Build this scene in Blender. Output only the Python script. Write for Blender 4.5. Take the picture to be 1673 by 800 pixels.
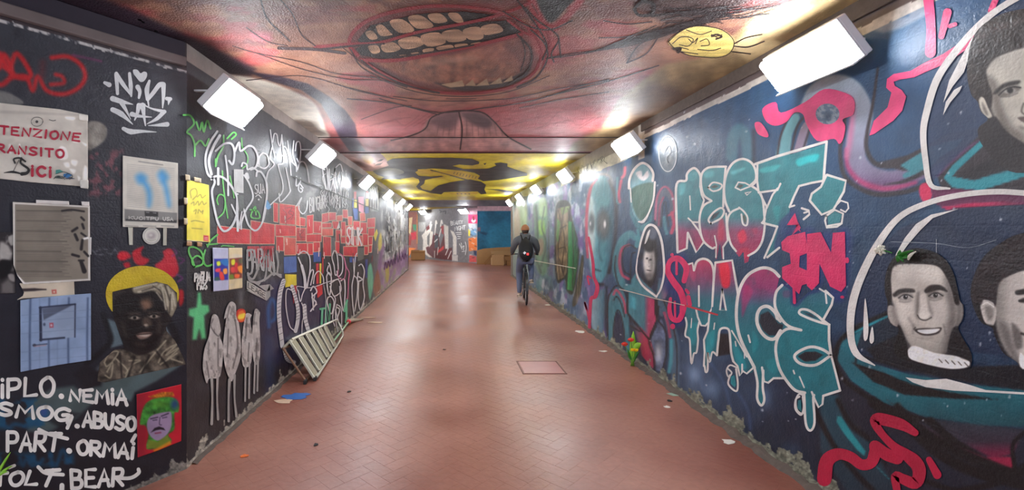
import bpy, bmesh, math, random
import numpy as np
from mathutils import Vector, Matrix
from mathutils.geometry import tessellate_polygon
random.seed(7)
for o in list(bpy.data.objects): bpy.data.objects.remove(o)
SC = bpy.context.scene; COL = SC.collection
# ---------------------------------------------------------------- camera, world, exposure
FX, CX, CY, CH = 760.0, 735.0, 378.0, 1.55      # focal in px of the 1673x800 photograph, vanishing point, eye height
cam = bpy.data.cameras.new('camera'); camo = bpy.data.objects.new('camera', cam); COL.objects.link(camo)
camo.location = (0, 0, CH); camo.rotation_euler = (math.pi/2, 0, 0)
cam.sensor_width = 36; cam.lens = FX/1673*36
cam.shift_x = (836.5-CX)/1673; cam.shift_y = -(400-CY)/1673
cam.clip_start = .05; cam.clip_end = 200
SC.camera = camo
SC.view_settings.view_transform = 'Standard'; SC.view_settings.look = 'None'
SC.view_settings.gamma = 1; SC.view_settings.use_curve_mapping = False
SC.view_settings.exposure = 0.95
W = bpy.data.worlds.new('world'); SC.world = W; W.use_nodes = True
W.node_tree.nodes['Background'].inputs[0].default_value = (.80, .88, 1, 1)
W.node_tree.nodes['Background'].inputs[1].default_value = 1.7       # dim daylight entering by the mouth of the underpass
LAMP = 42.0                                                          # radiance of the floodlight panels
XR, XL, ZC = 2.195, -1.72, 2.78
# ---------------------------------------------------------------- helpers
def lin(c):
    c = np.asarray(c, float)
    return np.where(c <= .04045, c/12.92, ((c+.055)/1.055)**2.4)
def tag(o, label=None, cat=None, group=None, kind=None):
    if label: o['label'] = label
    if cat: o['category'] = cat
    if group: o['group'] = group
    if kind: o['kind'] = kind
    return o
def P(s, t=(0, 0, 1)):
    """'x,y x,y' in a crop's own pixels -> photograph pixels; t = (crop left, crop top, scale)"""
    return [(t[0]+float(a.split(',')[0])/t[2], t[1]+float(a.split(',')[1])/t[2]) for a in s.split()]
def empty(name, loc=(0, 0, 0), rot=(0, 0, 0), label=None, cat=None, group=None):
    o = bpy.data.objects.new(name, None); COL.objects.link(o); o.location = loc; o.rotation_euler = rot
    o.empty_display_size = .1
    return tag(o, label, cat, group)
def link(name, me, m, parent=None):
    o = bpy.data.objects.new(name, me); COL.objects.link(o)
    if m: me.materials.append(m)
    if parent: o.parent = parent
    return o
def setcol(me, rgb):
    """rgb: N x 3 in sRGB 0..255 -> linear colour attribute"""
    a = me.color_attributes.new('Col', 'FLOAT_COLOR', 'POINT')
    buf = np.ones((len(me.vertices), 4), np.float32); buf[:, :3] = lin(np.clip(np.asarray(rgb, float)/255, 0, 1))
    a.data.foreach_set('color', buf.ravel())
def fastmesh(name, V, F, flat=False):
    me = bpy.data.meshes.new(name); V = np.asarray(V, np.float32); F = np.asarray(F, np.int32); k = F.shape[1]
    me.vertices.add(len(V)); me.vertices.foreach_set('co', V.ravel())
    me.loops.add(F.size); me.loops.foreach_set('vertex_index', F.ravel())
    me.polygons.add(len(F)); me.polygons.foreach_set('loop_start', np.arange(0, F.size, k, dtype=np.int32))
    me.polygons.foreach_set('loop_total', np.full(len(F), k, np.int32))
    me.update(calc_edges=True)
    if flat: me.polygons.foreach_set('use_smooth', [False]*len(F))
    return me
# ---------------------------------------------------------------- materials
def nodes(name):
    m = bpy.data.materials.new(name); m.use_nodes = True; nt = m.node_tree
    return m, nt, nt.nodes['Principled BSDF']
def mat(name, c, rough=.6, metal=0, var=.12, scale=20, bump=.1, spec=.5, emit=None):
    m, nt, b = nodes(name); N = nt.nodes; L = nt.links
    c = lin(np.array(c)/255)
    tc = N.new('ShaderNodeTexCoord'); nz = N.new('ShaderNodeTexNoise'); nz.inputs['Scale'].default_value = scale
    nz.inputs['Detail'].default_value = 4; L.new(tc.outputs['Object'], nz.inputs['Vector'])
    mx = N.new('ShaderNodeMix'); mx.data_type = 'RGBA'
    mx.inputs[6].default_value = (*[x*(1-var) for x in c], 1); mx.inputs[7].default_value = (*[min(1, x*(1+var)) for x in c], 1)
    L.new(nz.outputs['Fac'], mx.inputs[0]); L.new(mx.outputs[2], b.inputs['Base Color'])
    b.inputs['Roughness'].default_value = rough; b.inputs['Metallic'].default_value = metal
    b.inputs['Specular IOR Level'].default_value = spec
    if bump:
        bp = N.new('ShaderNodeBump'); bp.inputs['Strength'].default_value = bump; bp.inputs['Distance'].default_value = .01
        L.new(nz.outputs['Fac'], bp.inputs['Height']); L.new(bp.outputs[0], b.inputs['Normal'])
    if emit:
        b.inputs['Emission Color'].default_value = (*lin(np.array(emit[0])/255), 1); b.inputs['Emission Strength'].default_value = emit[1]
    return m
def paintmat(name, axes, rough=.5, grain=.35, brick=0, lump=.4, spec=.5, gain=1.0):
    """painted plaster: the paint colour is the mesh's colour attribute, relief is procedural in world space"""
    m, nt, b = nodes(name); N = nt.nodes; L = nt.links
    at = N.new('ShaderNodeAttribute'); at.attribute_name = 'Col'
    ge = N.new('ShaderNodeNewGeometry')
    n1 = N.new('ShaderNodeTexNoise'); n1.inputs['Scale'].default_value = 90; n1.inputs['Detail'].default_value = 3
    n2 = N.new('ShaderNodeTexNoise'); n2.inputs['Scale'].default_value = 9; n2.inputs['Detail'].default_value = 6
    n3 = N.new('ShaderNodeTexNoise'); n3.inputs['Scale'].default_value = 2.2; n3.inputs['Detail'].default_value = 5
    for n in (n1, n2, n3): L.new(ge.outputs['Position'], n.inputs['Vector'])
    mr = N.new('ShaderNodeMapRange'); mr.inputs[1].default_value = .3; mr.inputs[2].default_value = .7
    mr.inputs[3].default_value = .84*gain; mr.inputs[4].default_value = 1.14*gain; L.new(n2.outputs['Fac'], mr.inputs[0])
    mu = N.new('ShaderNodeVectorMath'); mu.operation = 'SCALE'; L.new(at.outputs['Color'], mu.inputs[0]); L.new(mr.outputs[0], mu.inputs['Scale'])
    L.new(mu.outputs[0], b.inputs['Base Color'])
    b.inputs['Specular IOR Level'].default_value = spec
    rr = N.new('ShaderNodeMapRange'); rr.inputs[3].default_value = rough-.12; rr.inputs[4].default_value = rough+.15
    L.new(n3.outputs['Fac'], rr.inputs[0]); L.new(rr.outputs[0], b.inputs['Roughness'])
    def madd(a, k, c=None):
        q = N.new('ShaderNodeMath'); q.operation = 'MULTIPLY_ADD'; L.new(a, q.inputs[0]); q.inputs[1].default_value = k
        if c is None: q.inputs[2].default_value = 0
        else: L.new(c, q.inputs[2])
        return q.outputs[0]
    h = madd(n1.outputs['Fac'], grain*.004); h = madd(n2.outputs['Fac'], lump*.02, h)
    if brick:
        sx = N.new('ShaderNodeSeparateXYZ'); cb = N.new('ShaderNodeCombineXYZ'); L.new(ge.outputs['Position'], sx.inputs[0])
        L.new(sx.outputs[axes[0]], cb.inputs[0]); L.new(sx.outputs[axes[1]], cb.inputs[1])
        br = N.new('ShaderNodeTexBrick'); br.inputs['Scale'].default_value = 1; br.inputs['Brick Width'].default_value = .26
        br.inputs['Row Height'].default_value = .075; br.inputs['Mortar Size'].default_value = .006; br.inputs['Mortar Smooth'].default_value = .6
        br.inputs['Color1'].default_value = (1, 1, 1, 1); br.inputs['Color2'].default_value = (.8, .8, .8, 1); br.inputs['Mortar'].default_value = (0, 0, 0, 1)
        L.new(cb.outputs[0], br.inputs['Vector'])
        mm = N.new('ShaderNodeMath'); mm.operation = 'MULTIPLY'; L.new(br.outputs['Color'], mm.inputs[0]); L.new(n3.outputs['Fac'], mm.inputs[1])
        h = madd(mm.outputs[0], brick*.004, h)
    bp = N.new('ShaderNodeBump'); bp.inputs['Strength'].default_value = 1; bp.inputs['Distance'].default_value = 1
    L.new(h, bp.inputs['Height']); L.new(bp.outputs[0], b.inputs['Normal'])
    return m
# ---------------------------------------------------------------- planes: a point of the photograph <-> a point of the real wall
class Plane:
    def __init__(s, p, n, m):
        s.p = np.array(p, float); n = np.array(n, float); s.n = n/np.linalg.norm(n); s.m = m; s.k = 0; s.lift = 0.0; s.obj = None
    def at(s, px, py, off=0.0):
        px = np.asarray(px, float); py = np.asarray(py, float)
        d = np.stack([(px-CX)/FX, np.ones_like(px), (CY-py)/FX], -1)
        o = np.array([0, 0, CH]); q = s.p+s.n*off
        t = ((q-o)@s.n)/(d@s.n)
        return o+d*t[..., None]
    def next(s): s.k += 1; return .0006+s.lift+s.k*.00002
def topx(V):
    y = np.where(V[:, 1] > .25, V[:, 1], .25)
    return CX+V[:, 0]/y*FX, CY-(V[:, 2]-CH)/y*FX
# ---------------------------------------------------------------- noise and painting on vertex grids
_R = np.random.RandomState(3).rand(256, 256)
def vnoise(u, v):
    iu = np.floor(u).astype(int); iv = np.floor(v).astype(int); fu = u-iu; fv = v-iv
    fu = fu*fu*(3-2*fu); fv = fv*fv*(3-2*fv); g = lambda a, b: _R[a & 255, b & 255]
    return (g(iu, iv)*(1-fu)+g(iu+1, iv)*fu)*(1-fv)+(g(iu, iv+1)*(1-fu)+g(iu+1, iv+1)*fu)*fv
def fbm(u, v, o=4):
    r = 0; a = .5; 
    for i in range(o): r = r+a*vnoise(u*2**i+i*17.3, v*2**i+i*5.1); a *= .5
    return r/(1-.5**o)
def smooth(pts, n=6, closed=False):
    p = np.array(pts, float)
    if len(p) < 3: return p
    q = np.vstack([p[-1], p, p[0], p[1]]) if closed else np.vstack([2*p[0]-p[1], p, 2*p[-1]-p[-2]])
    out = []; m = len(p) if closed else len(p)-1
    for i in range(m):
        a, b, c, d = q[i], q[i+1], q[i+2], q[i+3]
        for j in range(n):
            t = j/n; out.append(.5*((2*b)+(-a+c)*t+(2*a-5*b+4*c-d)*t*t+(-a+3*b-3*c+d)*t**3))
    if not closed: out.append(p[-1])
    return np.array(out)
class Canvas:
    def __init__(s, px, py, base): 
        s.x = px; s.y = py; s.c = np.empty((len(px), 3)); s.c[:] = base
    def mix(s, idx, a, col):
        c = col(s.x[idx], s.y[idx]) if callable(col) else np.array(col, float)
        s.c[idx] = s.c[idx]*(1-a[:, None])+c*a[:, None]
    def box(s, p, pad):
        x0, y0 = p.min(0)-pad; x1, y1 = p.max(0)+pad
        return np.nonzero((s.x > x0) & (s.x < x1) & (s.y > y0) & (s.y < y1))[0]
    def fill(s, pts, col, soft=1.0, a=1.0, sm=False):
        p = smooth(pts, 5, True) if sm else np.array(pts, float)
        i = s.box(p, soft)
        if not len(i): return
        x = s.x[i]; y = s.y[i]; d = np.full(len(i), 1e9); ins = np.zeros(len(i), bool)
        for k in range(len(p)):
            ax, ay = p[k-1]; bx, by = p[k]; dx = bx-ax; dy = by-ay; L = dx*dx+dy*dy+1e-9
            t = np.clip(((x-ax)*dx+(y-ay)*dy)/L, 0, 1); d = np.minimum(d, (x-ax-t*dx)**2+(y-ay-t*dy)**2)
            if ay != by: ins ^= ((ay > y) != (by > y)) & (x < (bx-ax)*(y-ay)/(by-ay)+ax)
        d = np.sqrt(d); sd = np.where(ins, d, -d)
        al = np.clip(sd/soft*.5+.5, 0, 1); al = al*al*(3-2*al)*a
        s.mix(i, al, col)
    def stroke(s, pts, w, col, soft=1.0, a=1.0, sm=True):
        p = smooth(pts, 5) if sm else np.array(pts, float); n = len(p)
        ws = np.interp(np.linspace(0, 1, n), np.linspace(0, 1, len(w)), w) if isinstance(w, (list, tuple)) else np.full(n, float(w))
        i = s.box(p, ws.max()/2+soft)
        if not len(i): return
        x = s.x[i]; y = s.y[i]; d = np.full(len(i), 1e9)
        for k in range(1, n):
            ax, ay = p[k-1]; bx, by = p[k]; dx = bx-ax; dy = by-ay; L = dx*dx+dy*dy+1e-9
            t = np.clip(((x-ax)*dx+(y-ay)*dy)/L, 0, 1)
            d = np.minimum(d, np.hypot(x-ax-t*dx, y-ay-t*dy)-(ws[k-1]*(1-t)+ws[k]*t)/2)
        al = np.clip(-d/soft*.5+.5, 0, 1); al = al*al*(3-2*al)*a
        s.mix(i, al, col)
    def ell(s, cx, cy, rx, ry, col, soft=.15, a=1.0, rot=0):
        i = np.nonzero((abs(s.x-cx) < (rx+ry)*1.5) & (abs(s.y-cy) < (rx+ry)*1.5))[0]
        if not len(i): return
        c, q = math.cos(rot), math.sin(rot); x = s.x[i]-cx; y = s.y[i]-cy
        r = np.hypot((x*c+y*q)/rx, (-x*q+y*c)/ry)
        al = np.clip((1-r)/soft*.5+.5, 0, 1); s.mix(i, al*al*(3-2*al)*a, col)
    def mottle(s, col, fu, fv, thr=.5, wid=.2, a=1.0, reg=None, seed=0):
        i = np.arange(len(s.x)) if reg is None else np.nonzero((s.x > reg[0]) & (s.x < reg[2]) & (s.y > reg[1]) & (s.y < reg[3]))[0]
        if not len(i): return
        n = fbm(s.x[i]*fu+seed, s.y[i]*fv+seed*1.7); al = np.clip((n-thr)/wid, 0, 1)*a
        if reg is not None:
            e = np.minimum(np.minimum(s.x[i]-reg[0], reg[2]-s.x[i]), np.minimum(s.y[i]-reg[1], reg[3]-s.y[i])); al *= np.clip(e/10, 0, 1)
        s.mix(i, al, col)
def vgrad(*st):
    """vertical gradient: (y, colour) stops"""
    ys = [q[0] for q in st]; cs = np.array([q[1] for q in st], float)
    return lambda x, y: np.stack([np.interp(y, ys, cs[:, k]) for k in range(3)], -1)
def hgrad(*st):
    g = vgrad(*st); return lambda x, y: g(y, x)
def noisy(c, amp=.2, f=.2, fv=None, seed=0):
    c = np.array(c, float)
    return lambda x, y: c*(1+amp*2*(fbm(x*f+seed, y*(fv or f)+seed)[:, None]-.5))
def grid(rows, cols): 
    a = np.arange(rows*cols).reshape(rows, cols)
    return np.stack([a[:-1, :-1], a[:-1, 1:], a[1:, 1:], a[1:, :-1]], -1).reshape(-1, 4)
def orient(me, n):
    if len(me.polygons) and Vector(me.polygons[0].normal).dot(Vector(n)) < 0: me.flip_normals()
def patch(name, pl, pts, paint, base, parent=None, res=1.3, off=None, sm=False, thick=0, m=None):
    """a painted or printed patch on a wall, gridded finely enough to carry soft shading; outline pts"""
    p = smooth(pts, 5, True) if sm else np.array(pts, float)
    x0, y0 = p.min(0)-res; x1, y1 = p.max(0)+res
    xs = np.arange(x0, x1+res, res); ys = np.arange(y0, y1+res, res)
    X, Y = np.meshgrid(xs, ys); X = X.ravel(); Y = Y.ravel()
    F = grid(len(ys), len(xs))
    def inside(x, y):
        r = np.zeros(len(x), bool)
        for k in range(len(p)):
            ax, ay = p[k-1]; bx, by = p[k]
            if ay != by: r ^= ((ay > y) != (by > y)) & (x < (bx-ax)*(y-ay)/(by-ay)+ax)
        return r
    ctr = inside(X[F].mean(1), Y[F].mean(1)); F = F[ctr]
    # snap the rim onto the outline
    cnt = np.bincount(F.ravel(), minlength=len(X)); rim = np.nonzero((cnt > 0) & (cnt < 4))[0]
    if len(rim):
        bd = np.full(len(rim), 1e9); bx_ = X[rim].copy(); by_ = Y[rim].copy()
        for k in range(len(p)):
            ax, ay = p[k-1]; dx, dy = p[k]-p[k-1]; L = dx*dx+dy*dy+1e-9
            t = np.clip(((X[rim]-ax)*dx+(Y[rim]-ay)*dy)/L, 0, 1); qx = ax+t*dx; qy = ay+t*dy
            d = np.hypot(X[rim]-qx, Y[rim]-qy); w = d < bd; bd[w] = d[w]; bx_[w] = qx[w]; by_[w] = qy[w]
        X[rim] = bx_; Y[rim] = by_
    used = np.unique(F); mp = np.full(len(X), -1); mp[used] = np.arange(len(used)); F = mp[F]; X = X[used]; Y = Y[used]
    cv = Canvas(X, Y, base)
    if paint: paint(cv)
    me = fastmesh(name, pl.at(X, Y, pl.next() if off is None else off), F); orient(me, pl.n); setcol(me, cv.c)
    o = link(name, me, m or pl.m, parent if parent is not None else None)
    if thick:
        md = o.modifiers.new('thickness', 'SOLIDIFY'); md.thickness = thick; md.offset = -1
    return o
class Ink:
    """crisp paint: flat strokes and shapes lying on a wall, one mesh"""
    def __init__(s, pl): s.pl = pl; s.V = []; s.F = []; s.C = []; s.n = 0
    def add(s, pts, faces, col):
        off = s.pl.next(); pts = np.array(pts, float)
        s.V.append(s.pl.at(pts[:, 0], pts[:, 1], off)); s.F += [[i+s.n for i in f] for f in faces]
        c = col(pts[:, 0], pts[:, 1]) if callable(col) else np.tile(np.array(col, float), (len(pts), 1))
        s.C.append(c); s.n += len(pts)
    def poly(s, pts, col, sm=False):
        p = smooth(pts, 4, True) if sm else np.array(pts, float)
        t = tessellate_polygon([[Vector((a, b, 0)) for a, b in p]])
        s.add(p, [list(f) for f in t], col); return s
    def stroke(s, pts, w, col, sm=True, n=5, cap=True):
        p = smooth(pts, n) if sm else np.array(pts, float)
        k = [0]+[i for i in range(1, len(p)) if np.hypot(*(p[i]-p[i-1])) > 1e-4]; p = p[k]
        if len(p) < 2: return s.dot(p[0], (w if not isinstance(w, (list, tuple)) else w[0])/2, col)
        m = len(p); ws = np.interp(np.linspace(0, 1, m), np.linspace(0, 1, len(w)), w) if isinstance(w, (list, tuple)) else np.full(m, float(w))
        d = np.gradient(p, axis=0); d /= np.hypot(d[:, 0], d[:, 1])[:, None]+1e-9; nn = np.stack([-d[:, 1], d[:, 0]], 1)
        A = p+nn*ws[:, None]/2; B = p-nn*ws[:, None]/2
        V = np.vstack([A, B]); F = [[i, i+1, m+i+1, m+i] for i in range(m-1)]
        if cap:
            for e, sg in ((0, -1), (m-1, 1)):
                r = ws[e]/2; a0 = math.atan2(nn[e, 1], nn[e, 0]); b = len(V); q = [p[e]]
                for j in range(7):
                    an = a0-sg*math.pi*j/6; q.append(p[e]+r*np.array([math.cos(an), math.sin(an)]))
                V = np.vstack([V, q]); F += [[b, b+1+j, b+2+j] for j in range(6)]
        s.add(V, F, col); return s
    def dot(s, c, r, col, ry=None, n=10):
        ry = ry or r
        s.add([(c[0]+r*math.cos(2*math.pi*i/n), c[1]+ry*math.sin(2*math.pi*i/n)) for i in range(n)], [list(range(n))], col); return s
    def build(s, name, parent=None, label=None, m=None):
        V = np.vstack(s.V); me = bpy.data.meshes.new(name); me.from_pydata(V.tolist(), [], s.F)
        n = Vector(s.pl.n)
        bad = [i for i, p in enumerate(me.polygons) if p.normal.dot(n) < 0]
        if bad:
            b = bmesh.new(); b.from_mesh(me); b.faces.ensure_lookup_table()
            bmesh.ops.reverse_faces(b, faces=[b.faces[i] for i in bad]); b.to_mesh(me); b.free()
        setcol(me, np.vstack(s.C))
        o = link(name, me, m or s.pl.m, parent if parent is not None else s.pl.obj)
        return tag(o, label)
# hand-lettering: brush strokes in a unit box
FONT = {'A': ['0,1 .5,0 1,1', '.2,.65 .85,.65'], 'B': ['0,0 0,1', '0,0 .7,.05 .8,.25 .6,.45 .1,.48', '.1,.48 .8,.55 .95,.78 .7,.98 0,1'],
 'C': ['.95,.15 .6,0 .2,.15 0,.5 .2,.88 .6,1 .95,.85'], 'D': ['0,0 0,1', '0,0 .7,.1 1,.5 .7,.9 0,1'], 'E': ['.9,0 .05,.03 .05,.97 .95,1', '.05,.48 .75,.48'],
 'F': ['.9,0 .05,.02 .05,1', '.05,.48 .7,.48'], 'G': ['.9,.12 .5,0 .1,.2 0,.6 .3,.95 .8,.85 .9,.5 .5,.52', '.92,.5 .92,1.1'], 'H': ['0,0 0,1', '1,0 1,1', '0,.5 1,.5'],
 'I': ['.5,0 .5,1'], 'i': ['.5,.3 .5,1', '.5,.0 .55,.02'], 'L': ['.1,0 .05,.97 .95,.92'], 'M': ['0,1 .15,.05 .5,.6 .85,.05 1,1'], 'N': ['0,1 .05,0 .9,1 1,0'],
 'O': ['.5,0 .1,.2 0,.55 .25,.95 .65,1 .95,.75 1,.35 .75,.05 .5,0'], 'P': ['.05,0 .05,1', '.05,0 .75,.03 .95,.27 .75,.5 .1,.55'],
 'R': ['.05,0 .05,1', '.05,0 .75,.03 .9,.25 .7,.48 .1,.52', '.3,.52 1,1'], 'S': ['.95,.1 .5,0 .1,.2 .3,.45 .8,.6 .9,.82 .5,1 0,.88'],
 'T': ['0,.02 1,.0', '.5,0 .5,1'], 'U': ['0,0 .05,.7 .4,1 .8,.85 .95,0'], 'V': ['0,0 .5,1 1,0'], 'Z': ['0,.02 1,.02 0,.98 1,.98'], 'Y': ['0,0 .5,.5 1,0', '.5,.5 .4,1'],
 'K': ['0,0 0,1', '1,0 .05,.5 1,1'], 'W': ['0,0 .25,1 .5,.4 .75,1 1,0'], '1': ['.2,.2 .5,0 .5,1'], '9': ['.9,.3 .5,0 .1,.25 .4,.5 .9,.3 .8,1'], '8': ['.5,.45 .15,.22 .5,0 .85,.22 .5,.45 .1,.75 .5,1 .9,.75 .5,.45'],
 '6': ['.8,0 .2,.4 .1,.75 .5,1 .9,.75 .5,.5 .15,.7'], '0': ['.5,0 .1,.3 .1,.7 .5,1 .9,.7 .9,.3 .5,0'], '3': ['.1,.1 .6,0 .85,.25 .4,.48 .9,.7 .6,1 .1,.9'], '7': ['0,0 1,0 .4,1'], '5': ['.9,0 .2,0 .15,.45 .8,.5 .8,.9 .1,1'], '2': ['.1,.2 .5,0 .9,.25 .1,1 .95,1'],
 'Q': ['.5,0 .1,.2 0,.55 .25,.95 .65,1 .95,.75 1,.35 .75,.05 .5,0', '.6,.7 1,1.05'], 'X': ['0,0 1,1', '1,0 0,1']}
def write(ink, text, quad, w, col, gap=.28, widths=None, jit=.03, each=None, parent=None, label=None, rnd=None):
    TL, TR, BR, BL = [np.array(q, float) for q in quad]; rnd = rnd or random.Random(hash_(text))
    cw = [{'I': .25, 'i': .25, '1': .5, ' ': .5, '.': .2, 'M': 1.25, 'W': 1.25}.get(c, 1.0) for c in text]
    tot = sum(cw)+gap*(len(text)-1); u = 0; outs = []
    for c, k in zip(text, cw):
        if c in FONT:
            it = ink or Ink(each)
            jx, jy = rnd.uniform(-jit, jit), rnd.uniform(-jit, jit)
            for st in FONT[c]:
                pts = []
                for a, b in P(st):
                    s = (u+a*k)/tot; b = b+jy+rnd.uniform(-jit, jit)*.5; s += jx/tot*.5
                    pts.append((TL*(1-s)+TR*s)*(1-b)+(BL*(1-s)+BR*s)*b)
                sm = c in 'OCSGUDPRB96830Q'
                it.stroke(pts, w, col, sm=sm)
            if ink is None: outs.append(it.build('painted_letter', parent, (label % c) if label else None))
        u += k+gap
    return outs
def hash_(t): return sum(ord(c)*(i+3) for i, c in enumerate(t))
# ---------------------------------------------------------------- mesh helpers for solid things
class MB:
    def __init__(s): s.V = []; s.F = []
    def add(s, V, F): n = len(s.V); s.V += [tuple(v) for v in V]; s.F += [[i+n for i in f] for f in F]; return s
    def box(s, c, d, R=None, taper=1):
        hx, hy, hz = d[0]/2, d[1]/2, d[2]/2; V = []
        for z in (-1, 1):
            for y in (-1, 1):
                for x in (-1, 1):
                    k = taper if z > 0 else 1; v = Vector((x*hx*k, y*hy*k, z*hz))
                    if R is not None: v = R @ v
                    V.append(v+Vector(c))
        return s.add(V, [(0, 2, 3, 1), (4, 5, 7, 6), (0, 1, 5, 4), (2, 6, 7, 3), (0, 4, 6, 2), (1, 3, 7, 5)])
    def bar(s, a, b, w, h, up=(0, 0, 1)):
        a = Vector(a); b = Vector(b); y = (b-a); L = y.length; y.normalize(); x = y.cross(Vector(up)).normalized(); z = x.cross(y)
        return s.box((a+b)/2, (w, L, h), Matrix((x, y, z)).transposed())
    def tube(s, pts, r, n=8, sm=False, closed=False):
        p = [Vector(q) for q in pts]
        if sm:
            a = np.array([tuple(q) for q in p]); out = []
            q = np.vstack([2*a[0]-a[1], a, 2*a[-1]-a[-2]])
            for i in range(len(a)-1):
                for j in range(4):
                    t = j/4; A, B, C, D = q[i:i+4]; out.append(.5*(2*B+(C-A)*t+(2*A-5*B+4*C-D)*t*t+(3*B-A-3*C+D)*t**3))
            out.append(a[-1]); p = [Vector(v) for v in out]
        m = len(p); rs = np.interp(np.linspace(0, 1, m), np.linspace(0, 1, len(r)), r) if isinstance(r, (list, tuple)) else [r]*m
        rs = [float(v) for v in rs]; V = []; ref = None
        for i in range(m):
            if closed: d = (p[(i+1) % m]-p[i-1])
            else: d = (p[min(i+1, m-1)]-p[max(i-1, 0)])
            d.normalize()
            if ref is None: ref = Vector((0, 0, 1)) if abs(d.z) < .9 else Vector((1, 0, 0))
            x = d.cross(ref)
            if x.length < 1e-4: x = d.cross(Vector((.3, .9, .1)))
            x.normalize(); y = x.cross(d).normalized(); ref = y
            V += [p[i]+rs[i]*(x*math.cos(2*math.pi*k/n)+y*math.sin(2*math.pi*k/n)) for k in range(n)]
        F = [[i*n+k, i*n+(k+1) % n, ((i+1) % m)*n+(k+1) % n, ((i+1) % m)*n+k] for i in range(m if closed else m-1) for k in range(n)]
        if not closed: F += [list(range(n))[::-1], [(m-1)*n+k for k in range(n)]]
        return s.add(V, F)
    def ball(s, c, r, n=10, m=6, R=None):
        r = Vector((r, r, r)) if not hasattr(r, '__len__') else Vector(r); V = []; F = []
        for i in range(m+1):
            t = math.pi*i/m
            for k in range(n):
                v = Vector((r.x*math.sin(t)*math.cos(2*math.pi*k/n), r.y*math.sin(t)*math.sin(2*math.pi*k/n), r.z*math.cos(t)))
                if R is not None: v = R @ v
                V.append(v+Vector(c))
        for i in range(m):
            for k in range(n): F.append([i*n+k, (i+1)*n+k, (i+1)*n+(k+1) % n, i*n+(k+1) % n])
        return s.add(V, F)
    def build(s, name, m, parent=None, smooth_=False, bevel=0):
        me = bpy.data.meshes.new(name); me.from_pydata([tuple(v) for v in s.V], [], s.F)
        b = bmesh.new(); b.from_mesh(me)
        if smooth_: bmesh.ops.remove_doubles(b, verts=b.verts, dist=1e-5)
        bmesh.ops.recalc_face_normals(b, faces=b.faces); b.to_mesh(me); b.free()
        if smooth_:
            me.polygons.foreach_set('use_smooth', [True]*len(me.polygons))
        o = link(name, me, m, parent)
        if bevel:
            md = o.modifiers.new('bevel', 'BEVEL'); md.width = bevel; md.segments = 2; md.limit_method = 'ANGLE'
        return o
# ================================================================ STRUCTURE
M_R = paintmat('painted_brick_wall', (1, 2), rough=.42, grain=.5, brick=.14, lump=.34)
M_L = paintmat('painted_plaster_left', (1, 2), rough=.42, grain=.5, brick=.15, lump=.3)
M_C = paintmat('painted_ceiling', (0, 1), rough=.5, grain=2.2, lump=.5, spec=.28)
M_E = paintmat('painted_plaster_end', (0, 2), rough=.6, grain=.3, gain=1.45)
M_PAPER = paintmat('printed_paper', (1, 2), rough=.4, grain=.05, lump=.06, spec=.4, gain=1.3)
R_ = Plane((XR, 0, 0), (-1, 0, 0), M_R)
L_ = Plane((XL, 0, 0), (1, 0, 0), M_L)
ND = np.array([-.678, -1, 0])/math.hypot(.678, 1); NC = np.array([XL, 3.04, 0])
N_ = Plane(NC, (1, -.678, 0), M_L)
C_ = Plane((0, 0, ZC), (0, 0, -1), M_C)
F_ = Plane((0, 0, 0), (0, 0, 1), None)
EP = [(-5.8, 31.5), (-2.47, 28.0), (.403, 23.56), (1.34, 22.65), (8.0, 22.3)]
def eplane(i):
    a = np.array([*EP[i], 0]); b = np.array([*EP[i+1], 0]); d = b-a
    return Plane(a, (d[1], -d[0], 0), M_E)
E1, E2, E3 = eplane(1), eplane(2), eplane(3)
def wall(name, S, T, f, pl, base, paint):
    S = np.asarray(S); T = np.asarray(T); A, B = np.meshgrid(S, T); V = f(A.ravel(), B.ravel())
    px, py = topx(V); cv = Canvas(px, py, base); cv.V = V
    paint(cv); me = fastmesh(name, V, grid(len(T), len(S))); orient(me, pl.n); setcol(me, cv.c)
    o = link(name, me, pl.m); pl.obj = o
    return tag(o, kind='structure')
def ysteps(px0, px1, step, X):
    return X*FX/(np.arange(px0, px1, step)-CX)
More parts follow.
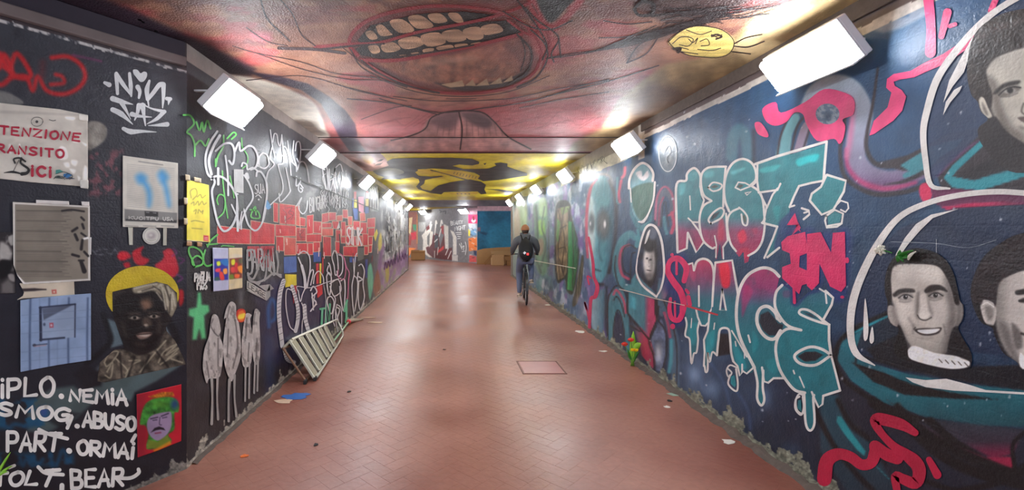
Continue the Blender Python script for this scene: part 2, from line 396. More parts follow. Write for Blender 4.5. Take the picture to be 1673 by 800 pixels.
# ---------------------------------------------------------------- right wall: the mural's airbrushed ground
NAVY = (36, 56, 92); DK = (24, 22, 28); TEAL = (52, 128, 140); PINK = (224, 62, 112); WHT = (226, 222, 216)
def right_paint(c):
    V = c.V; z = V[:, 2]
    all_ = np.arange(len(z))
    g = vgrad((0, (50, 90, 128)), (200, (38, 74, 110)), (430, (28, 60, 90)), (560, (19, 42, 68)), (800, (18, 32, 50)))  # navy ground; its lighter top carries lamp wash in the colour
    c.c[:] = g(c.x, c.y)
    c.mottle((54, 92, 124), .02, .02, .5, .3, .5, seed=4)
    # far galaxy part
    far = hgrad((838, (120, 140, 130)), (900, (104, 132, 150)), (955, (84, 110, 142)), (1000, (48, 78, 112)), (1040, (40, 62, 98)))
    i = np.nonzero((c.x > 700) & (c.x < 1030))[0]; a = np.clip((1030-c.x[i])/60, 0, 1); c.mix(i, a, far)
    c.mottle((120, 92, 158), .12, .05, .5, .12, .75, (850, 200, 1000, 560), 1)
    c.mottle((196, 206, 216), .16, .06, .56, .12, .7, (845, 200, 965, 560), 2)
    c.mottle((44, 84, 120), .14, .05, .54, .1, .7, (845, 200, 965, 560), 7)
    c.mottle((60, 130, 128), .1, .04, .5, .2, .6, (845, 380, 905, 560), 9)
    T = (840, 280, 3.636)
    for s, col in (('20,170 60,160 80,250 60,420 30,330', (150, 178, 96)), ('120,190 190,170 200,300 190,430 200,560 170,620 130,560 120,380', (86, 138, 92)),
                   ('140,300 175,290 180,370 150,370', (150, 205, 70)), ('150,170 185,160 190,260 150,260', (170, 205, 140)), ('135,420 170,400 175,470 150,500', (150, 120, 88)),
                   ('0,230 30,240 40,420 10,460 0,400', (172, 150, 110))): c.fill(P(s, T), col, 3, .85, True)
    for s in ('130,200 140,400 120,480 160,600', '180,210 165,330 190,430 160,560', '205,300 205,560'): c.stroke(P(s, T), 2, (40, 60, 50), 2, .8)
    # hooded green figures
    c.fill(P('250,205 300,170 335,200 345,280 385,440 380,560 352,722 312,706 300,640 262,662 245,600 240,400', T), (40, 46, 34), 2, 1, True)
    c.fill(P('258,220 320,205 322,400 312,600 296,630 262,645 252,590 248,380', T), noisy((140, 122, 88), .4, .3, .1), 1.5, 1)
    c.fill(P('322,290 346,302 380,440 376,560 348,712 314,700 320,600', T), hgrad((926, (66, 175, 92)), (934, (28, 120, 62)), (945, (22, 84, 50))), 1.5, 1)
    c.fill(P('255,280 275,300 262,420 250,400', T), (84, 148, 62), 1.5, .9); c.fill(P('275,215 330,205 325,235 285,260', T), (120, 150, 80), 1.5, .9)
    for s in ('262,230 280,330 262,450 270,640', '300,210 285,300 300,420 285,560 300,630', '275,340 310,320', '260,460 300,450 310,480', '318,220 330,260 320,300', '270,520 290,600 300,560', '345,310 352,500 346,690'):
        c.stroke(P(s, T), 1.3, (44, 38, 26), 1.2, .9)
    c.fill(P('402,500 414,520 405,640 390,740 365,795 345,790 362,700 388,580', T), (62, 62, 46), 1.5, 1, True)
    for s in ('385,560 372,780', '405,540 385,740'): c.stroke(P(s, T), 1, (130, 125, 95), 1, .8)
    for cx, cy, rx, ry in ((378, 290, 18, 26), (395, 430, 22, 30), (345, 240, 10, 20), (225, 120, 16, 20), (250, 90, 18, 14)):
        c.ell(T[0]+cx/T[2], T[1]+cy/T[2], rx/T[2], ry/T[2], (110, 84, 160), .8, .7)
    # alien head
    T = (940, 220, 4)
    c.ell(982, 378, 20, 91, (62, 92, 108), .25, .9)
    c.fill(P('165,265 215,290 245,380 252,520 245,640 232,760 205,900 150,985 120,960 95,850 82,700 78,560 95,400 125,300', T), hgrad((959, (196, 224, 226)), (970, (110, 176, 188)), (988, (64, 140, 156)), (1003, (26, 78, 98))), 3, 1, True)
    c.fill(P('95,420 120,440 130,600 118,800 95,800 84,640', T), (220, 236, 234), 4, .75, True)
    c.fill(P('120,330 180,290 225,330 230,440 190,470 140,460', T), (74, 152, 162), 5, .8, True)
    c.ell(985.5, 366, 11, 24, (34, 48, 56), .5, .95); c.ell(986, 367, 7, 17, (104, 108, 108), .9, .95); c.ell(988, 366, 2, 6, (235, 238, 238), .6)
    c.ell(966.5, 364, 5, 16, (78, 92, 96), .5, .9); c.ell(964.5, 365, 1.2, 3.5, (205, 205, 205), .6)
    c.stroke(P('160,640 155,760 170,820', T), 3, (36, 92, 108), 3, .7); c.stroke(P('130,880 165,890', T), 3, (36, 80, 96), 2, .8)
    c.stroke(P('225,300 262,420 266,600 250,760 220,900', T), 5, (18, 24, 38), 2.5, .95)
    c.stroke(P('150,255 215,265 250,320', T), 3.5, (128, 120, 112), 3, .7)
    c.stroke(P('140,290 100,350 78,470 72,640 80,800', T), [3, 5, 5, 4], (196, 70, 98), 1.8, .95)
    T = (940, 400, 3.333)
    c.fill(P('90,290 150,240 175,260 165,380 150,470 120,480 90,440', T), hgrad((966, (170, 200, 206)), (985, (66, 118, 138))), 3, .9, True)
    c.stroke(P('170,230 165,420 180,500', T), 4, (26, 36, 52), 3, .9)
    c.stroke(P('150,215 120,215', T), 5, (26, 32, 44), 3, .9)
    c.stroke(P('20,300 40,340 30,400', T), 9, (150, 160, 178), 6, .6)
    # left arch of tentacle
    c.fill(P('180,600 178,320 195,260 225,228 262,255 285,330 292,420 300,640', T), (58, 124, 138), 1.5)
    c.fill(P('205,600 210,440 216,385 230,360 248,390 262,470 272,640', T), (30, 44, 72), 1.5)
    c.stroke(P('208,270 225,245 262,300 276,370', T), 3.4, (186, 62, 92), 1.5)
    for s in ('178,600 176,320 195,255 225,222 265,250 290,330 300,420', '203,600 210,430 230,355 252,395 268,500 275,640', '210,300 225,280 250,320 268,390'): c.stroke(P(s, T), 1.8, DK, 1.2)
    # big C tentacle
    c.stroke(P('322,-40 300,-60 262,-30 235,40 225,120 240,180 262,225 300,235', T), [10, 15, 15, 12], (66, 132, 144), 2)
    c.stroke(P('292,0 255,20 240,90 255,160 290,185', T), 4.5, (176, 62, 92), 1.6)
    c.stroke(P('340,-80 350,-20 330,10 345,-60', T), 5, (72, 140, 150), 1.5)
    for s in ('330,20 300,0 265,20 255,80 265,140 300,165', '220,60 215,130 235,215 270,250', '300,200 305,60 325,40'): c.stroke(P(s, T), 2, DK, 1.2)
    # pink arch
    T = (940, 220, 4)
    c.stroke(P('540,600 545,450 572,385 612,385 640,450 632,520', T), 11, (78, 84, 104), 1.5)
    c.stroke(P('522,560 532,420 565,350 600,345 635,400 645,500 600,530', T), 3.2, (176, 72, 104), 1.5)
    c.stroke(P('545,590 552,470 575,410', T), 3, (150, 62, 92), 1.5)
    c.stroke(P('580,540 585,600 598,645', T), 5, (70, 132, 146), 1.5); c.stroke(P('632,510 645,580 628,640', T), 6, (182, 66, 98), 1.5)
    for s in ('560,600 570,470 590,440 600,540 612,600', '520,560 528,600'): c.stroke(P(s, T), 1.4, DK, 1)
    # pink scrap and small helmet behind the ledge
    c.stroke(P('300,300 285,380 290,440', T), 4.5, (194, 70, 100), 1.5); c.stroke(P('325,215 320,260 306,280', T), 5, (190, 76, 102), 1.5)
    c.stroke(P('275,280 270,420 282,450', T), 2, (84, 160, 168), 1.5)
    c.fill(P('435,185 478,215 508,290 512,420 480,540 430,575 385,530 360,440 355,330 385,220', T), hgrad((1028, (140, 186, 196)), (1050, (96, 150, 160)), (1068, (130, 170, 178))), 1.5, 1, True)
    c.fill(P('370,350 510,315 512,440 480,530 430,560 395,520 372,450', T), (48, 92, 78), 2, 1, True)
    c.fill(P('395,250 430,235 440,270 470,235 480,270 450,300 420,290', T), (236, 238, 238), 1.2, 1, True)
    c.fill(P('360,440 375,520 430,590 480,560 505,480 500,560 440,640 390,600 355,520', T), (56, 124, 132), 2, .9)
    # moon
    c.ell(1091, 251, 16, 31, (140, 152, 160), .3, .9); c.ell(1091, 251, 13, 27, (104, 118, 126), .3, 1)
    c.mottle((168, 176, 178), .2, .12, .5, .1, .8, (1080, 228, 1102, 276), 3)
    # small astronaut
    c.fill(P('412,800 430,690 460,610 495,590 530,612 560,680 575,770 585,860 560,960 530,1050 450,1010 400,920', T), noisy((34, 44, 66), .4, .1), 1.2)
    c.fill(P('470,700 520,690 535,760 530,900 500,990 465,960 455,820', T), (20, 18, 22), 1.5, 1, True)
    c.ell(1060.5, 428, 9.5, 27, (226, 222, 216), .3); c.ell(1065, 430, 3.5, 22, (120, 116, 112), .8, .8)
    c.ell(1061, 399, 10, 13, (20, 18, 22), .3); c.ell(1066, 381, 7, 11, (86, 94, 112), .4)
    for q in ((1057.3, 422), (1063, 424)): c.ell(q[0], q[1], 1.9, 1.6, (34, 30, 30), .5)
    c.stroke([(1060, 424), (1059, 434), (1061, 435)], 1, (110, 105, 100), .8); c.stroke([(1057, 441), (1063, 442)], 1.8, (50, 44, 44), .8); c.ell(1060, 450, 5, 5, (90, 86, 84), .8, .8)
    T = (940, 400, 3.333)
    c.fill(P('330,150 370,200 435,262 445,300 300,255 305,190', T), (66, 130, 142), 1.5); c.stroke(P('335,175 375,225 435,275', T), 2.5, (176, 62, 92), 1.2)
    c.fill(P('285,262 300,250 440,300 446,400 402,512 350,440 290,370', T), hgrad((1028, (58, 128, 140)), (1052, (62, 120, 134)), (1060, (176, 58, 96)), (1075, (186, 52, 96))), 1.5)
    c.fill(P('300,275 330,290 330,350 300,340', T), (70, 172, 190), 3, .8)
    c.fill(P('315,430 360,450 410,515 436,600 440,650 420,672 360,600', T), hgrad((1035, (60, 90, 100)), (1052, (180, 48, 86)), (1072, (150, 46, 78))), 1.5)
    c.fill(P('412,515 440,440 470,400 490,470 492,600 470,690 440,680 430,600', T), noisy((82, 96, 122), .6, .12), 1.5)
    c.ell(1076, 577, 5, 14, (210, 214, 220), .9, .8)
    c.stroke(P('470,380 455,335 470,310 495,360 520,450 542,540 545,760', T), [6, 9, 13, 14, 13], (62, 92, 112), 1.5)
    c.stroke(P('485,370 505,430 515,500', T), 4.5, (160, 58, 90), 1.5); c.stroke(P('522,520 520,620 510,690', T), 6, (60, 150, 164), 2.5)
    c.fill(P('440,290 455,180 500,170 505,260 480,310', T), hgrad((1072, (60, 130, 142)), (1090, (140, 84, 112))), 1.5)
    for s in ('285,262 285,370 330,430 402,515', '440,300 448,390 402,515 425,600 432,680', '300,440 350,470', '436,300 440,390 490,470 495,590 470,690', '480,300 525,420 552,560 552,760', '402,515 440,440', '455,335 440,380 445,290'):
        c.stroke(P(s, T), 2.4, DK, 1.2)
    # dim teal arch and fingers above the lettering
    T = (1040, 120, 2.221)
    c.stroke(P('345,300 350,240 370,205 395,230 408,330', T), [18, 20, 20, 18], (58, 116, 134), 4, .85)
    c.stroke(P('425,210 425,320', T), 6, (40, 38, 52), 4, .7)
    c.stroke(P('530,300 545,220 575,160', T), [24, 18, 15], (104, 160, 168), 1.5); c.stroke(P('590,290 612,200 640,170', T), [20, 14, 10], (140, 124, 144), 1.5)
    for s in ('510,300 525,220 560,150 590,140', '560,290 580,200 605,160', '600,290 628,200'): c.stroke(P(s, T), 3.5, (52, 46, 54), 1.5)
    # great worm
    T = (1220, 100, 3.478)
    c.stroke(P('330,260 390,170 500,130 600,170 655,300 625,450 625,560 700,650 830,680 960,630 1080,560 1180,480', T), [16, 26, 34, 36, 34, 32, 34, 34, 28, 24], lambda x, y: vgrad((100, (172, 192, 202)), (200, (150, 158, 176)), (280, (128, 120, 148)), (300, (110, 84, 122)))(x, y), 3, 1)
    c.stroke(P('565,500 575,600 640,680 740,720 830,720 960,690', T), [5, 8, 10, 8, 5], (184, 62, 112), 4, .9)
    c.stroke(P('560,200 600,240 590,420 570,540', T), 9, (196, 112, 146), 5, .8)
    c.stroke(P('900,650 1000,600 1113,500', T), [8, 13, 14], (66, 140, 152), 2)
    c.stroke(P('1030,640 1113,560', T), 10, (96, 58, 100), 3)
    c.stroke(P('560,250 553,400 530,500 550,640 620,710 730,755 850,750 960,725 1050,680', T), [5, 6, 7, 8, 8, 7], (50, 44, 52), 1.8)
    c.stroke(P('745,40 715,250 685,400 682,500 730,580 830,592 920,550 1020,500 1150,440', T), [4, 5, 7, 8, 10, 10, 9], (50, 44, 50), 1.8)
    c.stroke(P('780,700 900,680 1030,620', T), [1, 6, 8], (48, 42, 50), 1.8)
    # first astronaut's collar and the folds under the helmet
    T = (1340, 0, 2.222)
    c.fill(P('200,592 330,560 450,490 560,465 610,470 740,540 760,700 740,740 560,740 440,690 420,620 300,620', T), (52, 46, 52), 2)
    c.fill(P('290,600 400,532 520,500 505,525 430,575 395,612 330,625', T), (62, 138, 150), 1.5)
    c.fill(P('392,620 480,560 590,500 470,600 430,640 400,650', T), (88, 56, 96), 2)
    c.fill(P('448,645 480,600 605,490 600,522 500,615 480,640 560,655 740,590 745,640 580,692 480,680', T), (46, 150, 162), 1.3)
    c.fill(P('520,620 745,530 760,600 560,650 480,640', T), (34, 32, 38), 2)
    c.fill(P('365,670 395,668 405,715 375,730 360,700', T), (214, 44, 92), 1.2, 1, True)
    c.fill(P('405,680 740,700 745,760 560,775 460,760 410,735', T), (110, 44, 84), 1.5)
    c.fill(P('440,752 560,735 745,735 745,765 560,772 470,765', T), (196, 40, 92), 1.5)
    c.stroke(P('420,780 520,800 640,790 760,775', T), [4, 12, 12, 10], (30, 26, 34), 1.5)
    c.fill(P('190,110 250,70 320,60 345,0 420,0 380,60 300,100 230,120', T), (150, 158, 170), 4, .8)
    # interior of helmets: darker
    c.fill(P('700,0 640,40 560,110 480,205 425,295 390,400 378,480 386,580 405,660 460,600 600,470 1100,640 1200,300 1000,0', T), (44, 62, 92), 3, .9)
    T = (1340, 340, 1.739)
    c.fill(P('600,-15 380,0 230,55 165,115 120,190 95,270 90,350 105,410 250,400 600,420 960,430 990,250 900,40 760,-25', T), (30, 48, 76), 2)
    c.fill(P('-10,350 100,430 200,520 350,610 600,640 1200,640 1200,900 -10,900', T), (27, 33, 48), 10)
    # far helmet companions' dark ground and the big teal collar
    c.fill(P('95,330 185,300 220,330 230,400 150,410 100,395', T), (28, 44, 60), 2)
    c.stroke(P('100,350 190,305', T), 5, (40, 150, 164), 1.2)
    c.fill(P('60,380 120,345 100,405 140,440 250,470 420,500 600,520 980,470 1040,560 900,615 600,622 450,616 300,592 180,552 88,490 48,430', T), vgrad((560, (34, 116, 130)), (600, (30, 98, 112)), (640, (28, 104, 116)), (700, (24, 74, 84))), 1.5)
    c.fill(P('130,400 220,360 330,440 420,450 960,430 960,480 600,520 420,495 250,462 160,432', T), (18, 22, 30), 2)
    c.fill(P('88,436 180,466 260,500 380,524 505,543 380,541 240,530 150,492', T), (16, 16, 20), 1.5)
    for s, w in (('190,298 120,330 60,372 44,430 66,485 150,545 250,588 400,622 600,636', 7), ('150,550 250,620 330,690 430,745 600,790', 18), ('100,440 110,420 180,440 240,460', 3)):
        c.stroke(P(s, T), w, (14, 14, 18), 2)
    T = (1340, 620, 4.444)
    c.fill(P('820,290 1490,365 1400,540 1250,570 1000,440', T), vgrad((690, (48, 54, 66)), (720, (52, 44, 58)), (740, (118, 32, 66))), 3)
    c.fill(P('480,140 600,230 760,330 1000,470 1200,560 1400,560 1410,655 1200,600 1000,510 700,330', T), hgrad((1450, (62, 60, 70)), (1540, (64, 44, 58)), (1600, (140, 34, 70)), (1655, (166, 32, 70))), 2)
    c.stroke(P('800,300 950,430 1160,540', T), [14, 12, 2], (14, 14, 18), 2)
    c.stroke(P('560,190 760,380 960,500 1180,600 1400,680 1500,640', T), [10, 16, 18, 18], (14, 14, 18), 3)
    c.stroke(P('1500,370 1400,470 1415,660', T), 7, (14, 14, 18), 2); c.stroke(P('780,740 960,800 1100,790 1300,740 1480,650', T), [8, 10, 12], (14, 14, 18), 3)
    c.fill(P('0,110 130,110 230,300 340,420 560,820 200,820 0,520', T), vgrad((640, (30, 76, 92)), (800, (26, 48, 62))), 3)
    for s, w in (('-40,220 100,480 260,680 400,820', 9), ('130,150 220,320 340,420', 9), ('340,420 480,620', 3)): c.stroke(P(s, T), w, (14, 16, 22), 3)
    c.fill(P('125,265 152,268 240,400 330,520 318,550 265,505 180,400 118,305', T), (36, 142, 150), 1.5); c.stroke(P('400,620 500,720', T), 1.5, (40, 120, 130), 1.2)
    # galaxies low on the wall
    for cx, cy, rx, ry, k in ((1134, 612, 13, 22, .5), (1134, 612, 5, 8, .8), (1162, 635, 9, 10, .6), (1250, 650, 7, 12, .5), (1240, 640, 30, 30, .2), (1170, 640, 40, 45, .25), (1140, 590, 35, 40, .25)):
        c.ell(cx, cy, rx, ry, (140, 170, 205), 1.6, k)
    c.stroke([(1150, 580), (1180, 620), (1195, 670)], 3, (74, 104, 150), 4, .6); c.stroke([(1205, 640), (1222, 670), (1226, 700)], 3, (74, 104, 150), 4, .6)
    c.fill([(1172, 545), (1190, 545), (1195, 578), (1170, 582)], (26, 26, 34), 1.5)
    # blue fog round the crimson lettering
    for s, w in (('1275,395 1300,385 1300,470 1285,470', 22), ('1320,385 1330,460 1350,390 1370,480 1378,385', 26), ('1295,350 1300,380', 14), ('1110,425 1100,430 1095,460 1112,490 1108,520', 26), ('1295,480 1298,500', 10)):
        c.stroke(P(s), w, (26, 50, 112), 7, .85)
    # bare white-wash and concrete over and under the mural
    edge = 2.63+.02*(fbm(c.V[:, 1]*6, c.V[:, 1]*0+2)-.5)
    near = c.V[:, 1] < 5.35
    i = np.nonzero(near & (z > edge-.035))[0]; c.mix(i, np.ones(len(i)), noisy((196, 190, 182), .2, .1))
    i = np.nonzero(near & (z > edge+.012))[0]; c.mix(i, np.ones(len(i)), (92, 78, 78))
    low = 2.44+.03*(fbm(c.V[:, 1]*5, c.V[:, 1]*0+9)-.5)
    i = np.nonzero((c.V[:, 1] > 5.3) & (c.V[:, 1] < 9.2) & (z > low))[0]; c.mix(i, np.ones(len(i)), noisy((176, 172, 150), .25, .15))
    i = np.nonzero((c.V[:, 1] > 5.3) & (z > 2.60))[0]; c.mix(i, np.ones(len(i)), (120, 108, 92))
    i = np.nonzero((c.V[:, 1] > 9.2) & (z > 2.56))[0]; c.mix(i, np.ones(len(i)), (120, 118, 70))
    i = np.nonzero((c.V[:, 1] > 5.25) & (c.V[:, 1] < 5.4) & (z > 2.38))[0]; c.mix(i, np.ones(len(i)), (200, 196, 188))
    # chipped foot of the wall
    n = fbm(c.V[:, 1]*9, z*9+3, 4); foot = .06+.16*np.clip(n-.46, 0, 1)*2.4
    i = np.nonzero((z < foot) & (c.V[:, 1] < 14))[0]; c.mix(i, np.ones(len(i)), noisy((124, 126, 110), .6, .3, seed=5))
    st = np.random.RandomState(5)                                  # sprayed stars
    for k in range(110):
        x = st.uniform(1010, 1660); y = st.uniform(150, 700)
        if y > 378+(x-CX)*.66: continue
        r = st.choice([.8, 1, 1.3, 2]); c.ell(x, y, r*.9, r*1.1, (205, 210, 218), .6, .8)
ys = np.concatenate([ysteps(838, 1000, 1.0, XR), ysteps(1000, 1720, 2.0, XR), ysteps(1720, 2100, 4.0, XR), np.arange(1.1, -3.01, -.4)])
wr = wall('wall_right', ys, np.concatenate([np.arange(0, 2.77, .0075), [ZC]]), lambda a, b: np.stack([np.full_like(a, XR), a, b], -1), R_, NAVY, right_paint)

# ---------------------------------------------------------------- right wall: lettering
def band(a, b, c1, c2, x=0, y=0): return vgrad((a, c1), (b, c2))
def letter(name, outline, grad, extra_fill=(), white=(), holes=(), w=3.4, label=None, T=(0, 0, 1), sm=False):
    def pr(c):
        i = np.arange(len(c.x)); c.mix(i, np.ones(len(i)), grad)
        c.mottle((20, 90, 100), .07, .07, .55, .3, .35, seed=3)
        for s, col, a in extra_fill: c.fill(P(s, T), col, 2.5, a, True)
        for s, col in holes: c.fill(P(s, T), col, .8)
    o = patch(name, R_, P(outline, T), pr, (0, 0, 0), wr, res=1.5, sm=sm)
    if label: tag(o, label)
    ink = Ink(R_)
    for s, ww in white: ink.stroke(P(s, T), ww, WHT, sm=len(s.split()) > 5)
    k = ink.build('outline', o); return o
G1 = vgrad((230, (58, 142, 150)), (355, (50, 128, 136)), (378, (150, 62, 104)), (415, (168, 44, 88)))
T = (1090, 220, 4)
letter('painted_letter', '62,322 122,300 140,242 175,218 206,242 222,300 222,420 240,440 218,500 208,570 205,620 240,700 190,768 140,680 130,740 68,768', G1,
       [('80,330 120,320 110,380 80,390', (90, 190, 196), .7), ('140,260 190,240 190,290 150,300', (90, 185, 195), .5)],
       [('68,768 60,520 62,322 122,300 128,262 145,235 175,218 200,235 218,275 216,340', 3.8), ('216,340 225,390 240,425', 3), ('240,430 218,500 208,572', 3), ('208,572 165,570 138,545', 2.6), ('165,572 205,625 240,700', 3), ('240,700 190,768 135,640', 3.6), ('135,640 128,742 68,768', 3.6), ('148,400 152,490', 2.2)], T=T, label='teal to magenta letter R outlined in white')
letter('painted_letter', '380,212 268,216 228,252 222,330 242,405 285,430 228,480 212,560 216,640 245,712 290,740 310,742 320,830 345,700 360,820 368,740 395,690 400,640 385,520 360,470 372,400 362,330', G1,
       [('240,250 300,235 300,270 250,280', (92, 188, 196), .6), ('340,560 370,560 370,680 330,680', (196, 36, 74), .7)],
       [('385,208 300,210 255,222 225,260 222,330 240,395 290,432', 3.6), ('290,432 240,462 215,520 213,600 235,690 290,740 312,735', 3.4), ('383,208 370,340 366,470', 3.4), ('385,515 390,620 395,690 365,735', 3),
        ('268,345 300,312 355,325 345,355 300,368 268,345', 2.8), ('285,580 270,555 300,510 350,478 372,500 350,545 285,580', 3.2), ('310,660 322,720 318,800', 2.2), ('365,730 368,810', 2.4)],
       [('280,342 310,328 340,335 310,350', (60, 66, 60)), ('284,558 300,520 348,498 320,540', (30, 36, 50))], T=T, label='teal to magenta letter E of the first word')
letter('painted_letter', '400,500 378,440 372,340 392,240 430,185 490,160 545,175 575,225 578,300 560,330 600,385 625,430 636,520 640,600 622,690 585,760 540,780 530,830 505,840 500,760 470,800 440,755 410,700 396,620 400,560', G1,
       [('420,240 500,215 500,230 430,260', (110, 205, 210), .7), ('460,650 500,620 520,680 480,710', (226, 30, 74), .9), ('470,750 530,740 540,800 480,800', (205, 36, 76), .6), ('550,620 590,610 580,650', (190, 50, 90), .6)],
       [('405,500 378,430 372,340 390,250 430,185 490,158 545,178 575,225 580,290 545,330', 3.8), ('545,330 600,370 625,430 634,520 638,590 622,690 585,755 530,790', 3.6), ('470,480 420,505 396,550 395,620 415,710 450,760', 3.4), ('445,345 465,310 510,315 545,335', 2.6), ('445,345 480,362 560,330 580,310', 2.6), ('470,475 500,500 525,540 520,590 495,580 485,520', 3), ('510,380 550,372 520,395 510,380', 2)],
       [('455,340 475,322 500,330 480,350', (60, 66, 60)), ('492,530 508,520 515,570 505,575', (70, 78, 66))], T=T, label='teal to magenta letter S of the first word')
letter('painted_letter', '582,195 1035,60 1020,305 870,330 800,470 800,560 770,650 722,745 650,800 715,600 640,572 660,470 722,350 602,368', vgrad((220, (54, 140, 148)), (330, (46, 126, 134)), (420, (34, 108, 118))),
       [('850,160 985,125 975,172 930,180 860,205', (40, 196, 200), .9), ('610,222 735,195 700,235 620,248', (60, 186, 190), .8), ('690,480 740,470 720,560', (36, 150, 156), .7), ('740,560 830,500 830,640 740,770 700,740 720,640', (22, 52, 108), .8)],
       [('575,192 720,140 1042,44', 4.2), ('1042,44 1030,190 1022,300', 4.2), ('1022,300 940,315 862,335', 3.6), ('862,335 830,400 800,472', 3.6), ('800,472 832,462', 3), ('590,190 588,300 598,378', 3.4), ('598,378 722,360 740,320', 3.4), ('722,350 690,390 650,480', 3.2), ('600,372 650,470 632,560 620,575', 3.2), ('620,575 720,600', 3.8), ('720,600 690,680 635,805', 3.4), ('655,800 732,738', 3.6)], T=T, label='large teal letter T with white outline')
letter('painted_shard', '1050,265 1165,300 1150,380 1100,470 1010,522 935,430 940,390 1000,340 1030,290', vgrad((285, (56, 140, 148)), (350, (44, 120, 128))), (), [('1045,262 1168,300 1155,370 1110,450', 4), ('1110,450 1085,490 1010,522 932,430', 3.8), ('932,430 945,385 1005,340 1040,265', 3.8)], T=T)
ink = Ink(R_)
for s, w in (('1095,470 1135,430 1180,445 1185,480 1165,505 1135,490', 2.8), ('1040,530 1095,490 1150,515 1140,580 1110,600 1042,606 1032,560 1040,530', 3.4), ('880,480 925,495 930,520 892,552', 3.6), ('925,500 895,510', 3)): ink.stroke(P(s, T), w, WHT, sm=False)
ink.poly(P('1050,535 1095,500 1140,520 1128,572 1052,590', T), (48, 126, 134)); ink.stroke(P('1050,595 1135,580', T), 3, WHT)
ink.build('painted_shard')
# second word
G2 = vgrad((425, (188, 48, 92)), (455, (140, 70, 110)), (490, (44, 112, 128)), (540, (30, 122, 134)), (600, (24, 104, 118)))
G3 = vgrad((425, (176, 50, 100)), (470, (150, 54, 110)), (500, (50, 108, 126)), (560, (28, 118, 130)), (640, (26, 112, 124)))
T = (1080, 400, 4)
letter('painted_letter', '165,128 208,120 215,165 238,105 290,92 328,118 344,175 338,400 318,440 308,512 275,530 248,500 242,600 232,700 214,720 205,775 190,720 184,612 160,590 158,480', G2,
       [('200,140 230,180 215,240 190,200', (190, 70, 110), .6), ('190,520 240,520 225,640 195,640', (28, 160, 172), .6)],
       [('160,132 205,118 215,165', 3.4), ('215,165 235,108 280,90 325,115 344,180 340,300 335,410', 3.8), ('335,410 318,440 310,505', 2.6), ('310,505 290,528 262,525 240,470 230,425', 3), ('160,475 168,520 158,590 186,615 192,700 200,775 214,710 232,700 242,620 238,560 250,500', 3), ('247,268 248,400', 3), ('200,480 196,540', 1.6)], T=T, label='magenta to teal letter P dripping at its foot')
letter('painted_letter', '352,115 465,102 500,300 495,480 520,640 545,700 608,790 600,830 560,845 540,830 515,860 500,800 468,760 455,640 440,550 385,550 365,720 340,710 325,770 305,760 290,830 275,790 275,620 300,590 330,430', G2,
       [('380,130 440,125 450,260 400,270', (232, 26, 58), .9), ('300,600 350,560 340,680 300,740', (34, 170, 180), .6), ('470,640 520,700 560,800 500,800', (30, 160, 172), .6)],
       [('355,115 465,100 482,200 503,320', 3.8), ('355,115 345,240 335,400', 3), ('318,440 305,560 280,620 285,700 280,790', 3.2), ('285,790 292,830 305,810 305,700 318,765 335,700 365,720', 3), ('365,720 375,620 388,550 440,550 452,620 458,700 472,760', 3.6), ('472,760 500,790 515,855 530,830 530,780', 3), ('530,820 560,840 605,800', 3), ('400,290 385,425 425,428 400,290', 3), ('350,510 345,550', 2), ('485,630 490,660', 2), ('545,640 545,740', 1.6)],
       [('400,325 393,412 416,414', (44, 58, 96))], T=T, label='red topped teal letter A with a drip')
letter('painted_letter', '775,205 735,165 690,150 640,155 575,190 530,250 503,330 495,480 520,640 590,770 615,830 630,1010 655,1045 672,1010 668,900 700,905 730,865 810,870 770,700 755,640 760,600 830,540 780,480 745,400 750,310', G3,
       [('530,330 560,260 600,300 560,400 530,470', (196, 46, 110), .6), ('600,560 640,640 600,700', (36, 158, 170), .5), ('680,760 800,740 740,840', (30, 150, 160), .5)],
       [('772,205 735,168 690,150 640,155 575,190 530,250 503,330 492,440 500,540 530,640 610,800', 5), ('462,560 510,640 560,730', 2.4), ('610,800 630,900 628,1000 655,1048 675,1010 665,930 668,820', 4), ('660,800 672,890 700,900 735,870 805,870', 3.6), ('760,480 745,440 700,402 655,410 630,450 628,510 655,570 700,610 745,610 780,560', 5.4), ('760,480 780,500', 4), ('570,590 582,635', 3)],
       [('650,455 700,432 735,470 765,512 800,520 790,560 750,590 705,590 665,555 642,500', (28, 32, 46))], T=T, label='magenta to teal letter C with a black centre')
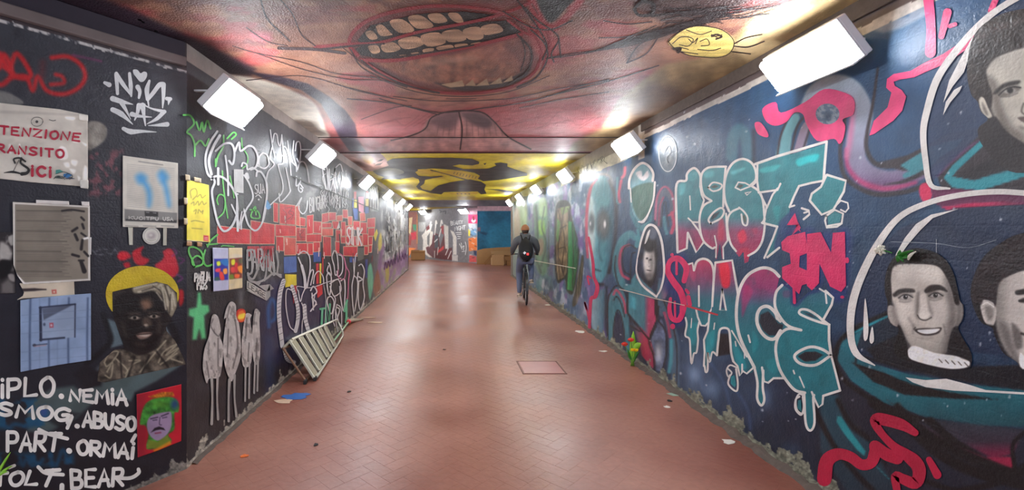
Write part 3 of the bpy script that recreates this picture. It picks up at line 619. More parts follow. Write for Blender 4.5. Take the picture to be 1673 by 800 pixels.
letter('painted_letter', '795,262 860,300 880,385 960,310 1040,285 1125,340 1125,380 1062,495 1098,520 1108,715 1170,950 1065,985 1060,1040 1030,1060 1000,1000 1000,1160 975,1210 945,1160 940,980 880,950 810,870 765,720 755,640 770,590 830,540 780,480 745,400 750,310', vgrad((460, (54, 96, 122)), (500, (34, 112, 126)), (560, (26, 122, 134)), (650, (26, 112, 124))),
       [('860,850 960,930 900,920', (34, 156, 166), .4), ('800,300 850,300 840,340 800,340', (96, 74, 112), .8), ('800,230 1060,250 1050,300 960,330 890,400 850,380 840,290', (20, 50, 108), .85)],
       [('792,262 752,310 745,400 785,480 835,530 915,556', 4.4), ('915,556 840,545 790,570 758,620 750,700 775,810 830,900 880,950 940,965', 4.6), ('1036,286 1075,310 1082,380', 3), ('1075,300 1125,345 1115,390 1058,492', 4), ('1058,492 1098,520 1098,620 1110,715', 4.4), ('1110,715 1140,830 1170,950', 3.6), ('1170,950 1060,985', 4), ('1060,985 1055,1040 1030,1060 1005,1010 985,960', 3.4), ('935,970 945,1160 975,1212 1003,1160 995,1010 1000,980', 4), ('930,980 900,975 880,1020 890,1080 925,1100 935,1050', 3),
        ('1100,520 1040,505 970,480 905,448 915,422 960,425 1020,460 1058,495', 4), ('1108,715 1050,680 980,665 910,690 872,725 895,765 950,785 1020,780 1108,722', 4.6), ('905,860 935,930', 2.4), ('865,820 872,840', 2.6)],
       [('930,440 980,450 1020,480 980,470', (34, 48, 66)), ('890,726 940,698 1010,695 1062,718 1010,755 940,762', (22, 26, 36))], T=T, label='broad teal letter E at the end of the second word')
# the drip of the crimson I lies over the E
ink = Ink(R_)                                                      # loops of drip under the A
T = (1080, 540, 4)
for s, w in (('495,240 450,225 428,260 440,300 462,275 440,250', 2.6), ('450,290 440,350 490,395 502,350 490,250', 3), ('905,430 880,450 878,510 915,550 932,500 925,430', 3)): ink.stroke(P(s, T), w, WHT)
ink.poly(P('455,300 480,290 490,350 482,370 455,345', T), (30, 140, 150)); ink.poly(P('895,455 915,450 918,530 892,505', T), (30, 120, 130)); ink.build('painted_drip')
PK = (214, 40, 98)
T = (1040, 120, 2.221)
ink = Ink(R_); ink.poly(P('525,612 548,590 612,574 622,650 592,662 590,702 622,716 624,760 600,768 590,800 560,772 528,742 528,702 560,690 556,652 528,640', T), PK)
ink.stroke([(1296.5, 460), (1298, 494)], [4, 3, 5], PK); ink.dot((1298, 490), 2.6, PK, 5); ink.build('painted_letter', label='crimson letter I with short bars and a drip')
ink = Ink(R_); ink.poly(P('618,582 668,575 706,650 712,578 756,574 760,770 742,792 702,772 664,690 662,760 636,786 618,770', T), PK); ink.dot((1384, 425), 3.4, PK, 5); ink.dot((1376, 485), 3.4, PK, 2.5); ink.build('painted_letter', label='crimson letter N')
ink = Ink(R_); ink.poly(P('570,512 552,545 588,545 562,582 580,560 596,575 572,512', T), PK); ink.poly(P('575,505 545,550 590,548 560,590 596,560 584,536', T), PK); ink.build('painted_bolt')
T = (1080, 400, 4)
ink = Ink(R_); ink.stroke(P('150,235 165,150 115,88 60,105 45,170 78,235 130,310 148,400 120,485 72,480 55,420 62,350', T), [8, 10, 9, 8, 10, 11, 10, 9, 8, 7, 5], PK)
for s, w in (('102,100 102,190', 4), ('90,370 92,480', 3.5), ('128,400 128,470', 3)): ink.stroke(P(s, T), w, PK)
ink.dot((1099, 533), 4, PK, 4.6); ink.stroke(P('165,295 178,312', T), 5, PK); ink.stroke(P('178,340 188,390', T), 7, PK); ink.dot((1098, 416), 3, PK); ink.build('painted_letter', label='thin crimson letter S at the left of the second word')
# pink and crimson splashes
PS = (226, 70, 124)
T = (1220, 100, 3.478)
ink = Ink(R_); ink.poly(P('90,268 165,232 195,292 330,232 440,158 560,180 610,220 606,300 545,330 560,370 548,440 525,470 495,440 400,452 340,360 318,300 270,292 225,345 160,366 108,338', T), PS, True)
ink.poly(P('45,352 82,350 122,412 112,432 62,410', T), PS, True); ink.build('painted_splash')
patch('painted_boss', R_, [(1352+17*math.cos(a)*1.15, 186+17*math.sin(a)) for a in np.linspace(0, 6.1, 20)], lambda c: [c.mottle((150, 160, 172), .25, .25, .5, .1, .8), c.ell(1352, 190, 6, 6, (40, 60, 84), 1, .8)], (92, 112, 134), wr)
ink = Ink(R_); ink.poly(P('697,422 722,338 800,262 822,178 792,150 797,100 835,72 930,55 1010,8 1113,-40 1220,-110 1300,-190 1330,-180 1250,-70 1140,10 1030,55 950,92 870,104 835,116 842,140 882,165 906,200 884,280 832,338 725,412', T), PS)
T = (1340, 0, 2.222)
ink.stroke(P('392,-10 402,100 400,190', T), [17, 15, 18], PS); ink.stroke(P('462,45 440,132', T), [14, 10], PS); ink.stroke(P('470,95 490,88', T), 7, PS); ink.stroke(P('640,-10 620,40', T), 10, PS)
ink.build('painted_splash')
CR = (186, 28, 64)
T = (1340, 620, 4.444)
ink = Ink(R_); ink.stroke(P('30,720 50,590 130,540 220,560 300,615 370,600 400,520 395,480', T), [24, 23, 18, 17, 18, 20, 18], CR)
ink.stroke(P('690,385 590,325 440,285 395,300 430,370 520,470 620,540 700,610 720,680 690,750 600,720 545,700 560,820', T), [11, 19, 20, 14, 12, 14, 22, 22, 20, 17, 14, 12], CR)
ink.stroke(P('400,480 480,540 560,570', T), [18, 20, 20], CR); ink.stroke(P('790,580 850,690', T), [10, 14], CR); ink.build('painted_worm')
# helmets and white highlights
T = (1340, 0, 2.222)
ink = Ink(R_); ink.stroke(P('1150,640 1200,300 1120,60 980,-50 850,-60 740,-20 640,38 560,108 480,202 422,292 388,400 374,480 382,580 402,672 470,684', T), [10, 11, 11, 10, 10, 10, 11, 12, 12, 11, 10, 9, 3], WHT)
ink.poly(P('555,130 545,190 522,262 482,312 447,372 468,292 508,215', T), WHT); ink.poly(P('516,310 506,332 472,372 446,418 456,370 486,326', T), WHT); ink.build('painted_helmet', label='white visor line round the upper painted head')
T = (1340, 340, 1.739)
ink = Ink(R_); ink.stroke(P('960,450 1000,300 960,130 860,10 740,-34 600,-42 500,-47 400,-38 305,-15 225,25 165,100 118,190 92,270 86,350 102,412 155,446', T), [3, 10, 10, 10, 9, 9, 9, 9, 9, 10, 12, 13, 13, 12, 11, 2], WHT)
ink.poly(P('392,2 320,28 285,62 250,102 205,165 215,130 240,85 272,45 315,18', T), WHT)
ink.poly(P('128,255 137,330 134,370 124,372 123,320', T), WHT, True); ink.poly(P('148,335 153,372 146,385 140,372', T), WHT, True)
ink.poly(P('242,480 300,488 358,484 420,500 470,516 600,524 800,520 800,526 600,530 460,522 380,518 300,508 262,494', T), WHT)
ink.stroke(P('200,95 330,100 420,112 500,90', T), .7, (150, 160, 168)); ink.stroke(P('330,88 330,125', T), [.6, 2, .6], (200, 204, 206))
ink.build('painted_helmet', label='broad white visor line round the two lower painted heads')
T = (940, 220, 4)
ink = Ink(R_); ink.stroke(P('404,812 415,760 430,690 458,612 492,588 530,610 560,680 574,770 580,900 560,1000 530,1058', T), [1.5, 3, 3.5, 4, 4, 4, 3.6, 3.2, 2.5], WHT)
ink.stroke(P('404,812 400,900 440,985 530,1058', T), [2, 3, 3.5], WHT); ink.poly(P('470,640 490,622 470,690 452,712', T), WHT, True); ink.build('painted_helmet')
ink = Ink(R_); ink.stroke(P('350,350 355,290 385,225 435,185 480,205 508,250 505,300', T), 4, WHT); ink.stroke(P('360,350 365,440', T), 2, WHT); ink.stroke(P('520,310 510,420 480,510 445,565 412,568', T), [3.5, 3, 2.5, 5, 2], WHT); ink.build('painted_helmet')
ink = Ink(R_); ink.stroke([(a+1091, b+251) for a, b in [(14.5*math.cos(t), 29*math.sin(t)) for t in np.linspace(0, 6.28, 18)]], 1.6, (206, 212, 216))
ink.stroke([(1086, 248), (1092, 238), (1096, 248), (1090, 258), (1092, 266)], 1.2, (50, 60, 70)); ink.build('painted_moon')
T = (940, 400, 3.333)
ink = Ink(R_); ink.stroke(P('72,-40 95,90 100,170 120,225 108,280 86,292 80,360 76,450', T), [4, 5, 5, 7, 6, 5, 5], (206, 46, 94)); ink.stroke(P('85,180 65,170 75,215', T), 2.5, (206, 46, 94)); ink.stroke(P('60,350 50,310 65,360 72,400', T), 3, (206, 46, 94)); ink.build('painted_drip', label='crimson drip line beside the alien head')
ink = Ink(R_); ink.stroke(P('240,240 330,262 430,290 600,330', T), 1.4, (196, 178, 160), sm=False); ink.stroke([(1120, 499), (1172, 514)], 3, (196, 50, 60)); ink.build('scratch')
ink = Ink(R_); ink.stroke([(870, 425), (940, 438)], 1.2, (214, 210, 190)); ink.build('scratch')
# tags on the white-wash strip
rr = random.Random(4); ink = Ink(R_)
for k in range(8):
    x = 944+k*6.2; y = 284-(x-944)*.45; 
    ink.stroke([(x+rr.uniform(-1, 5), y+rr.uniform(-13, 3)) for _ in range(5)], .9, (64, 66, 60))
ink.build('painted_tag', label='small dark scribbled writing on the whitewashed strip')
# ---------------------------------------------------------------- the pasted black-and-white portraits
T1 = (1380, 380, 2.857)
def p1(c):
    F = lambda s, col, so=2, a=1, sm=True: c.fill(P(s, T1), col, so, a, sm)
    S = lambda s, w, col, so=1.5, a=1: c.stroke(P(s, T1), w, col, so, a)
    F('205,340 235,350 250,410 245,440 215,420 200,380', (150, 144, 138), 1.5); F('520,320 548,330 552,390 530,435 512,410', (112, 108, 104), 1.5)
    F('215,190 240,150 330,140 430,150 480,200 505,270 525,330 520,430 500,500 470,560 420,590 350,575 300,520 260,440 235,360 215,290', vgrad((430, (168, 162, 154)), (480, (176, 170, 162)), (540, (170, 164, 156)), (590, (120, 116, 110))), 3)
    F('470,200 520,300 525,430 490,540 450,580 470,480 480,380 470,280', (88, 84, 82), 8, .75)
    F('230,330 262,420 300,520 340,570 300,560 255,470 225,380', (96, 92, 90), 6, .7)
    F('250,160 420,160 440,210 340,225 250,215', (196, 190, 182), 9, .7)
    F('250,330 320,330 330,400 280,430 250,400', (190, 184, 176), 9, .7); F('410,320 470,320 480,390 440,420 410,390', (176, 170, 164), 9, .7)
    F('225,285 260,262 318,262 325,278 270,282 235,300', (40, 36, 36), 2, .9); F('372,268 400,245 450,246 480,275 440,268 385,282', (38, 34, 34), 2, .9)
    F('248,298 280,282 318,292 300,312 262,314', (110, 104, 100), 3, .9); F('385,286 420,274 462,288 445,304 400,306', (104, 98, 94), 3, .9)
    for ex, ey in ((284, 300), (424, 292)):
        c.ell(T1[0]+ex/T1[2], T1[1]+ey/T1[2], 8, 3.6, (168, 164, 160), .5); c.ell(T1[0]+ex/T1[2], T1[1]+ey/T1[2], 3.8, 3.4, (26, 24, 26), .4); c.ell(T1[0]+(ex+3)/T1[2], T1[1]+(ey-3)/T1[2], .9, .9, (220, 220, 220), .5)
        S(f'{ex-32},{ey+4} {ex-10},{ey-10} {ex+12},{ey-10} {ex+34},{ey+2}', 1.5, (30, 28, 28), 1)
        S(f'{ex-28},{ey+20} {ex},{ey+24} {ex+28},{ey+16}', 1.6, (110, 104, 100), 2, .8)
    F('335,290 350,280 352,340 345,400 330,380', (104, 98, 94), 4, .8); F('385,300 400,340 412,380 400,400 385,370', (120, 114, 110), 4, .7)
    F('352,290 378,290 392,360 402,385 375,402 345,392 350,350', (196, 190, 182), 3, .9)
    S('340,385 352,402 378,408 405,395', 1.8, (60, 56, 54), 1.2); S('325,440 300,400', 3, (120, 114, 110), 4, .6)
    F('325,452 365,445 410,445 452,442 440,468 400,480 355,476', (52, 46, 46), 1.5); F('342,454 400,450 444,448 425,465 385,472 352,466', (214, 210, 204), 1.2)
    S('322,450 330,442', 2, (60, 54, 52), 1); S('360,492 410,492', 4, (140, 134, 128), 3, .8); S('320,430 318,470', 2.5, (110, 104, 100), 3, .6); S('462,430 470,470', 2.5, (90, 84, 82), 3, .6)
    F('240,150 215,200 220,300 205,340 192,290 190,210 215,140 260,95 330,75 410,90 470,130 505,190 522,260 535,330 515,330 500,270 470,200 430,155 340,145', (34, 30, 30), 1.8)
    for a in range(9): S(f'{250+a*28},{95+abs(a-4)*8} {240+a*30},{140+abs(a-4)*4}', 1.2, (66, 60, 58), 1.5, .7)
    F('250,430 290,520 300,600 230,560', (26, 24, 26), 2); F('300,540 330,528 420,560 520,575 578,595 575,625 500,635 400,618 310,590 295,560', noisy((206, 202, 196), .1, .2), 1.2)
    for a in range(5): S(f'{440+a*30},{590+a*4} {455+a*30},{606+a*4}', 1.6, (70, 66, 64), 1)
    F('510,440 560,480 590,590 560,590 500,560 480,540', (30, 28, 32), 2)
    c.c = np.clip((c.c-92)*1.32+100, 14, 235)
o = patch('portrait', R_, P('190,200 215,135 262,92 335,72 415,88 475,130 508,190 524,250 540,320 555,340 553,400 530,440 545,480 590,560 592,610 575,632 500,640 400,625 300,600 225,560 240,500 250,445 212,425 198,370 200,320 188,280', T1), p1, (34, 34, 40), wr, res=1.0, sm=True)
tag(o, 'black-and-white pasted portrait of a short-haired smiling person')
def p2(c):
    F = lambda s, col, so=2, a=1, sm=True: c.fill(P(s, T1), col, so, a, sm)
    S = lambda s, w, col, so=1.5, a=1: c.stroke(P(s, T1), w, col, so, a)
    F('700,240 780,190 860,170 960,190 1000,260 1005,400 970,520 900,600 830,610 760,560 715,470 700,360', hgrad((1625, (120, 116, 110)), (1650, (168, 162, 156)), (1690, (178, 172, 166)), (1735, (110, 106, 102))), 4)
    F('720,420 760,560 830,620 790,520 760,430', (92, 88, 86), 8, .8)
    F('632,320 670,315 705,340 706,400 690,435 660,425 640,380', (168, 162, 156), 1.5); F('655,345 690,350 690,400 668,405', (100, 96, 92), 4, .8); S('645,335 665,325 695,345', 1.6, (205, 200, 194), 1)
    F('800,270 860,262 860,282 805,290', (44, 40, 40), 2); F('815,312 860,300 860,325 820,325', (60, 56, 54), 2)
    F('590,260 620,170 690,80 760,30 860,0 960,40 1020,140 1010,230 940,185 860,170 770,200 720,240 705,340 690,320 650,310 640,330 615,350 595,310', noisy((46, 40, 42), .3, .1), 2)
    S('640,200 720,130 860,110', 3, (72, 64, 66), 4, .6); S('620,330 640,420 690,440', 5, (24, 22, 24), 3)
    F('780,420 820,460 830,530 800,540 785,480', (84, 80, 78), 4, .8); S('825,470 870,482 920,470', 4, (60, 56, 54), 2); F('905,270 965,262 968,282 908,288', (44, 40, 40), 2); S('815,318 860,316', 3, (40, 36, 36), 1.5); S('915,312 960,310', 3, (40, 36, 36), 1.5); F('872,300 900,300 915,400 870,410', (190, 184, 176), 4, .8); S('868,410 890,418 915,408', 2, (80, 76, 74), 1.5); F('960,190 1010,240 1020,330 1000,330 990,260', (40, 36, 38), 2)
    F('820,560 870,600 960,560 960,620 830,635', (210, 206, 200), 1.5)
    c.c = np.clip((c.c-92)*1.32+100, 14, 235)
o = patch('portrait', R_, P('588,290 600,210 650,110 740,40 800,10 880,0 970,40 1025,140 1025,330 1010,420 980,540 990,640 900,650 830,640 800,600 740,560 700,480 690,445 640,420 610,370', T1), p2, (34, 32, 36), wr, res=1.0, sm=True)
tag(o, 'black-and-white pasted portrait of a person in a dark soft cap')
T2 = (1500, 0, 3.075)
def p3(c):
    F = lambda s, col, so=2, a=1, sm=True: c.fill(P(s, T2), col, so, a, sm)
    S = lambda s, w, col, so=1.5, a=1: c.stroke(P(s, T2), w, col, so, a)
    F('330,340 370,290 450,260 600,220 700,250 770,340 775,520 720,660 620,740 540,720 480,690 420,620 380,580 360,500 350,400', vgrad((90, (166, 162, 152)), (150, (176, 172, 160)), (230, (150, 146, 136))), 4)
    F('345,380 372,520 400,610 470,690 540,720 500,620 430,540 400,420', (96, 90, 84), 8, .75)
    F('440,560 520,560 540,640 480,640', (190, 186, 174), 9, .7)
    F('378,468 420,425 470,408 512,405 500,424 440,440 400,468', (46, 42, 40), 2.5, .95)
    F('402,478 440,440 500,430 515,448 470,476 420,488', (104, 98, 92), 3)
    c.ell(T2[0]+458/T2[2], T2[1]+456/T2[2], 11, 4.4, (150, 146, 138), .5); c.ell(T2[0]+462/T2[2], T2[1]+454/T2[2], 5, 4.6, (30, 28, 28), .4); S('405,478 440,448 480,436 515,440', 2, (30, 28, 28), 1)
    S('415,486 460,484 500,468', 1.5, (90, 84, 80), 1.5, .8)
    F('520,470 535,440 600,470 600,590 540,560', (186, 180, 170), 5, .8); S('530,520 520,560 545,580', 2.5, (90, 84, 78), 2)
    F('500,592 545,585 600,600 600,625 540,618', (92, 80, 76), 2); S('515,640 580,660', 5, (100, 94, 88), 4, .7); F('620,410 680,400 725,430 680,424 625,428', (46, 42, 40), 2.5, .95); c.ell(T2[0]+672/T2[2], T2[1]+456/T2[2], 9, 4, (150, 146, 138), .5); c.ell(T2[0]+672/T2[2], T2[1]+455/T2[2], 4.4, 4, (30, 28, 28), .4); S('635,448 670,436 710,448', 2, (30, 28, 28), 1); F('720,380 775,400 770,540 700,680 720,540', (96, 90, 84), 8, .7)
    F('306,492 330,490 352,540 372,585 350,592 320,560 308,525', (176, 172, 160), 1.5); F('322,515 345,555 350,580 330,560', (110, 104, 98), 3)
    F('250,400 258,300 270,220 300,150 370,100 460,60 620,50 730,90 800,180 810,330 780,430 765,330 700,240 620,215 540,235 450,262 380,300 345,350 345,400 372,470 365,540 340,500 318,482 300,500 270,460', noisy((54, 48, 46), .35, .12), 2.5)
    for a in range(10): S(f'{300+a*26},{190-a*9} {330+a*26},{120-a*3} {370+a*24},{150-a*4}', 2, (92, 84, 80), 2.5, .55)
    F('380,585 430,650 500,700 620,770 740,700 860,800 860,900 400,900 250,760 300,660', (46, 42, 44), 2.5)
    c.c = np.clip((c.c-92)*1.32+100, 14, 235)
o = patch('portrait', R_, P('245,360 262,230 300,150 370,95 470,55 640,35 740,80 812,180 820,340 790,460 770,560 760,660 860,780 860,860 640,860 460,860 330,740 300,650 350,600 315,560 298,510 265,470', T2), p3, (46, 42, 42), wr, res=1.2, sm=True)
tag(o, 'black-and-white pasted portrait in three-quarter view in the upper visor')
# ---------------------------------------------------------------- left wall, long stretch
SLV = (196, 196, 198); GRN = (92, 190, 84); RED = (206, 40, 50)
def left_paint(c):
    z = c.V[:, 2]
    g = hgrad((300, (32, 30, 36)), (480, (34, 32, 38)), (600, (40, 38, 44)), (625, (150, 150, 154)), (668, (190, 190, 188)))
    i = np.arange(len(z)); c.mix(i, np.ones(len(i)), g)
    c.fill([(290, 90), (500, 225), (640, 310), (640, 345), (560, 320), (480, 300), (420, 300), (300, 280)], (66, 70, 78), 14, .9)  # upper wall greyed: lamp light painted into the charcoal
    c.mottle((58, 60, 66), .03, .03, .5, .3, .6, seed=3)
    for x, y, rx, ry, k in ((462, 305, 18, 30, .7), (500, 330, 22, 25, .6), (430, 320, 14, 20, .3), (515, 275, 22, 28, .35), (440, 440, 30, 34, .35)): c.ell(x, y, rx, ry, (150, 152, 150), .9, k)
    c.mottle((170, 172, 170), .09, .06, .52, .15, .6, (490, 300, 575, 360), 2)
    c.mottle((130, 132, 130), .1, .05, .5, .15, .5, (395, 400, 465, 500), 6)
    # navy and blue haze round the striped letters
    c.fill(P('418,470 470,450 520,460 540,520 520,575 470,600 425,590'), (34, 32, 72), 16, .9)
    c.ell(528, 508, 11, 22, (44, 34, 74), .5, .9)
    T = (300, 440, 2.666)
    c.stroke(P('375,560 373,420 372,300', T), 12, (24, 50, 92), 9, .85); c.stroke(P('372,250 370,170 385,130 402,160 400,210 380,228', T), 6, (34, 92, 150), 3, .9)
    c.fill(P('62,100 74,100 80,152 108,156 112,182 90,202 92,250 98,300 78,302 68,262 56,305 38,306 44,210 22,200 24,172 56,164', T), (96, 205, 136), 3)
    c.fill(P('240,90 262,90 268,150 262,300 240,300 232,170', T), (84, 82, 84), 6, .6)
    c.stroke(P('248,100 250,150', T), 5, (120, 120, 122), 4, .7)
    # far silver piece
    c.mottle((236, 236, 236), .25, .07, .48, .12, .8, (618, 320, 672, 470), 2)
    c.mottle((90, 90, 96), .3, .08, .57, .08, .5, (618, 320, 672, 460), 8)
    c.fill(P('622,430 640,420 668,400 668,440 640,462 622,482'), (150, 96, 160), 5, .6)
    c.mottle((150, 160, 120), .2, .08, .5, .1, .7, (612, 425, 668, 480), 5)
    c.stroke([(627, 400), (622, 420), (618, 450)], 5, (140, 90, 150), 3, .8)
    for s, col in (('600,445 606,430 610,460 604,490', (110, 200, 160)), ('610,470 617,440 622,470 616,488', (150, 90, 60)), ('630,440 634,430 636,450 632,462', (190, 180, 70)), ('618,395 622,380 624,400 619,410', (220, 200, 80))): c.fill(P(s), col, 1.5, .85, True)
    c.ell(607, 345, 8, 22, (90, 80, 78), .4, .8); c.ell(630, 362, 6, 14, (90, 90, 90), .5, .6)
    # strip between wall paint and ceiling, chipped foot
    edge = 2.665+.015*(fbm(c.V[:, 1]*5, z*0+4)-.5)
    i = np.nonzero(z > edge)[0]; c.mix(i, np.ones(len(i)), (150, 138, 132))
    n = fbm(c.V[:, 1]*11, z*10+8, 4); foot = .035+.16*np.clip(n-.48, 0, 1)*2.2
    i = np.nonzero((z < foot))[0]; c.mix(i, np.ones(len(i)), noisy((176, 172, 158), .5, .3, seed=2))
ys = np.concatenate([XL*FX/(np.arange(667.5, 560, -1.0)-CX), XL*FX/(np.arange(560, 305, -1.6)-CX), [3.04]])
wl = wall('wall_left', ys, np.concatenate([np.arange(0, 2.77, .0075), [ZC]]), lambda a, b: np.stack([np.full_like(a, XL), a, b], -1), L_, (36, 34, 40), left_paint)
def wq(x0, x1, ya, yb, inset=0.0):
    """rectangle on the left wall: height range given at its near edge x0, the far edge follows the wall's perspective"""
    f = (CX-x1)/(CX-x0); return [(x0+inset, ya+inset), (x1-inset, CY+(ya-CY)*f+inset), (x1-inset, CY+(yb-CY)*f-inset), (x0+inset, yb-inset)]
# red painted blocks: each block one part, pale joints under them
T = (430, 290, 4.209)
blocks = []
def blk(s, col, joint=True): blocks.append((P(s, T), col, joint))
RD = (208, 30, 44); RP = (214, 84, 70); BL = (44, 84, 160)
BR = [('-315,330 -90,358 -90,456 -315,450', RD), ('-84,295 78,322 78,456 -84,456', RD), ('70,172 102,178 102,308 72,302', RD), ('112,178 220,192 220,324 114,316', RD), ('224,194 250,196 252,332 226,326', RP),
      ('254,272 290,280 288,334 254,330', RD), ('84,322 224,332 224,402 86,402', RD), ('228,344 293,346 293,436 228,436', (186, 40, 46)), ('90,404 140,408 140,504 92,500', RD), ('146,410 225,414 225,530 146,532', RP),
      ('228,452 303,452 303,520 230,522', RD), ('306,452 342,452 342,528 308,530', RD), ('300,262 345,255 342,384 300,388', RD), ('346,300 400,305 400,384 346,380', RD), ('296,392 400,388 400,440 298,442', RD),
      ('404,250 450,240 450,300 404,310', RD), ('452,240 500,240 500,290 452,296', RD), ('505,262 545,258 545,296 505,298', RP), ('546,220 580,222 582,278 548,276', RD), ('404,314 470,312 470,342 404,344', RD), ('404,350 480,350 480,398 404,400', RP),
      ('474,300 520,300 520,352 482,350', RD), ('412,404 466,410 466,538 414,536', RD), ('346,444 390,444 390,505 346,512', RD), ('496,440 530,444 530,520 498,518', RD), ('500,360 532,362 532,440 500,436', RD),
      ('536,304 566,304 566,400 536,402', RD), ('534,408 566,408 566,450 536,450', RD), ('568,330 616,332 616,400 568,400', RD), ('570,404 640,404 640,468 570,470', RD), ('552,474 648,474 648,540 552,536', RD), ('620,300 664,302 664,360 620,356', RD),
      ('645,400 690,400 690,468 645,470', RP), ('668,308 712,310 712,390 668,384', RD), ('684,386 720,388 720,466 686,466', RD), ('716,282 770,276 768,340 716,342', RD), ('722,350 766,346 764,400 722,402', RD), ('724,406 752,404 750,460 724,462', RD), ('696,472 722,474 720,528 696,530', RD), ('664,245 700,240 704,296 668,300', RP),
      ('726,464 748,464 746,512 726,516', RD), ('582,268 612,268 612,326 586,326', RP), ('-20,470 74,466 74,620 -20,620', (170, 44, 60)), ('-110,470 -26,470 -26,560 -110,540', (176, 40, 52))]
BR += [('342,514 398,512 398,578 346,582', BL), ('140,544 230,538 232,650 142,660', (72, 104, 170)), ('148,662 230,664 232,740 150,756', (224, 204, 50)), ('196,742 232,740 232,830 206,870', (200, 50, 62)), ('592,546 640,546 640,582 592,584', BL),
       ('362,590 384,588 384,730 364,732', RD), ('386,588 402,588 400,728 386,730', (226, 204, 60)), ('404,545 416,550 414,660 406,664', RD), ('364,736 410,734 410,800 372,830', RD),
       ('614,210 652,214 652,290 626,290', BL), ('624,150 646,150 646,208 624,208', (226, 204, 70)), ('622,95 642,95 642,148 622,148', (206, 50, 56)), ('698,200 728,198 728,244 698,250', BL), ('702,145 726,145 726,196 702,198', (226, 204, 70)), ('706,92 724,92 724,144 706,144', (206, 50, 56)),
       ('652,130 694,130 694,250 656,230', (226, 150, 172)), ('612,140 622,140 622,208 612,208', (90, 110, 180)), ('700,560 720,560 718,690 702,690', (50, 60, 130)), ('466,410 494,412 494,510 468,530', (90, 92, 94)), ('648,480 694,482 694,560 648,576', (96, 98, 92)), ('758,400 782,350 790,380 770,440', (224, 206, 70))]
for k, (s, col) in enumerate(BR):
    pts = P(s, T); cx = sum(p[0] for p in pts)/4; cy = sum(p[1] for p in pts)/4
    ik = Ink(L_)
    if k < 42 and k not in (): ik.poly([(cx+(x-cx)*1.0+math.copysign(.55, x-cx), cy+(y-cy)+math.copysign(.6, y-cy)) for x, y in pts], (214, 176, 150))
    ik.poly([(x-math.copysign(.35, x-cx), y-math.copysign(.35, y-cy)) for x, y in pts], noisy(col, .1, .2, seed=k)); ik.build('painted_block')
ink = Ink(L_)
rr = random.Random(11)
for k in range(26): 
    x = 455+rr.random()*165; y = 350+rr.random()*60+ (x-455)*.06; ink.stroke([(x, y), (x+rr.uniform(-1, 1), y+rr.uniform(4, 14))], rr.uniform(.7, 1.6), rr.choice([(236, 190, 180), (240, 220, 210), (130, 20, 30)]))
ink.poly(P('505,352 522,302 528,345', T), (230, 226, 222)); ink.stroke(P('524,390 530,450 528,520', T), 2, (26, 24, 28))
for s in ('135,220 160,250 150,300', '150,210 200,205 175,240 200,260 165,290', '180,230 210,240 195,290', '240,370 280,362 250,400 285,410', '250,380 262,420'): ink.stroke(P(s, T), .9, (110, 18, 28))
ink.build('painted_scrawl')
def tagset(name, T, items, col, label=None, pl=None):
    ik = Ink(pl or L_)
    for s, w in items: ik.stroke(P(s, T), w, col)
    return ik.build(name, label=label)
# green tags
T = (300, 180, 3.636)
tagset('painted_tag', T, [('0,28 40,32 62,80 20,128 45,150 65,200 66,272', 3), ('66,210 100,180 130,212 150,170', 3), ('75,70 95,120 110,70 120,130 140,60 160,110', 3), ('190,332 205,270 235,215 238,150', 3), ('190,290 192,330', 3), ('258,168 295,132 312,145 285,172', 2.6), ('345,165 350,220 380,270 376,320 350,345', 2), ('205,560 198,530 215,500 245,520 240,600 205,640', 2.2), ('230,360 235,440 250,560 262,640', 2.2), ('275,390 290,460 300,520', 2), ('395,590 440,600 450,640 400,632 425,570 430,620', 2.4)], (96, 196, 88), 'thin green spray tag behind the white outline lettering')
T = (300, 380, 6.667)
tagset('painted_tag', T, [('120,370 98,300 60,225 65,160 130,162 195,210 212,285 200,345 120,372', 3), ('100,345 95,290 150,250 210,290', 3), ('235,190 215,270 225,335 260,362 320,345', 3), ('370,20 300,80 260,150', 3), ('250,130 370,120', 2.4), ('410,150 440,140 550,150', 1.6)], GRN, 'bright green looping tag under the yellow poster')
# white outline throw-up
T = (300, 180, 3.636)
W1 = (214, 216, 218)
tagset('painted_throwup', T, [('200,125 155,195 130,280 142,375 185,420 168,480 180,570 205,670 240,718 285,690 318,610 318,520 280,445 235,400 190,392 165,410', 3.6), ('215,150 175,220 150,300 165,380', 4.5), ('190,242 240,200 285,200 302,250 292,320 270,300', 3.4), ('302,250 330,190 338,242 385,212 420,225 442,280 430,335 400,352', 3.4), ('345,332 352,312 375,322 380,352 410,340 440,360', 2.6),
   ('450,330 448,285 470,255 498,270 506,320 480,345 440,330', 2.6), ('248,270 262,380 265,505', 3), ('205,345 206,440', 4), ('320,500 318,600 322,715', 4), ('360,385 392,440 412,520 372,590 345,660 342,705', 2.8), ('358,590 385,680 430,714 470,660 490,560 494,440 465,372 438,365 432,392', 3), ('375,380 380,400', 6), ('285,560 320,640 330,700', 2.4), ('330,690 350,590 360,590', 2)], W1, 'large white outline lettering right of the yellow poster')
ink = Ink(L_); ink.poly(P('298,350 355,352 356,492 300,485', T), lambda x, y: noisy((205, 206, 204), .3, .5)(x, y)); ink.poly(P('318,500 360,505 355,600 330,600', T), (66, 70, 68))
write(ink, 'SUA', P('422,440 478,436 482,492 424,496', T), 1.6, (214, 214, 214)); ink.stroke(P('428,512 444,502 462,520', T), 1.5, (214, 214, 214)); ink.dot(P('446,530', T)[0], 1.6, (214, 214, 214)); ink.build('painted_tag')
patch('painted_spot', L_, P('490,530 505,545 520,575 500,590 488,570', T), None, (86, 160, 214), wl, sm=True)
T = (420, 200, 5)
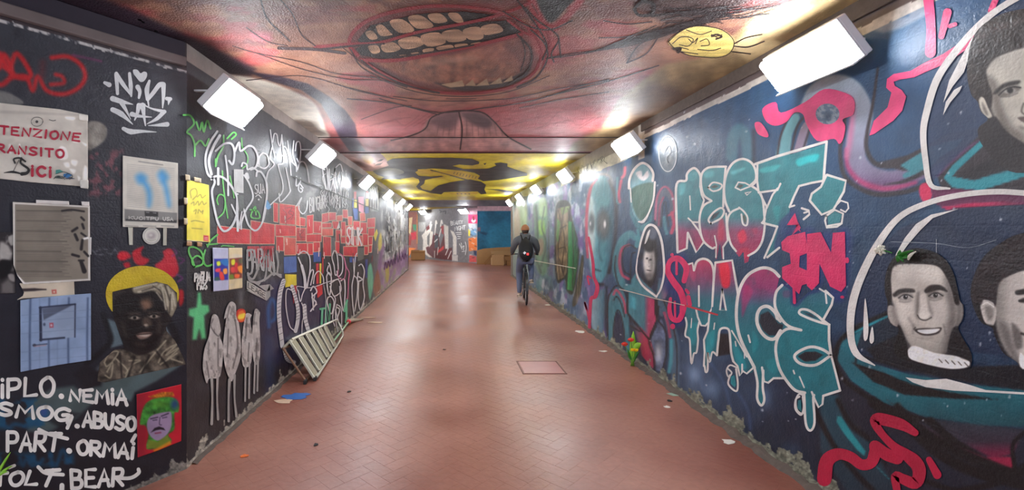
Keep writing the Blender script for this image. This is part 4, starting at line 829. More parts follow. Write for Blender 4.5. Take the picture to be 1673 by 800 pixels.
tagset('painted_tag', T, [('108,60 125,190 145,282', 2), ('128,160 140,95 162,100 172,165 190,190 202,100', 2), ('202,100 210,210 215,325 168,342', 2), ('165,262 212,272', 2.4), ('122,205 105,290 140,342 92,400 75,480 78,600 45,800', 2.2), ('208,198 235,205 262,290 278,430', 2), ('250,150 268,290 312,350', 2), ('300,150 292,260 320,350 322,400', 2), ('312,230 322,165 348,162 356,230 345,325 325,295', 1.8), ('330,385 352,325 388,328 412,390 425,492', 2.2),
   ('170,342 212,550 110,672', 2), ('235,370 265,520 266,572 192,650 180,580', 2), ('322,440 320,518 352,488 355,452', 2), ('376,535 348,500 338,545 358,570 372,550 355,535', 2), ('322,682 365,612 338,690 370,745 402,715 412,640', 1.8)], W1, 'tall thin white tag above the red blocks')
T = (420, 200, 5)
tagset('painted_tag', T, [('540,325 560,350 580,420 575,560 550,470 535,380 540,325', 2.2), ('590,380 600,560 640,370 625,480 660,640', 1.8), ('640,370 680,340 700,400', 1.8), ('590,275 610,305 640,290', 1.5), ('610,420 640,440 600,470', 1.5)], W1)
T = (430, 290, 4.209)
rr = random.Random(2); ink = Ink(L_)
write(ink, 'BINGUR', P('318,140 425,118 425,205 322,240', T), 1.6, (206, 206, 204))
for k in range(9):
    x0 = 418+k*20; ink.stroke(P(' '.join(f'{x0+rr.uniform(-12, 12)},{y0+rr.uniform(-15, 15)}' for y0 in (-40, 10, 60, 110, 160, 200)), T), 1.1, (206, 206, 208))
for k in range(26): x0 = 400+rr.random()*190; y0 = 60+rr.random()*150; ink.stroke(P(f'{x0},{y0} {x0+rr.uniform(-15, 15)},{y0+20} {x0+rr.uniform(-8, 8)},{y0+45}', T), 1, (190, 190, 190))
ink.build('painted_tag')
ink = Ink(L_)
for k in range(8): ink.stroke(P(f'{735+k*8},{60+rr.random()*30} {740+k*7+rr.uniform(-8, 8)},{150+rr.random()*30} {735+k*8},{230}', T), 1, (200, 200, 200))
write(ink, 'SINK', P('572,340 680,346 680,462 574,462', T), 2.2, (216, 196, 194)); write(ink, 'SINK', P('580,334 684,352 676,470 570,452', T), 1.2, (236, 226, 224)); ink.build('painted_tag')
for nm, q, tx in (('painted_tag', '-110,500 78,480 78,640 -110,620', 'PARMA'),):
    ink = Ink(L_); write(ink, tx, P(q, T), 3.2, (176, 176, 174)); write(ink, 'FGT', P('-30,478 74,474 74,600 -30,600', T), 1.2, (200, 48, 62)); ink.build(nm)
T = (300, 380, 6.667)
tagset('painted_tag', T, [('745,230 745,420 700,460 760,500 830,340', 3.4), ('860,340 900,250 900,420 880,520', 3), ('930,260 940,400 990,460 960,320', 3), ('1010,200 1030,330 1020,440 1060,460', 3), ('700,440 720,520 800,540 900,500 980,440 1060,480', 3.4), ('690,300 700,200 760,190 770,260 720,300', 3)], (158, 158, 156))
ink = Ink(L_); ink.poly(P('682,515 700,505 800,570 905,640 985,610 980,520 840,545 820,575 940,560 945,690 905,740 680,625', T), (166, 164, 160)); ink.poly(P('690,520 900,650 900,728 688,612', T), (186, 184, 176))
write(ink, 'LEAGE', P('702,545 890,660 886,712 700,600', T), 1.3, (64, 62, 60)); ink.build('painted_sign', label='pale painted strip with hand-drawn capitals')
ink = Ink(L_); write(ink, 'PAGLIA', P('122,446 292,428 286,520 120,528', T), 2.6, (224, 222, 216), gap=.2); write(ink, '1986', P('140,535 255,528 255,612 142,616', T), 2.6, (224, 222, 216), gap=.2)
ink.poly(P('182,420 230,420 226,440 190,440', T), (224, 222, 216)); ink.build('painted_tag', label='small blocky white writing above the green figure')
# sheep-like dripping figures, each a part
T = (300, 440, 2.666)
def sheep(out, legs, dark, label=None):
    def pr(c):
        c.mottle((214, 210, 206), .18, .1, .5, .2, .8, seed=len(out)); c.mottle((112, 108, 106), .22, .1, .58, .12, .6, seed=len(out)+3)
        for s in dark: c.stroke(P(s, T), 1.4, (56, 52, 52), 1.2, .9)
    o = patch('painted_sheep', L_, P(out, T), pr, (190, 186, 182), wl, res=1.3, sm=True)
    ik = Ink(L_)
    for s, w in legs: ik.stroke(P(s, T), w, (172, 170, 166))
    ik.build('leg', o)
sheep('128,196 150,206 162,262 158,290 172,340 165,440 150,472 112,475 100,495 84,430 90,350 110,290 118,230', [('122,470 125,560 122,672', [4.5, 3, 4.5]), ('148,465 146,560 150,652', [4, 2.6, 4])], ['128,215 120,250 150,290 165,270', '150,300 150,420', '100,400 110,470'])
sheep('206,140 226,152 230,190 242,240 248,300 248,380 218,470 206,485 182,430 172,340 180,250 186,210 176,214 188,165', [('200,480 196,560 196,660', [5, 3, 4]), ('222,460 222,560 230,640', [4, 2.6, 4])], ['200,160 190,210', '225,220 235,330 215,430', '195,260 190,380'])
sheep('272,192 296,198 290,220 300,300 295,400 275,426 256,410 253,320 262,240', [('270,420 268,572', 3), ('287,410 285,560', 3)], ['275,210 270,300', '285,320 280,400'])
sheep('312,172 332,186 330,225 334,330 328,402 308,408 298,330 302,230', [('311,405 307,538', 3), ('324,400 321,528', 3)], ['310,190 304,240', '320,300 316,390'])
def flame(c):
    c.fill(P('240,185 262,180 262,222 240,222', T), (244, 120, 40), 2, 1, True); c.fill(P('240,198 268,190 262,212 238,215', T), (246, 220, 70), 1.5, 1, True)
patch('painted_flame', L_, P('232,180 250,170 268,178 270,200 262,226 240,228 230,205', T), flame, (198, 40, 34), wl, res=1, sm=True)
# striped and outlined white lettering above the ladder
T = (440, 400, 4.444)
WS = (210, 208, 210)
ink = Ink(L_)
for s, w in (('105,260 80,340 70,450 74,560 95,735', 7), ('165,300 190,380 208,470 205,560 190,625', 6), ('255,440 262,540 290,640', 6.5), ('235,150 255,230 262,310', 4.5), ('110,760 130,830 180,850', 6)): ink.stroke(P(s, T), w, WS)
for s in ('105,260 80,340 70,450 74,560 95,735', '168,310 190,380 208,470 205,560', '255,440 262,540 290,640', '110,760 130,830 180,850'):
    p = smooth(P(s, T), 4)
    for k in range(0, len(p)-1): ink.stroke([(p[k][0]-2.6, p[k][1]+1.4), (p[k][0]+2.6, p[k][1]-1.2)], .9, (92, 92, 104), sm=False)
for s, w in (('190,625 150,590 125,480 120,380 130,320 165,330', 1.6), ('205,330 205,300 300,310 420,270 520,240', 1.2), ('210,90 235,150', 2), ('210,70 250,45 290,80 296,180 270,310', 2), ('262,310 240,360 225,410 210,330', 1.6), ('275,310 290,220 310,180 320,200 300,290', 2), ('320,280 330,220 360,190 390,230 395,280', 1.8), ('235,700 240,560 255,490 235,420', 1.3), ('395,290 410,400 400,600', .8)):
    ink.stroke(P(s, T), w, WS)
ink.build('painted_lettering', label='white letters filled with slanting stripes above the ladder')
ink = Ink(L_)
for s, w in (('300,330 320,300 345,340 310,380 340,420 300,480', 2.2), ('310,350 320,470', 2), ('330,360 320,440 345,430', 1.6), ('430,150 420,190 450,220 440,150 430,130', 1.8), ('470,40 455,90 470,150 480,220 500,180 490,60 470,40', 1.8), ('490,190 500,230 530,190 530,90 505,70', 1.8), ('415,230 430,200 450,240 440,360 425,330 415,230', 2), ('440,280 500,250 520,330 470,370 440,300', 1.8),
              ('425,380 420,420 450,500 470,420 450,375 425,380', 2), ('460,360 480,400 460,520 475,590', 1.6), ('520,260 545,250 550,340 540,480 520,400 510,300', 2), ('490,430 520,460 525,560 510,640 490,600 480,500 490,430', 1.6), ('485,450 510,470 490,540', 2), ('480,470 500,550', 2)): ink.stroke(P(s, T), w, WS)
ink.build('painted_lettering')
ink = Ink(L_)
for s, w in (('510,60 540,90 560,160 580,200 575,260 570,380 560,390', 1.6), ('500,180 500,230 540,250 555,180 545,95', 1.4)): ink.stroke(P(s, T), w, (206, 110, 150))
for s, w in (('615,220 600,300 605,420 615,510', 1.8), ('615,220 640,260 635,380 620,480', 1.6), ('615,220 625,90 635,60', 1.4), ('650,150 670,140 690,190 680,280 690,380 660,470 645,380 650,260', 1.8), ('645,200 640,260 675,250 650,230', 2), ('610,100 615,200', 1.2)): ink.stroke(P(s, T), w, WS)
ink.build('painted_lettering')
ink = Ink(L_)
for s in ('370,465 400,460', '385,465 380,590', '365,600 400,590', '412,580 412,425 438,580 440,430', '545,480 555,440 565,400', '560,420 560,530 555,560'): ink.stroke(P(s, T), 3.4, (96, 196, 150), sm=False)
ink.build('painted_lettering', label='mint green letters behind the ladder')
T = (430, 290, 4.209)
ink = Ink(L_); rr = random.Random(8)                                # far silver wild-style
for k in range(60):
    x = 627+rr.random()*38; y = 345+rr.random()*75+(x-627)*.1; ink.stroke([(x+rr.uniform(-2, 2), y+rr.uniform(-12, 12)) for _ in range(3)], rr.uniform(.6, 1.4), rr.choice([(60, 60, 66), (226, 226, 226), (170, 170, 174), (226, 226, 226), (40, 40, 46)]))
for k in range(8):
    x = 628+k*4.6; ink.stroke([(x, 440-k*2.4), (x+2, 428-k*2), (x+4, 438-k*2.6)], 1.4, (96, 50, 104))
ink.build('painted_lettering', label='silver interlaced lettering at the far end of the wall')
ink = Ink(L_); ink.stroke([(481, 288.5), (502, 298), (562, 322), (620, 345)], [2.2, 1.6, 1], (22, 20, 22), sm=False); ink.build('crack')
# ---------------------------------------------------------------- near left wall, turned toward the viewer
def near_paint(c):
    z = c.V[:, 2]; i = np.arange(len(z))
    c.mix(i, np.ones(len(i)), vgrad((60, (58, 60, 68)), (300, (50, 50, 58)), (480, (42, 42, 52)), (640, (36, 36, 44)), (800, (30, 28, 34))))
    c.mottle((40, 38, 48), .03, .02, .5, .3, .6, seed=2)
    T = (0, 60, 3.075)
    for s, w in (('-40,60 -10,160 20,90 60,180 20,235 -20,240', 8), ('0,85 45,160 85,85 155,190 95,205 20,150', 8), ('60,205 130,200 165,270 190,200 235,270 320,288 395,255 428,200 405,140 340,100 260,105', 7), ('255,240 320,232 312,200 280,190', 6)):
        c.stroke(P(s, T), w, (196, 32, 38), 3.5, .95)
    c.stroke(P('215,130 210,200', T), 8, (110, 34, 42), 8, .6)
    c.fill(P('-40,280 40,280 120,330 60,345 -40,345', T), (130, 128, 124), 2, .9, True); c.fill(P('435,440 480,425 520,440 538,470 525,520 470,560 435,560', T), noisy((156, 150, 140), .3, .1), 2, 1, True)
    T = (140, 240, 4.447)
    c.mottle((150, 84, 92), .12, .1, .5, .15, .7, (140, 240, 205, 325), 2)
    for s, col in (('235,790 250,760 300,760 330,800 260,820', (206, 34, 52)), ('345,760 420,720 400,760 350,800', (206, 34, 52)), ('560,760 620,740 650,800 600,820', (206, 34, 52))): c.fill(P(s, T), col, 2, .9, True)
    T = (130, 400, 3.3333)
    for s, col in (('205,60 230,40 262,55 250,80 220,82', (214, 34, 50)), ('290,40 330,20 340,60 380,80 345,112 300,95', (210, 34, 50)), ('240,100 270,95 275,120 250,125', (200, 34, 50)), ('410,110 450,80 480,20 520,60 540,140 500,180 440,140', (208, 40, 56)), ('540,250 565,250 565,310 545,330', (190, 34, 40))): c.fill(P(s, T), col, 2.5, .95, True)
    for s in ('510,20 530,40 505,60', '540,70 570,80 550,100', '530,160 560,180 535,200'): c.stroke(P(s, T), 2, (140, 50, 130), 2, .8)
    for k in range(7): c.stroke(P(f'{60+k*22},{20+(k%3)*18} {90+k*20},{50-(k%2)*25}', T), 1.4, (150, 156, 160), 1.5, .6)
    # grey-green painted bands behind the words
    c.fill(P('170,760 330,690 480,620 560,650 420,740 300,800 280,850 140,800', T), (88, 106, 108), 3)
    c.fill(P('60,700 160,610 250,590 330,700 200,740', T), (104, 116, 118), 4, .7); c.fill(P('150,400 200,420 240,540 170,560 160,480', T), (98, 116, 124), 2)
    c.fill(P('470,440 500,500 480,560 440,520', T), (104, 120, 126), 2)
    c.stroke(P('130,380 150,440 170,520 120,580 40,640', T), 9, (20, 20, 24), 3, .9); c.stroke(P('490,420 520,480 530,520', T), 12, (22, 20, 24), 4, .9)
    T = (0, 600, 4)
    c.fill(P('180,240 330,140 480,120 560,180 640,90 960,-10 820,130 640,200 500,330 320,420 180,420', T), (82, 98, 98), 4, .9)
    c.fill(P('480,50 560,-20 680,40 660,120 560,140', T), (30, 28, 34), 4); c.fill(P('300,340 420,280 520,300 400,400', T), (30, 30, 36), 4, .8)
    c.mottle((24, 84, 118), .06, .08, .45, .15, .9, (-20, 645, 85, 705), 4); c.mottle((24, 84, 118), .06, .08, .45, .15, .8, (-20, 735, 125, 765), 7)
    for s in ('130,590 150,640 170,600 210,640', '220,590 240,640 280,600', '330,560 340,640', '370,640 410,540 450,620', '20,370 60,390 100,370 180,385 250,370'): c.stroke(P(s, T), 6, (24, 78, 112), 4, .8)
    c.ell(71, 672, 7, 8, (50, 80, 150), .8, .8)
    c.stroke([(120, 90), (165, 100)], 2, (150, 50, 110), 3, .8)
    edge = 2.60+.01*(fbm(c.x*.1, c.x*0)-.5)
    i = np.nonzero(z > edge-.018)[0]; c.mix(i, np.clip((fbm(c.x[i]*.12, c.y[i]*.1)-.4)*6, 0, 1), (196, 192, 190))
    i = np.nonzero(z > edge)[0]; c.mix(i, np.ones(len(i)), (60, 50, 54))
    n = fbm(c.x*.06, z*9+8, 4); i = np.nonzero((z < .03+.1*np.clip(n-.5, 0, 1)*2))[0]; c.mix(i, np.ones(len(i)), noisy((120, 116, 108), .5, .3))
tt = np.concatenate([np.arange(0, 1.05, .0052), np.arange(1.06, 3.2, .1)])
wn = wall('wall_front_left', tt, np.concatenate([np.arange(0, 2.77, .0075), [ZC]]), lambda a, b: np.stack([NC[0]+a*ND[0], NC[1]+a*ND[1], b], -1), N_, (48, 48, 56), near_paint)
T = (0, 600, 4)
WN = (242, 238, 230)
for tx, q in (('iPLO', '5,85 352,62 350,185 5,200'), ('NEMiA', '460,150 825,142 828,245 460,215'), ('SMOG', '-10,232 465,272 450,352 -10,310'), ('ABUSO', '545,285 886,330 882,413 545,385'), ('PART', '45,420 400,432 380,545 45,545'), ('ORMAi', '508,478 880,500 870,595 508,565'), ('TOLT', '-40,690 390,670 340,775 -40,765'), ('BEAR', '465,672 810,662 800,770 470,790')):
    for o in write(None, tx, P(q, T), 6.2, WN, each=N_, parent=wn): pass
ink = Ink(N_)
for s, w in (('400,187 402,189', 9), ('502,382 506,384', 8), ('450,543 454,546', 9), ('405,770 404,798', 8), ('885,442 862,482', 6), ('60,655 95,640', 5), ('255,405 320,435 440,465', 6), ('250,650 300,690 412,700', 6), ('750,720 850,722 905,690 905,665', 6), ('445,330 470,320 440,395', 6), ('245,-200 246,-200', .1)): ink.stroke(P(s, T), w, WN)
ink.build('painted_dots')
T = (160, 100, 5); WG = (212, 214, 214)
ink = Ink(N_)
for s, w in (('150,105 160,265', [7, 9, 5]), ('150,100 200,180 268,270', [6, 7, 4]), ('258,100 268,200 272,285', [5, 7, 3]), ('325,210 342,250 335,298', [8, 6, 4]), ('420,160 400,230 405,310', [4, 8, 6]), ('408,310 450,260 500,195 530,190', [6, 7, 9]), ('535,190 535,280 528,380', [8, 6, 2]), ('408,320 415,365', [3, 2]), ('120,305 190,328 285,352', [9, 8, 1]), ('195,340 235,410 268,475', [8, 4, 1]), ('120,395 190,430 285,515', [8, 9, 1]),
              ('335,360 320,430 300,480', [8, 5, 2]), ('365,360 375,440 388,525', [9, 5, 2]), ('278,432 340,448 440,456', [8, 5, 1]), ('385,362 450,390 545,412', [2, 3, 6]), ('540,412 480,470 400,512', [7, 6, 1]), ('412,525 480,522 565,515', [1, 4, 8]), ('208,550 270,575 360,572 478,578', [6, 9, 5, 1]), ('330,358 375,358', 6), ('55,175 92,192', [5, 8]), ('562,305 592,308', 6), ('582,315 575,355', [6, 1])): ink.stroke(P(s, T), w, WG)
ink.poly(P('288,70 322,70 348,98 375,84 400,95 398,130 372,165 342,165 308,125 290,100', T), WG, True)
ink.build('painted_tag', label='pale grey brush-like tag with a heart over it')
# halo portrait
T = (130, 400, 3.3333)
th = np.linspace(0, 2*math.pi, 40)[:-1]
o = patch('painted_halo', N_, [P(f'{342+200*math.cos(a)},{268+(155 if math.sin(a)<0 else 165)*math.sin(a)}', T)[0] for a in th], lambda c: c.mottle((196, 160, 40), .05, .05, .5, .3, .6), (212, 186, 42), wn)
def saint(c):
    F = lambda s, col, so=2, a=1, sm=True: c.fill(P(s, T), col, so, a, sm)
    S = lambda s, w, col, so=1.5, a=1: c.stroke(P(s, T), w, col, so, a)
    c.mottle((54, 48, 46), .05, .05, .5, .2, .7)
    F('290,230 350,215 420,205 470,215 520,260 530,330 500,390 470,330 450,280 400,250 340,262 300,268', (150, 140, 118), 2.5)
    for s in ('300,238 360,222 420,212', '320,256 380,240 430,235', '440,215 470,260 480,330', '480,225 500,290 505,350', '450,240 460,300 470,350', '430,225 450,215', '505,260 520,330', '420,260 450,300'): S(s, 2.6, (206, 198, 176), 1.8, .9)
    for s in ('400,225 440,250 455,300', '465,220 490,300', '340,250 400,232', '495,270 490,370'): S(s, 1.5, (44, 38, 34), 1.5, .9)
    F('190,300 250,260 330,265 400,255 440,300 465,370 460,450 420,530 370,570 300,560 240,530 210,440 190,380', (26, 20, 20), 3)
    F('330,300 380,285 400,320 380,360 340,350', (92, 74, 62), 5, .8); F('340,310 375,305 385,335 355,345', (160, 120, 96), 4, .7)
    F('265,370 320,365 330,385 290,395', (70, 58, 52), 4, .8); F('375,370 430,362 440,385 400,395', (74, 62, 56), 4, .8)
    for ex, ey in ((300, 396), (405, 388)): c.ell(T[0]+ex/T[2], T[1]+ey/T[2], 8, 3, (170, 156, 140), .6, .9); c.ell(T[0]+ex/T[2], T[1]+ey/T[2], 2.8, 2.6, (14, 12, 12), .4); S(f'{ex-26},{ey-4} {ex},{ey-14} {ex+28},{ey-6}', 1.8, (12, 10, 10), 1)
    S('265,352 300,345 335,360', 3, (12, 10, 10), 2); S('370,355 410,348 440,358', 3, (12, 10, 10), 2)
    F('345,400 375,395 395,430 375,450 345,445', (84, 70, 60), 4, .9); c.ell(T[0]+362/T[2], T[1]+436/T[2], 3, 2, (190, 176, 158), .8, .9); c.ell(T[0]+350/T[2], T[1]+446/T[2], 2, 1.2, (10, 8, 8), .6); c.ell(T[0]+384/T[2], T[1]+444/T[2], 2, 1.2, (10, 8, 8), .6)
    F('310,490 350,475 395,480 370,505 330,512', (134, 108, 98), 2); F('325,492 385,486 360,500', (198, 184, 170), 1.5, .9); S('315,488 390,482', 1.2, (20, 14, 14), 1)
    F('225,420 250,440 260,500 235,480', (64, 56, 50), 5, .7); F('430,400 450,430 440,480 420,470', (70, 60, 54), 5, .7); F('300,530 360,535 350,555 310,550', (62, 52, 48), 4, .7)
    F('110,640 190,570 260,575 330,600 420,560 470,470 520,520 560,600 580,650 350,700 140,745 100,740', noisy((84, 76, 66), .9, .12), 2, 1)
    for s in ('135,640 160,590 210,580 190,620 150,660 135,640', '150,690 180,640 170,720 140,710', '430,640 460,580 530,540 470,600 540,560 480,620', '440,650 530,590', '270,630 330,628 290,650 250,700', '330,690 400,600 470,520', '200,620 260,680 250,720', '500,620 560,640'): S(s, 2, (190, 180, 152), 1.5, .85)
    for s in ('220,590 230,720', '300,610 260,730', '380,600 340,700', '420,580 480,660'): S(s, 3, (26, 22, 22), 2, .8)
o = patch('portrait', N_, P('178,255 240,240 300,228 420,200 480,215 530,260 535,330 500,400 470,450 475,470 520,520 560,600 578,650 350,700 140,748 95,742 110,640 190,570 245,560 215,480 180,380', T), saint, (34, 28, 28), wn, res=1.1, sm=False)
tag(o, 'dark pasted portrait with a head wrap in front of the yellow disc')
# ================================================================ POSTERS: sheets of paper pasted up, things of their own
def poster(name, pl, pts, paint, base, label, res=1.0, off=.012, cat='poster', group=None, sm=False):
    o = patch(name, pl, pts, paint, base, None, res=res, off=off, thick=.0015, m=M_PAPER, sm=sm)
    return tag(o, label, cat, group)
def tape(pl, parent, pts, col=(206, 196, 170), off=.014):
    o = patch('tape', pl, pts, None, col, parent, res=2, off=off, thick=.0006, m=M_PAPER); return o
T = (0, 180, 6.153)
def pa(c):
    for s, col in (('800,40 880,50 880,760 810,750', (196, 190, 178)), ('0,0 880,40 880,60 0,30', (176, 170, 160))): c.fill(P(s, T), col, 2, .8)
    c.mottle((172, 166, 154), .03, .05, .5, .25, .6)
    for s in ('660,65 750,70 740,100 670,90', '600,370 660,380 680,480 600,490', '730,300 790,310 780,325 735,320', '820,320 870,340 860,360', '640,530 690,525 700,570 660,570', '720,500 780,510 760,560 720,540', '700,590 760,600 740,640', '90,350 110,350 115,430 90,420', '190,350 205,350 205,460 190,440', '850,560 880,600 870,740 830,700', '780,660 810,680 790,710'): c.fill(P(s, T), (240, 238, 232), 2, .9, True)
po = poster('poster', N_, P('-240,-100 600,-10 882,48 884,770 300,722 -240,660', T), pa, (200, 194, 182), 'large creased hand-lettered notice in red capitals on near left wall')
ink = Ink(N_); RK = (186, 40, 66)
N_.lift = .0135                                                     # ink on the sheet, which stands off the wall
for tx, qd, w_ in (('TTENZIONE', '-110,145 815,235 800,310 -110,225', 3.6), ('RANSITO', '-30,340 640,400 640,478 -30,415', 3.6), ('iCi', '315,560 515,575 515,670 315,655', 4.6)):
    for o in write(None, tx, P(qd, T), w_, RK, gap=.45, jit=.02, each=N_, parent=po): o.name = 'letter'
for s, w in (('150,530 140,490 200,480 255,515', 3), ('215,480 210,530 285,590 270,630 220,640', [3, 4, 6]), ('40,628 130,620 225,640', [1, 4, 2]), ('190,500 150,580 130,620', 1)): ink.stroke(P(s, T), w, (40, 38, 38))
c0 = P('370,115', T)[0]; ink.stroke([(c0[0]+9.5*math.cos(a)+a*.1, c0[1]+7.5*math.sin(a)) for a in np.linspace(0, 6.4, 16)], .9, (90, 88, 84)); ink.dot(c0, 2.4, (70, 66, 66)); ink.stroke(P('495,95 530,105 560,100', T), 1, (60, 56, 56))
for s, col in (('560,600 600,595 640,620 560,640', (70, 150, 140)), ('640,640 690,630 730,650 680,680 640,670', (50, 120, 180)), ('545,680 590,655 640,690', (60, 70, 70)), ('650,690 760,690 700,670', (40, 60, 90))): ink.poly(P(s, T), col)
for s in ('540,690 570,660 620,665 650,695', '640,680 680,640 730,660 700,695', '560,640 640,620 700,640'): ink.stroke(P(s, T), 1, (50, 60, 60))
ink.build('drawing', po, 'black flourish, eye and small bicycle drawing'); N_.lift = 0
for q in ('790,40 885,50 885,110 800,100', '800,700 890,700 890,790 810,780'): tape(N_, po, P(q, T), (214, 210, 200), .0165)
T = (0, 320, 4.444)
def pg(c):
    c.mottle((142, 134, 120), .02, .02, .5, .3, .6)
    c.fill(P('95,45 108,48 108,640 95,500', T), (206, 202, 194), 1); c.fill(P('95,45 655,72 655,84 95,58', T), (206, 202, 194), 1); c.fill(P('640,75 655,75 656,615 640,612', T), (206, 202, 194), 1); c.fill(P('165,628 655,600 655,614 170,645', T), (206, 202, 194), 1)
    c.fill(P('120,560 185,632 160,640 110,590', T), (222, 218, 212), 1)
    for k in range(40):
        y = 110+k*12.2; x1 = 520-((k*37) % 90); c.stroke(P(f'122,{y-4} {x1},{y}', T), .9 if k % 6 else 1.9, (84, 78, 72), .9, .55 if k % 6 else .85)
    for s, w in (('450,108 520,100 610,112', 3), ('590,155 610,175', 3.5), ('598,205 608,235', 4), ('525,255 560,232', 4.2), ('545,280 562,318', 4.6), ('590,270 625,295', 3.2), ('598,320 590,385', [4, 9, 5]), ('525,425 572,438', 4.2), ('612,405 640,435', 3.8), ('572,468 608,468', 3), ('590,480 612,545', [6, 11, 8])): c.stroke(P(s, T), w, (34, 30, 32), 1.2)
    c.fill(P('600,305 640,295 645,310 610,318', T), (232, 230, 226), 1)
po = poster('poster', N_, P('92,42 652,72 656,614 172,642 128,580 98,500', T), pg, (128, 120, 108), 'grey text poster with falling black bomb shapes and curling corner')
tape(N_, po, P('262,28 500,38 504,66 262,54', T), (214, 210, 204)); tape(N_, po, P('590,40 648,42 650,76 596,70', T), (206, 202, 196)); tape(N_, po, P('648,300 664,300 662,425 650,425', T), (206, 202, 196))
def pb(c):
    c.mottle((150, 146, 142), .05, .05, .5, .1, .8); c.fill(P('0,340 50,350 90,420 60,470 0,450', T), (176, 172, 166), 4, .9, True); c.fill(P('60,300 110,280 120,330 80,360', T), (170, 166, 160), 2, .9, True); c.fill(P('0,470 90,480 70,560 0,600', T), (20, 18, 20), 3, 1, True); c.fill(P('60,570 100,570 105,620 70,610', T), (150, 146, 142), 2, .9, True); c.fill(P('10,640 60,600 100,640 100,710 10,705', T), (104, 100, 98), 4, .9)
poster('poster', N_, P('-120,260 100,262 125,270 118,330 95,360 88,480 108,560 112,705 -120,712', T), pb, (46, 42, 44), 'torn black-and-white photo sheet at the left frame edge', off=.008)
T = (0, 470, 5.33)
def pc(c): c.stroke(P('190,14 400,14', T), 2, (50, 44, 44), 1.2); c.fill(P('175,8 300,2 400,14 300,28 170,34', T), (52, 44, 46), 1.5); c.fill(P('450,18 490,15 492,50 455,52', T), (178, 72, 66), 1.5); c.fill(P('462,28 480,26 480,42 464,44', T), (200, 180, 160), 1)
poster('paper_strip', N_, P('170,-40 645,-60 650,62 200,92 140,108 200,70 210,40', T), pc, (196, 184, 164), 'torn cream paper strip between the grey poster and the pale blue door print', off=.008, cat='paper')
def pd(c):
    c.mottle((146, 164, 190), .03, .03, .5, .3, .6); DB = (62, 78, 108)
    for x, w in ((265, 3.2), (430, 2.6), (600, 3), (765, 3)): c.stroke(P(f'{x},90 {x-6},420 {x-4},720', T), w, DB, 2, .8)
    for x in (345, 500): c.stroke(P(f'{x},90 {x},700', T), 1, (100, 118, 146), 2, .5)
    c.fill(P('345,170 655,140 655,428 348,460', T), (142, 158, 182), 1); c.fill(P('365,180 640,145 380,280', T), (84, 92, 110), 1.5)
    c.stroke(P('352,172 356,455', T), 4.4, (44, 50, 70), 1.2); c.stroke(P('345,172 655,142', T), 2.6, (44, 50, 70), 1.2); c.stroke(P('655,142 652,428', T), 2, (44, 50, 70), 1.2); c.stroke(P('350,452 560,434', T), 3, (44, 50, 70), 1.2)
    c.stroke(P('290,500 410,488', T), 1.6, (60, 66, 84), 1); c.ell(*P('300,500', T)[0], 3, 2.4, (54, 58, 76), .5); c.stroke(P('300,510 400,500', T), 1, (170, 130, 130), 1)
    c.fill(P('430,305 465,303 466,345 432,348', T), (166, 78, 92), 1.2); c.ell(*P('447,326', T)[0], 1.8, 2, (190, 170, 180), .5); c.ell(*P('386,318', T)[0], 2, 2.6, (70, 80, 104), .6)
    for y in (200, 260, 360, 520, 600): c.stroke(P(f'190,{y+40} 480,{y+15} 790,{y-10}', T), .7, (104, 122, 150), 1, .6)
poster('poster', N_, P('178,108 300,90 600,62 793,48 792,340 793,628 500,672 180,732', T), pd, (132, 152, 182), 'pale blue print of a planked door with a small window')
T = (140, 240, 4.447)
def pe(c):
    for k in range(24):
        y = 125+k*13.2; c.stroke(P(f'300,{y} 645,{y+32+k*.2}', T), .8, (150, 148, 142), .8, .75)
    c.stroke(P('385,105 560,130', T), 1.6, (110, 108, 104), 1, .8)
    for s, in (('365,215 400,192 440,215 445,250 470,300 480,360 470,425 452,425 445,340 420,280 380,260',), ('525,200 550,170 580,185 600,220 590,260 605,330 615,420 598,425 580,350 565,290 540,250',)): c.fill(P(s, T), (70, 150, 205), 7, .95, True)
    c.fill(P('282,450 665,478 665,548 282,538', T), (128, 126, 122), 1); c.fill(P('290,522 400,528 660,532 660,552 290,536', T), (60, 58, 58), 1); c.fill(P('428,465 526,472 526,506 430,502', T), (44, 42, 42), 1)
    c.stroke(P('440,474 460,476', T), 1, (150, 150, 150), .8); c.stroke(P('490,478 510,480', T), 1, (150, 150, 150), .8)
    for k in range(3): c.stroke(P(f'{290+k*130},572 {380+k*130},576', T), 1.4, (120, 118, 112), 1, .8)
po = poster('poster', N_, P('270,62 670,117 672,590 270,580', T), pe, (200, 196, 184), 'white text poster with two blurred blue footprints')
N_.lift = .0135
for tx, qd in (('KUOI', '315,502 430,508 430,528 315,522'), ('TPU', '440,508 530,512 530,532 440,528'), ('USA', '562,508 635,512 635,536 562,532')):
    for o in write(None, tx, P(qd, T), 1.2, (222, 220, 214), each=N_, parent=po): o.name = 'letter'
_ = 0; N_.lift = 0
for q in ('308,582 344,584 342,712 316,712 312,640', '563,586 590,588 588,715 562,715'): tag(patch('paper_strip', N_, P(q, T), None, (186, 184, 168), None, res=2, off=.008, thick=.0008, m=M_PAPER), None, 'paper')
ps = [o for o in COL.objects if o.name.startswith('paper_strip') and 'label' not in o]
ps[0]['label'] = 'narrow pale strip hanging left of the round sticker'; ps[1]['label'] = 'narrow pale strip hanging right of the round sticker'
def pf(c):
    x, y = P('478,645', T)[0]; c.ell(x, y, 12.5, 12.5, (150, 148, 142), .1); c.ell(x, y, 11.6, 11.6, (204, 202, 192), .1); c.ell(x, y, 6, 5, (140, 128, 132), .9, .8); c.ell(x-1, y-1, 3, 2.4, (200, 196, 190), .6, .9); c.stroke([(x-7, y+6), (x, y+8), (x+7, y+6)], 1, (160, 160, 140), .8, .8)
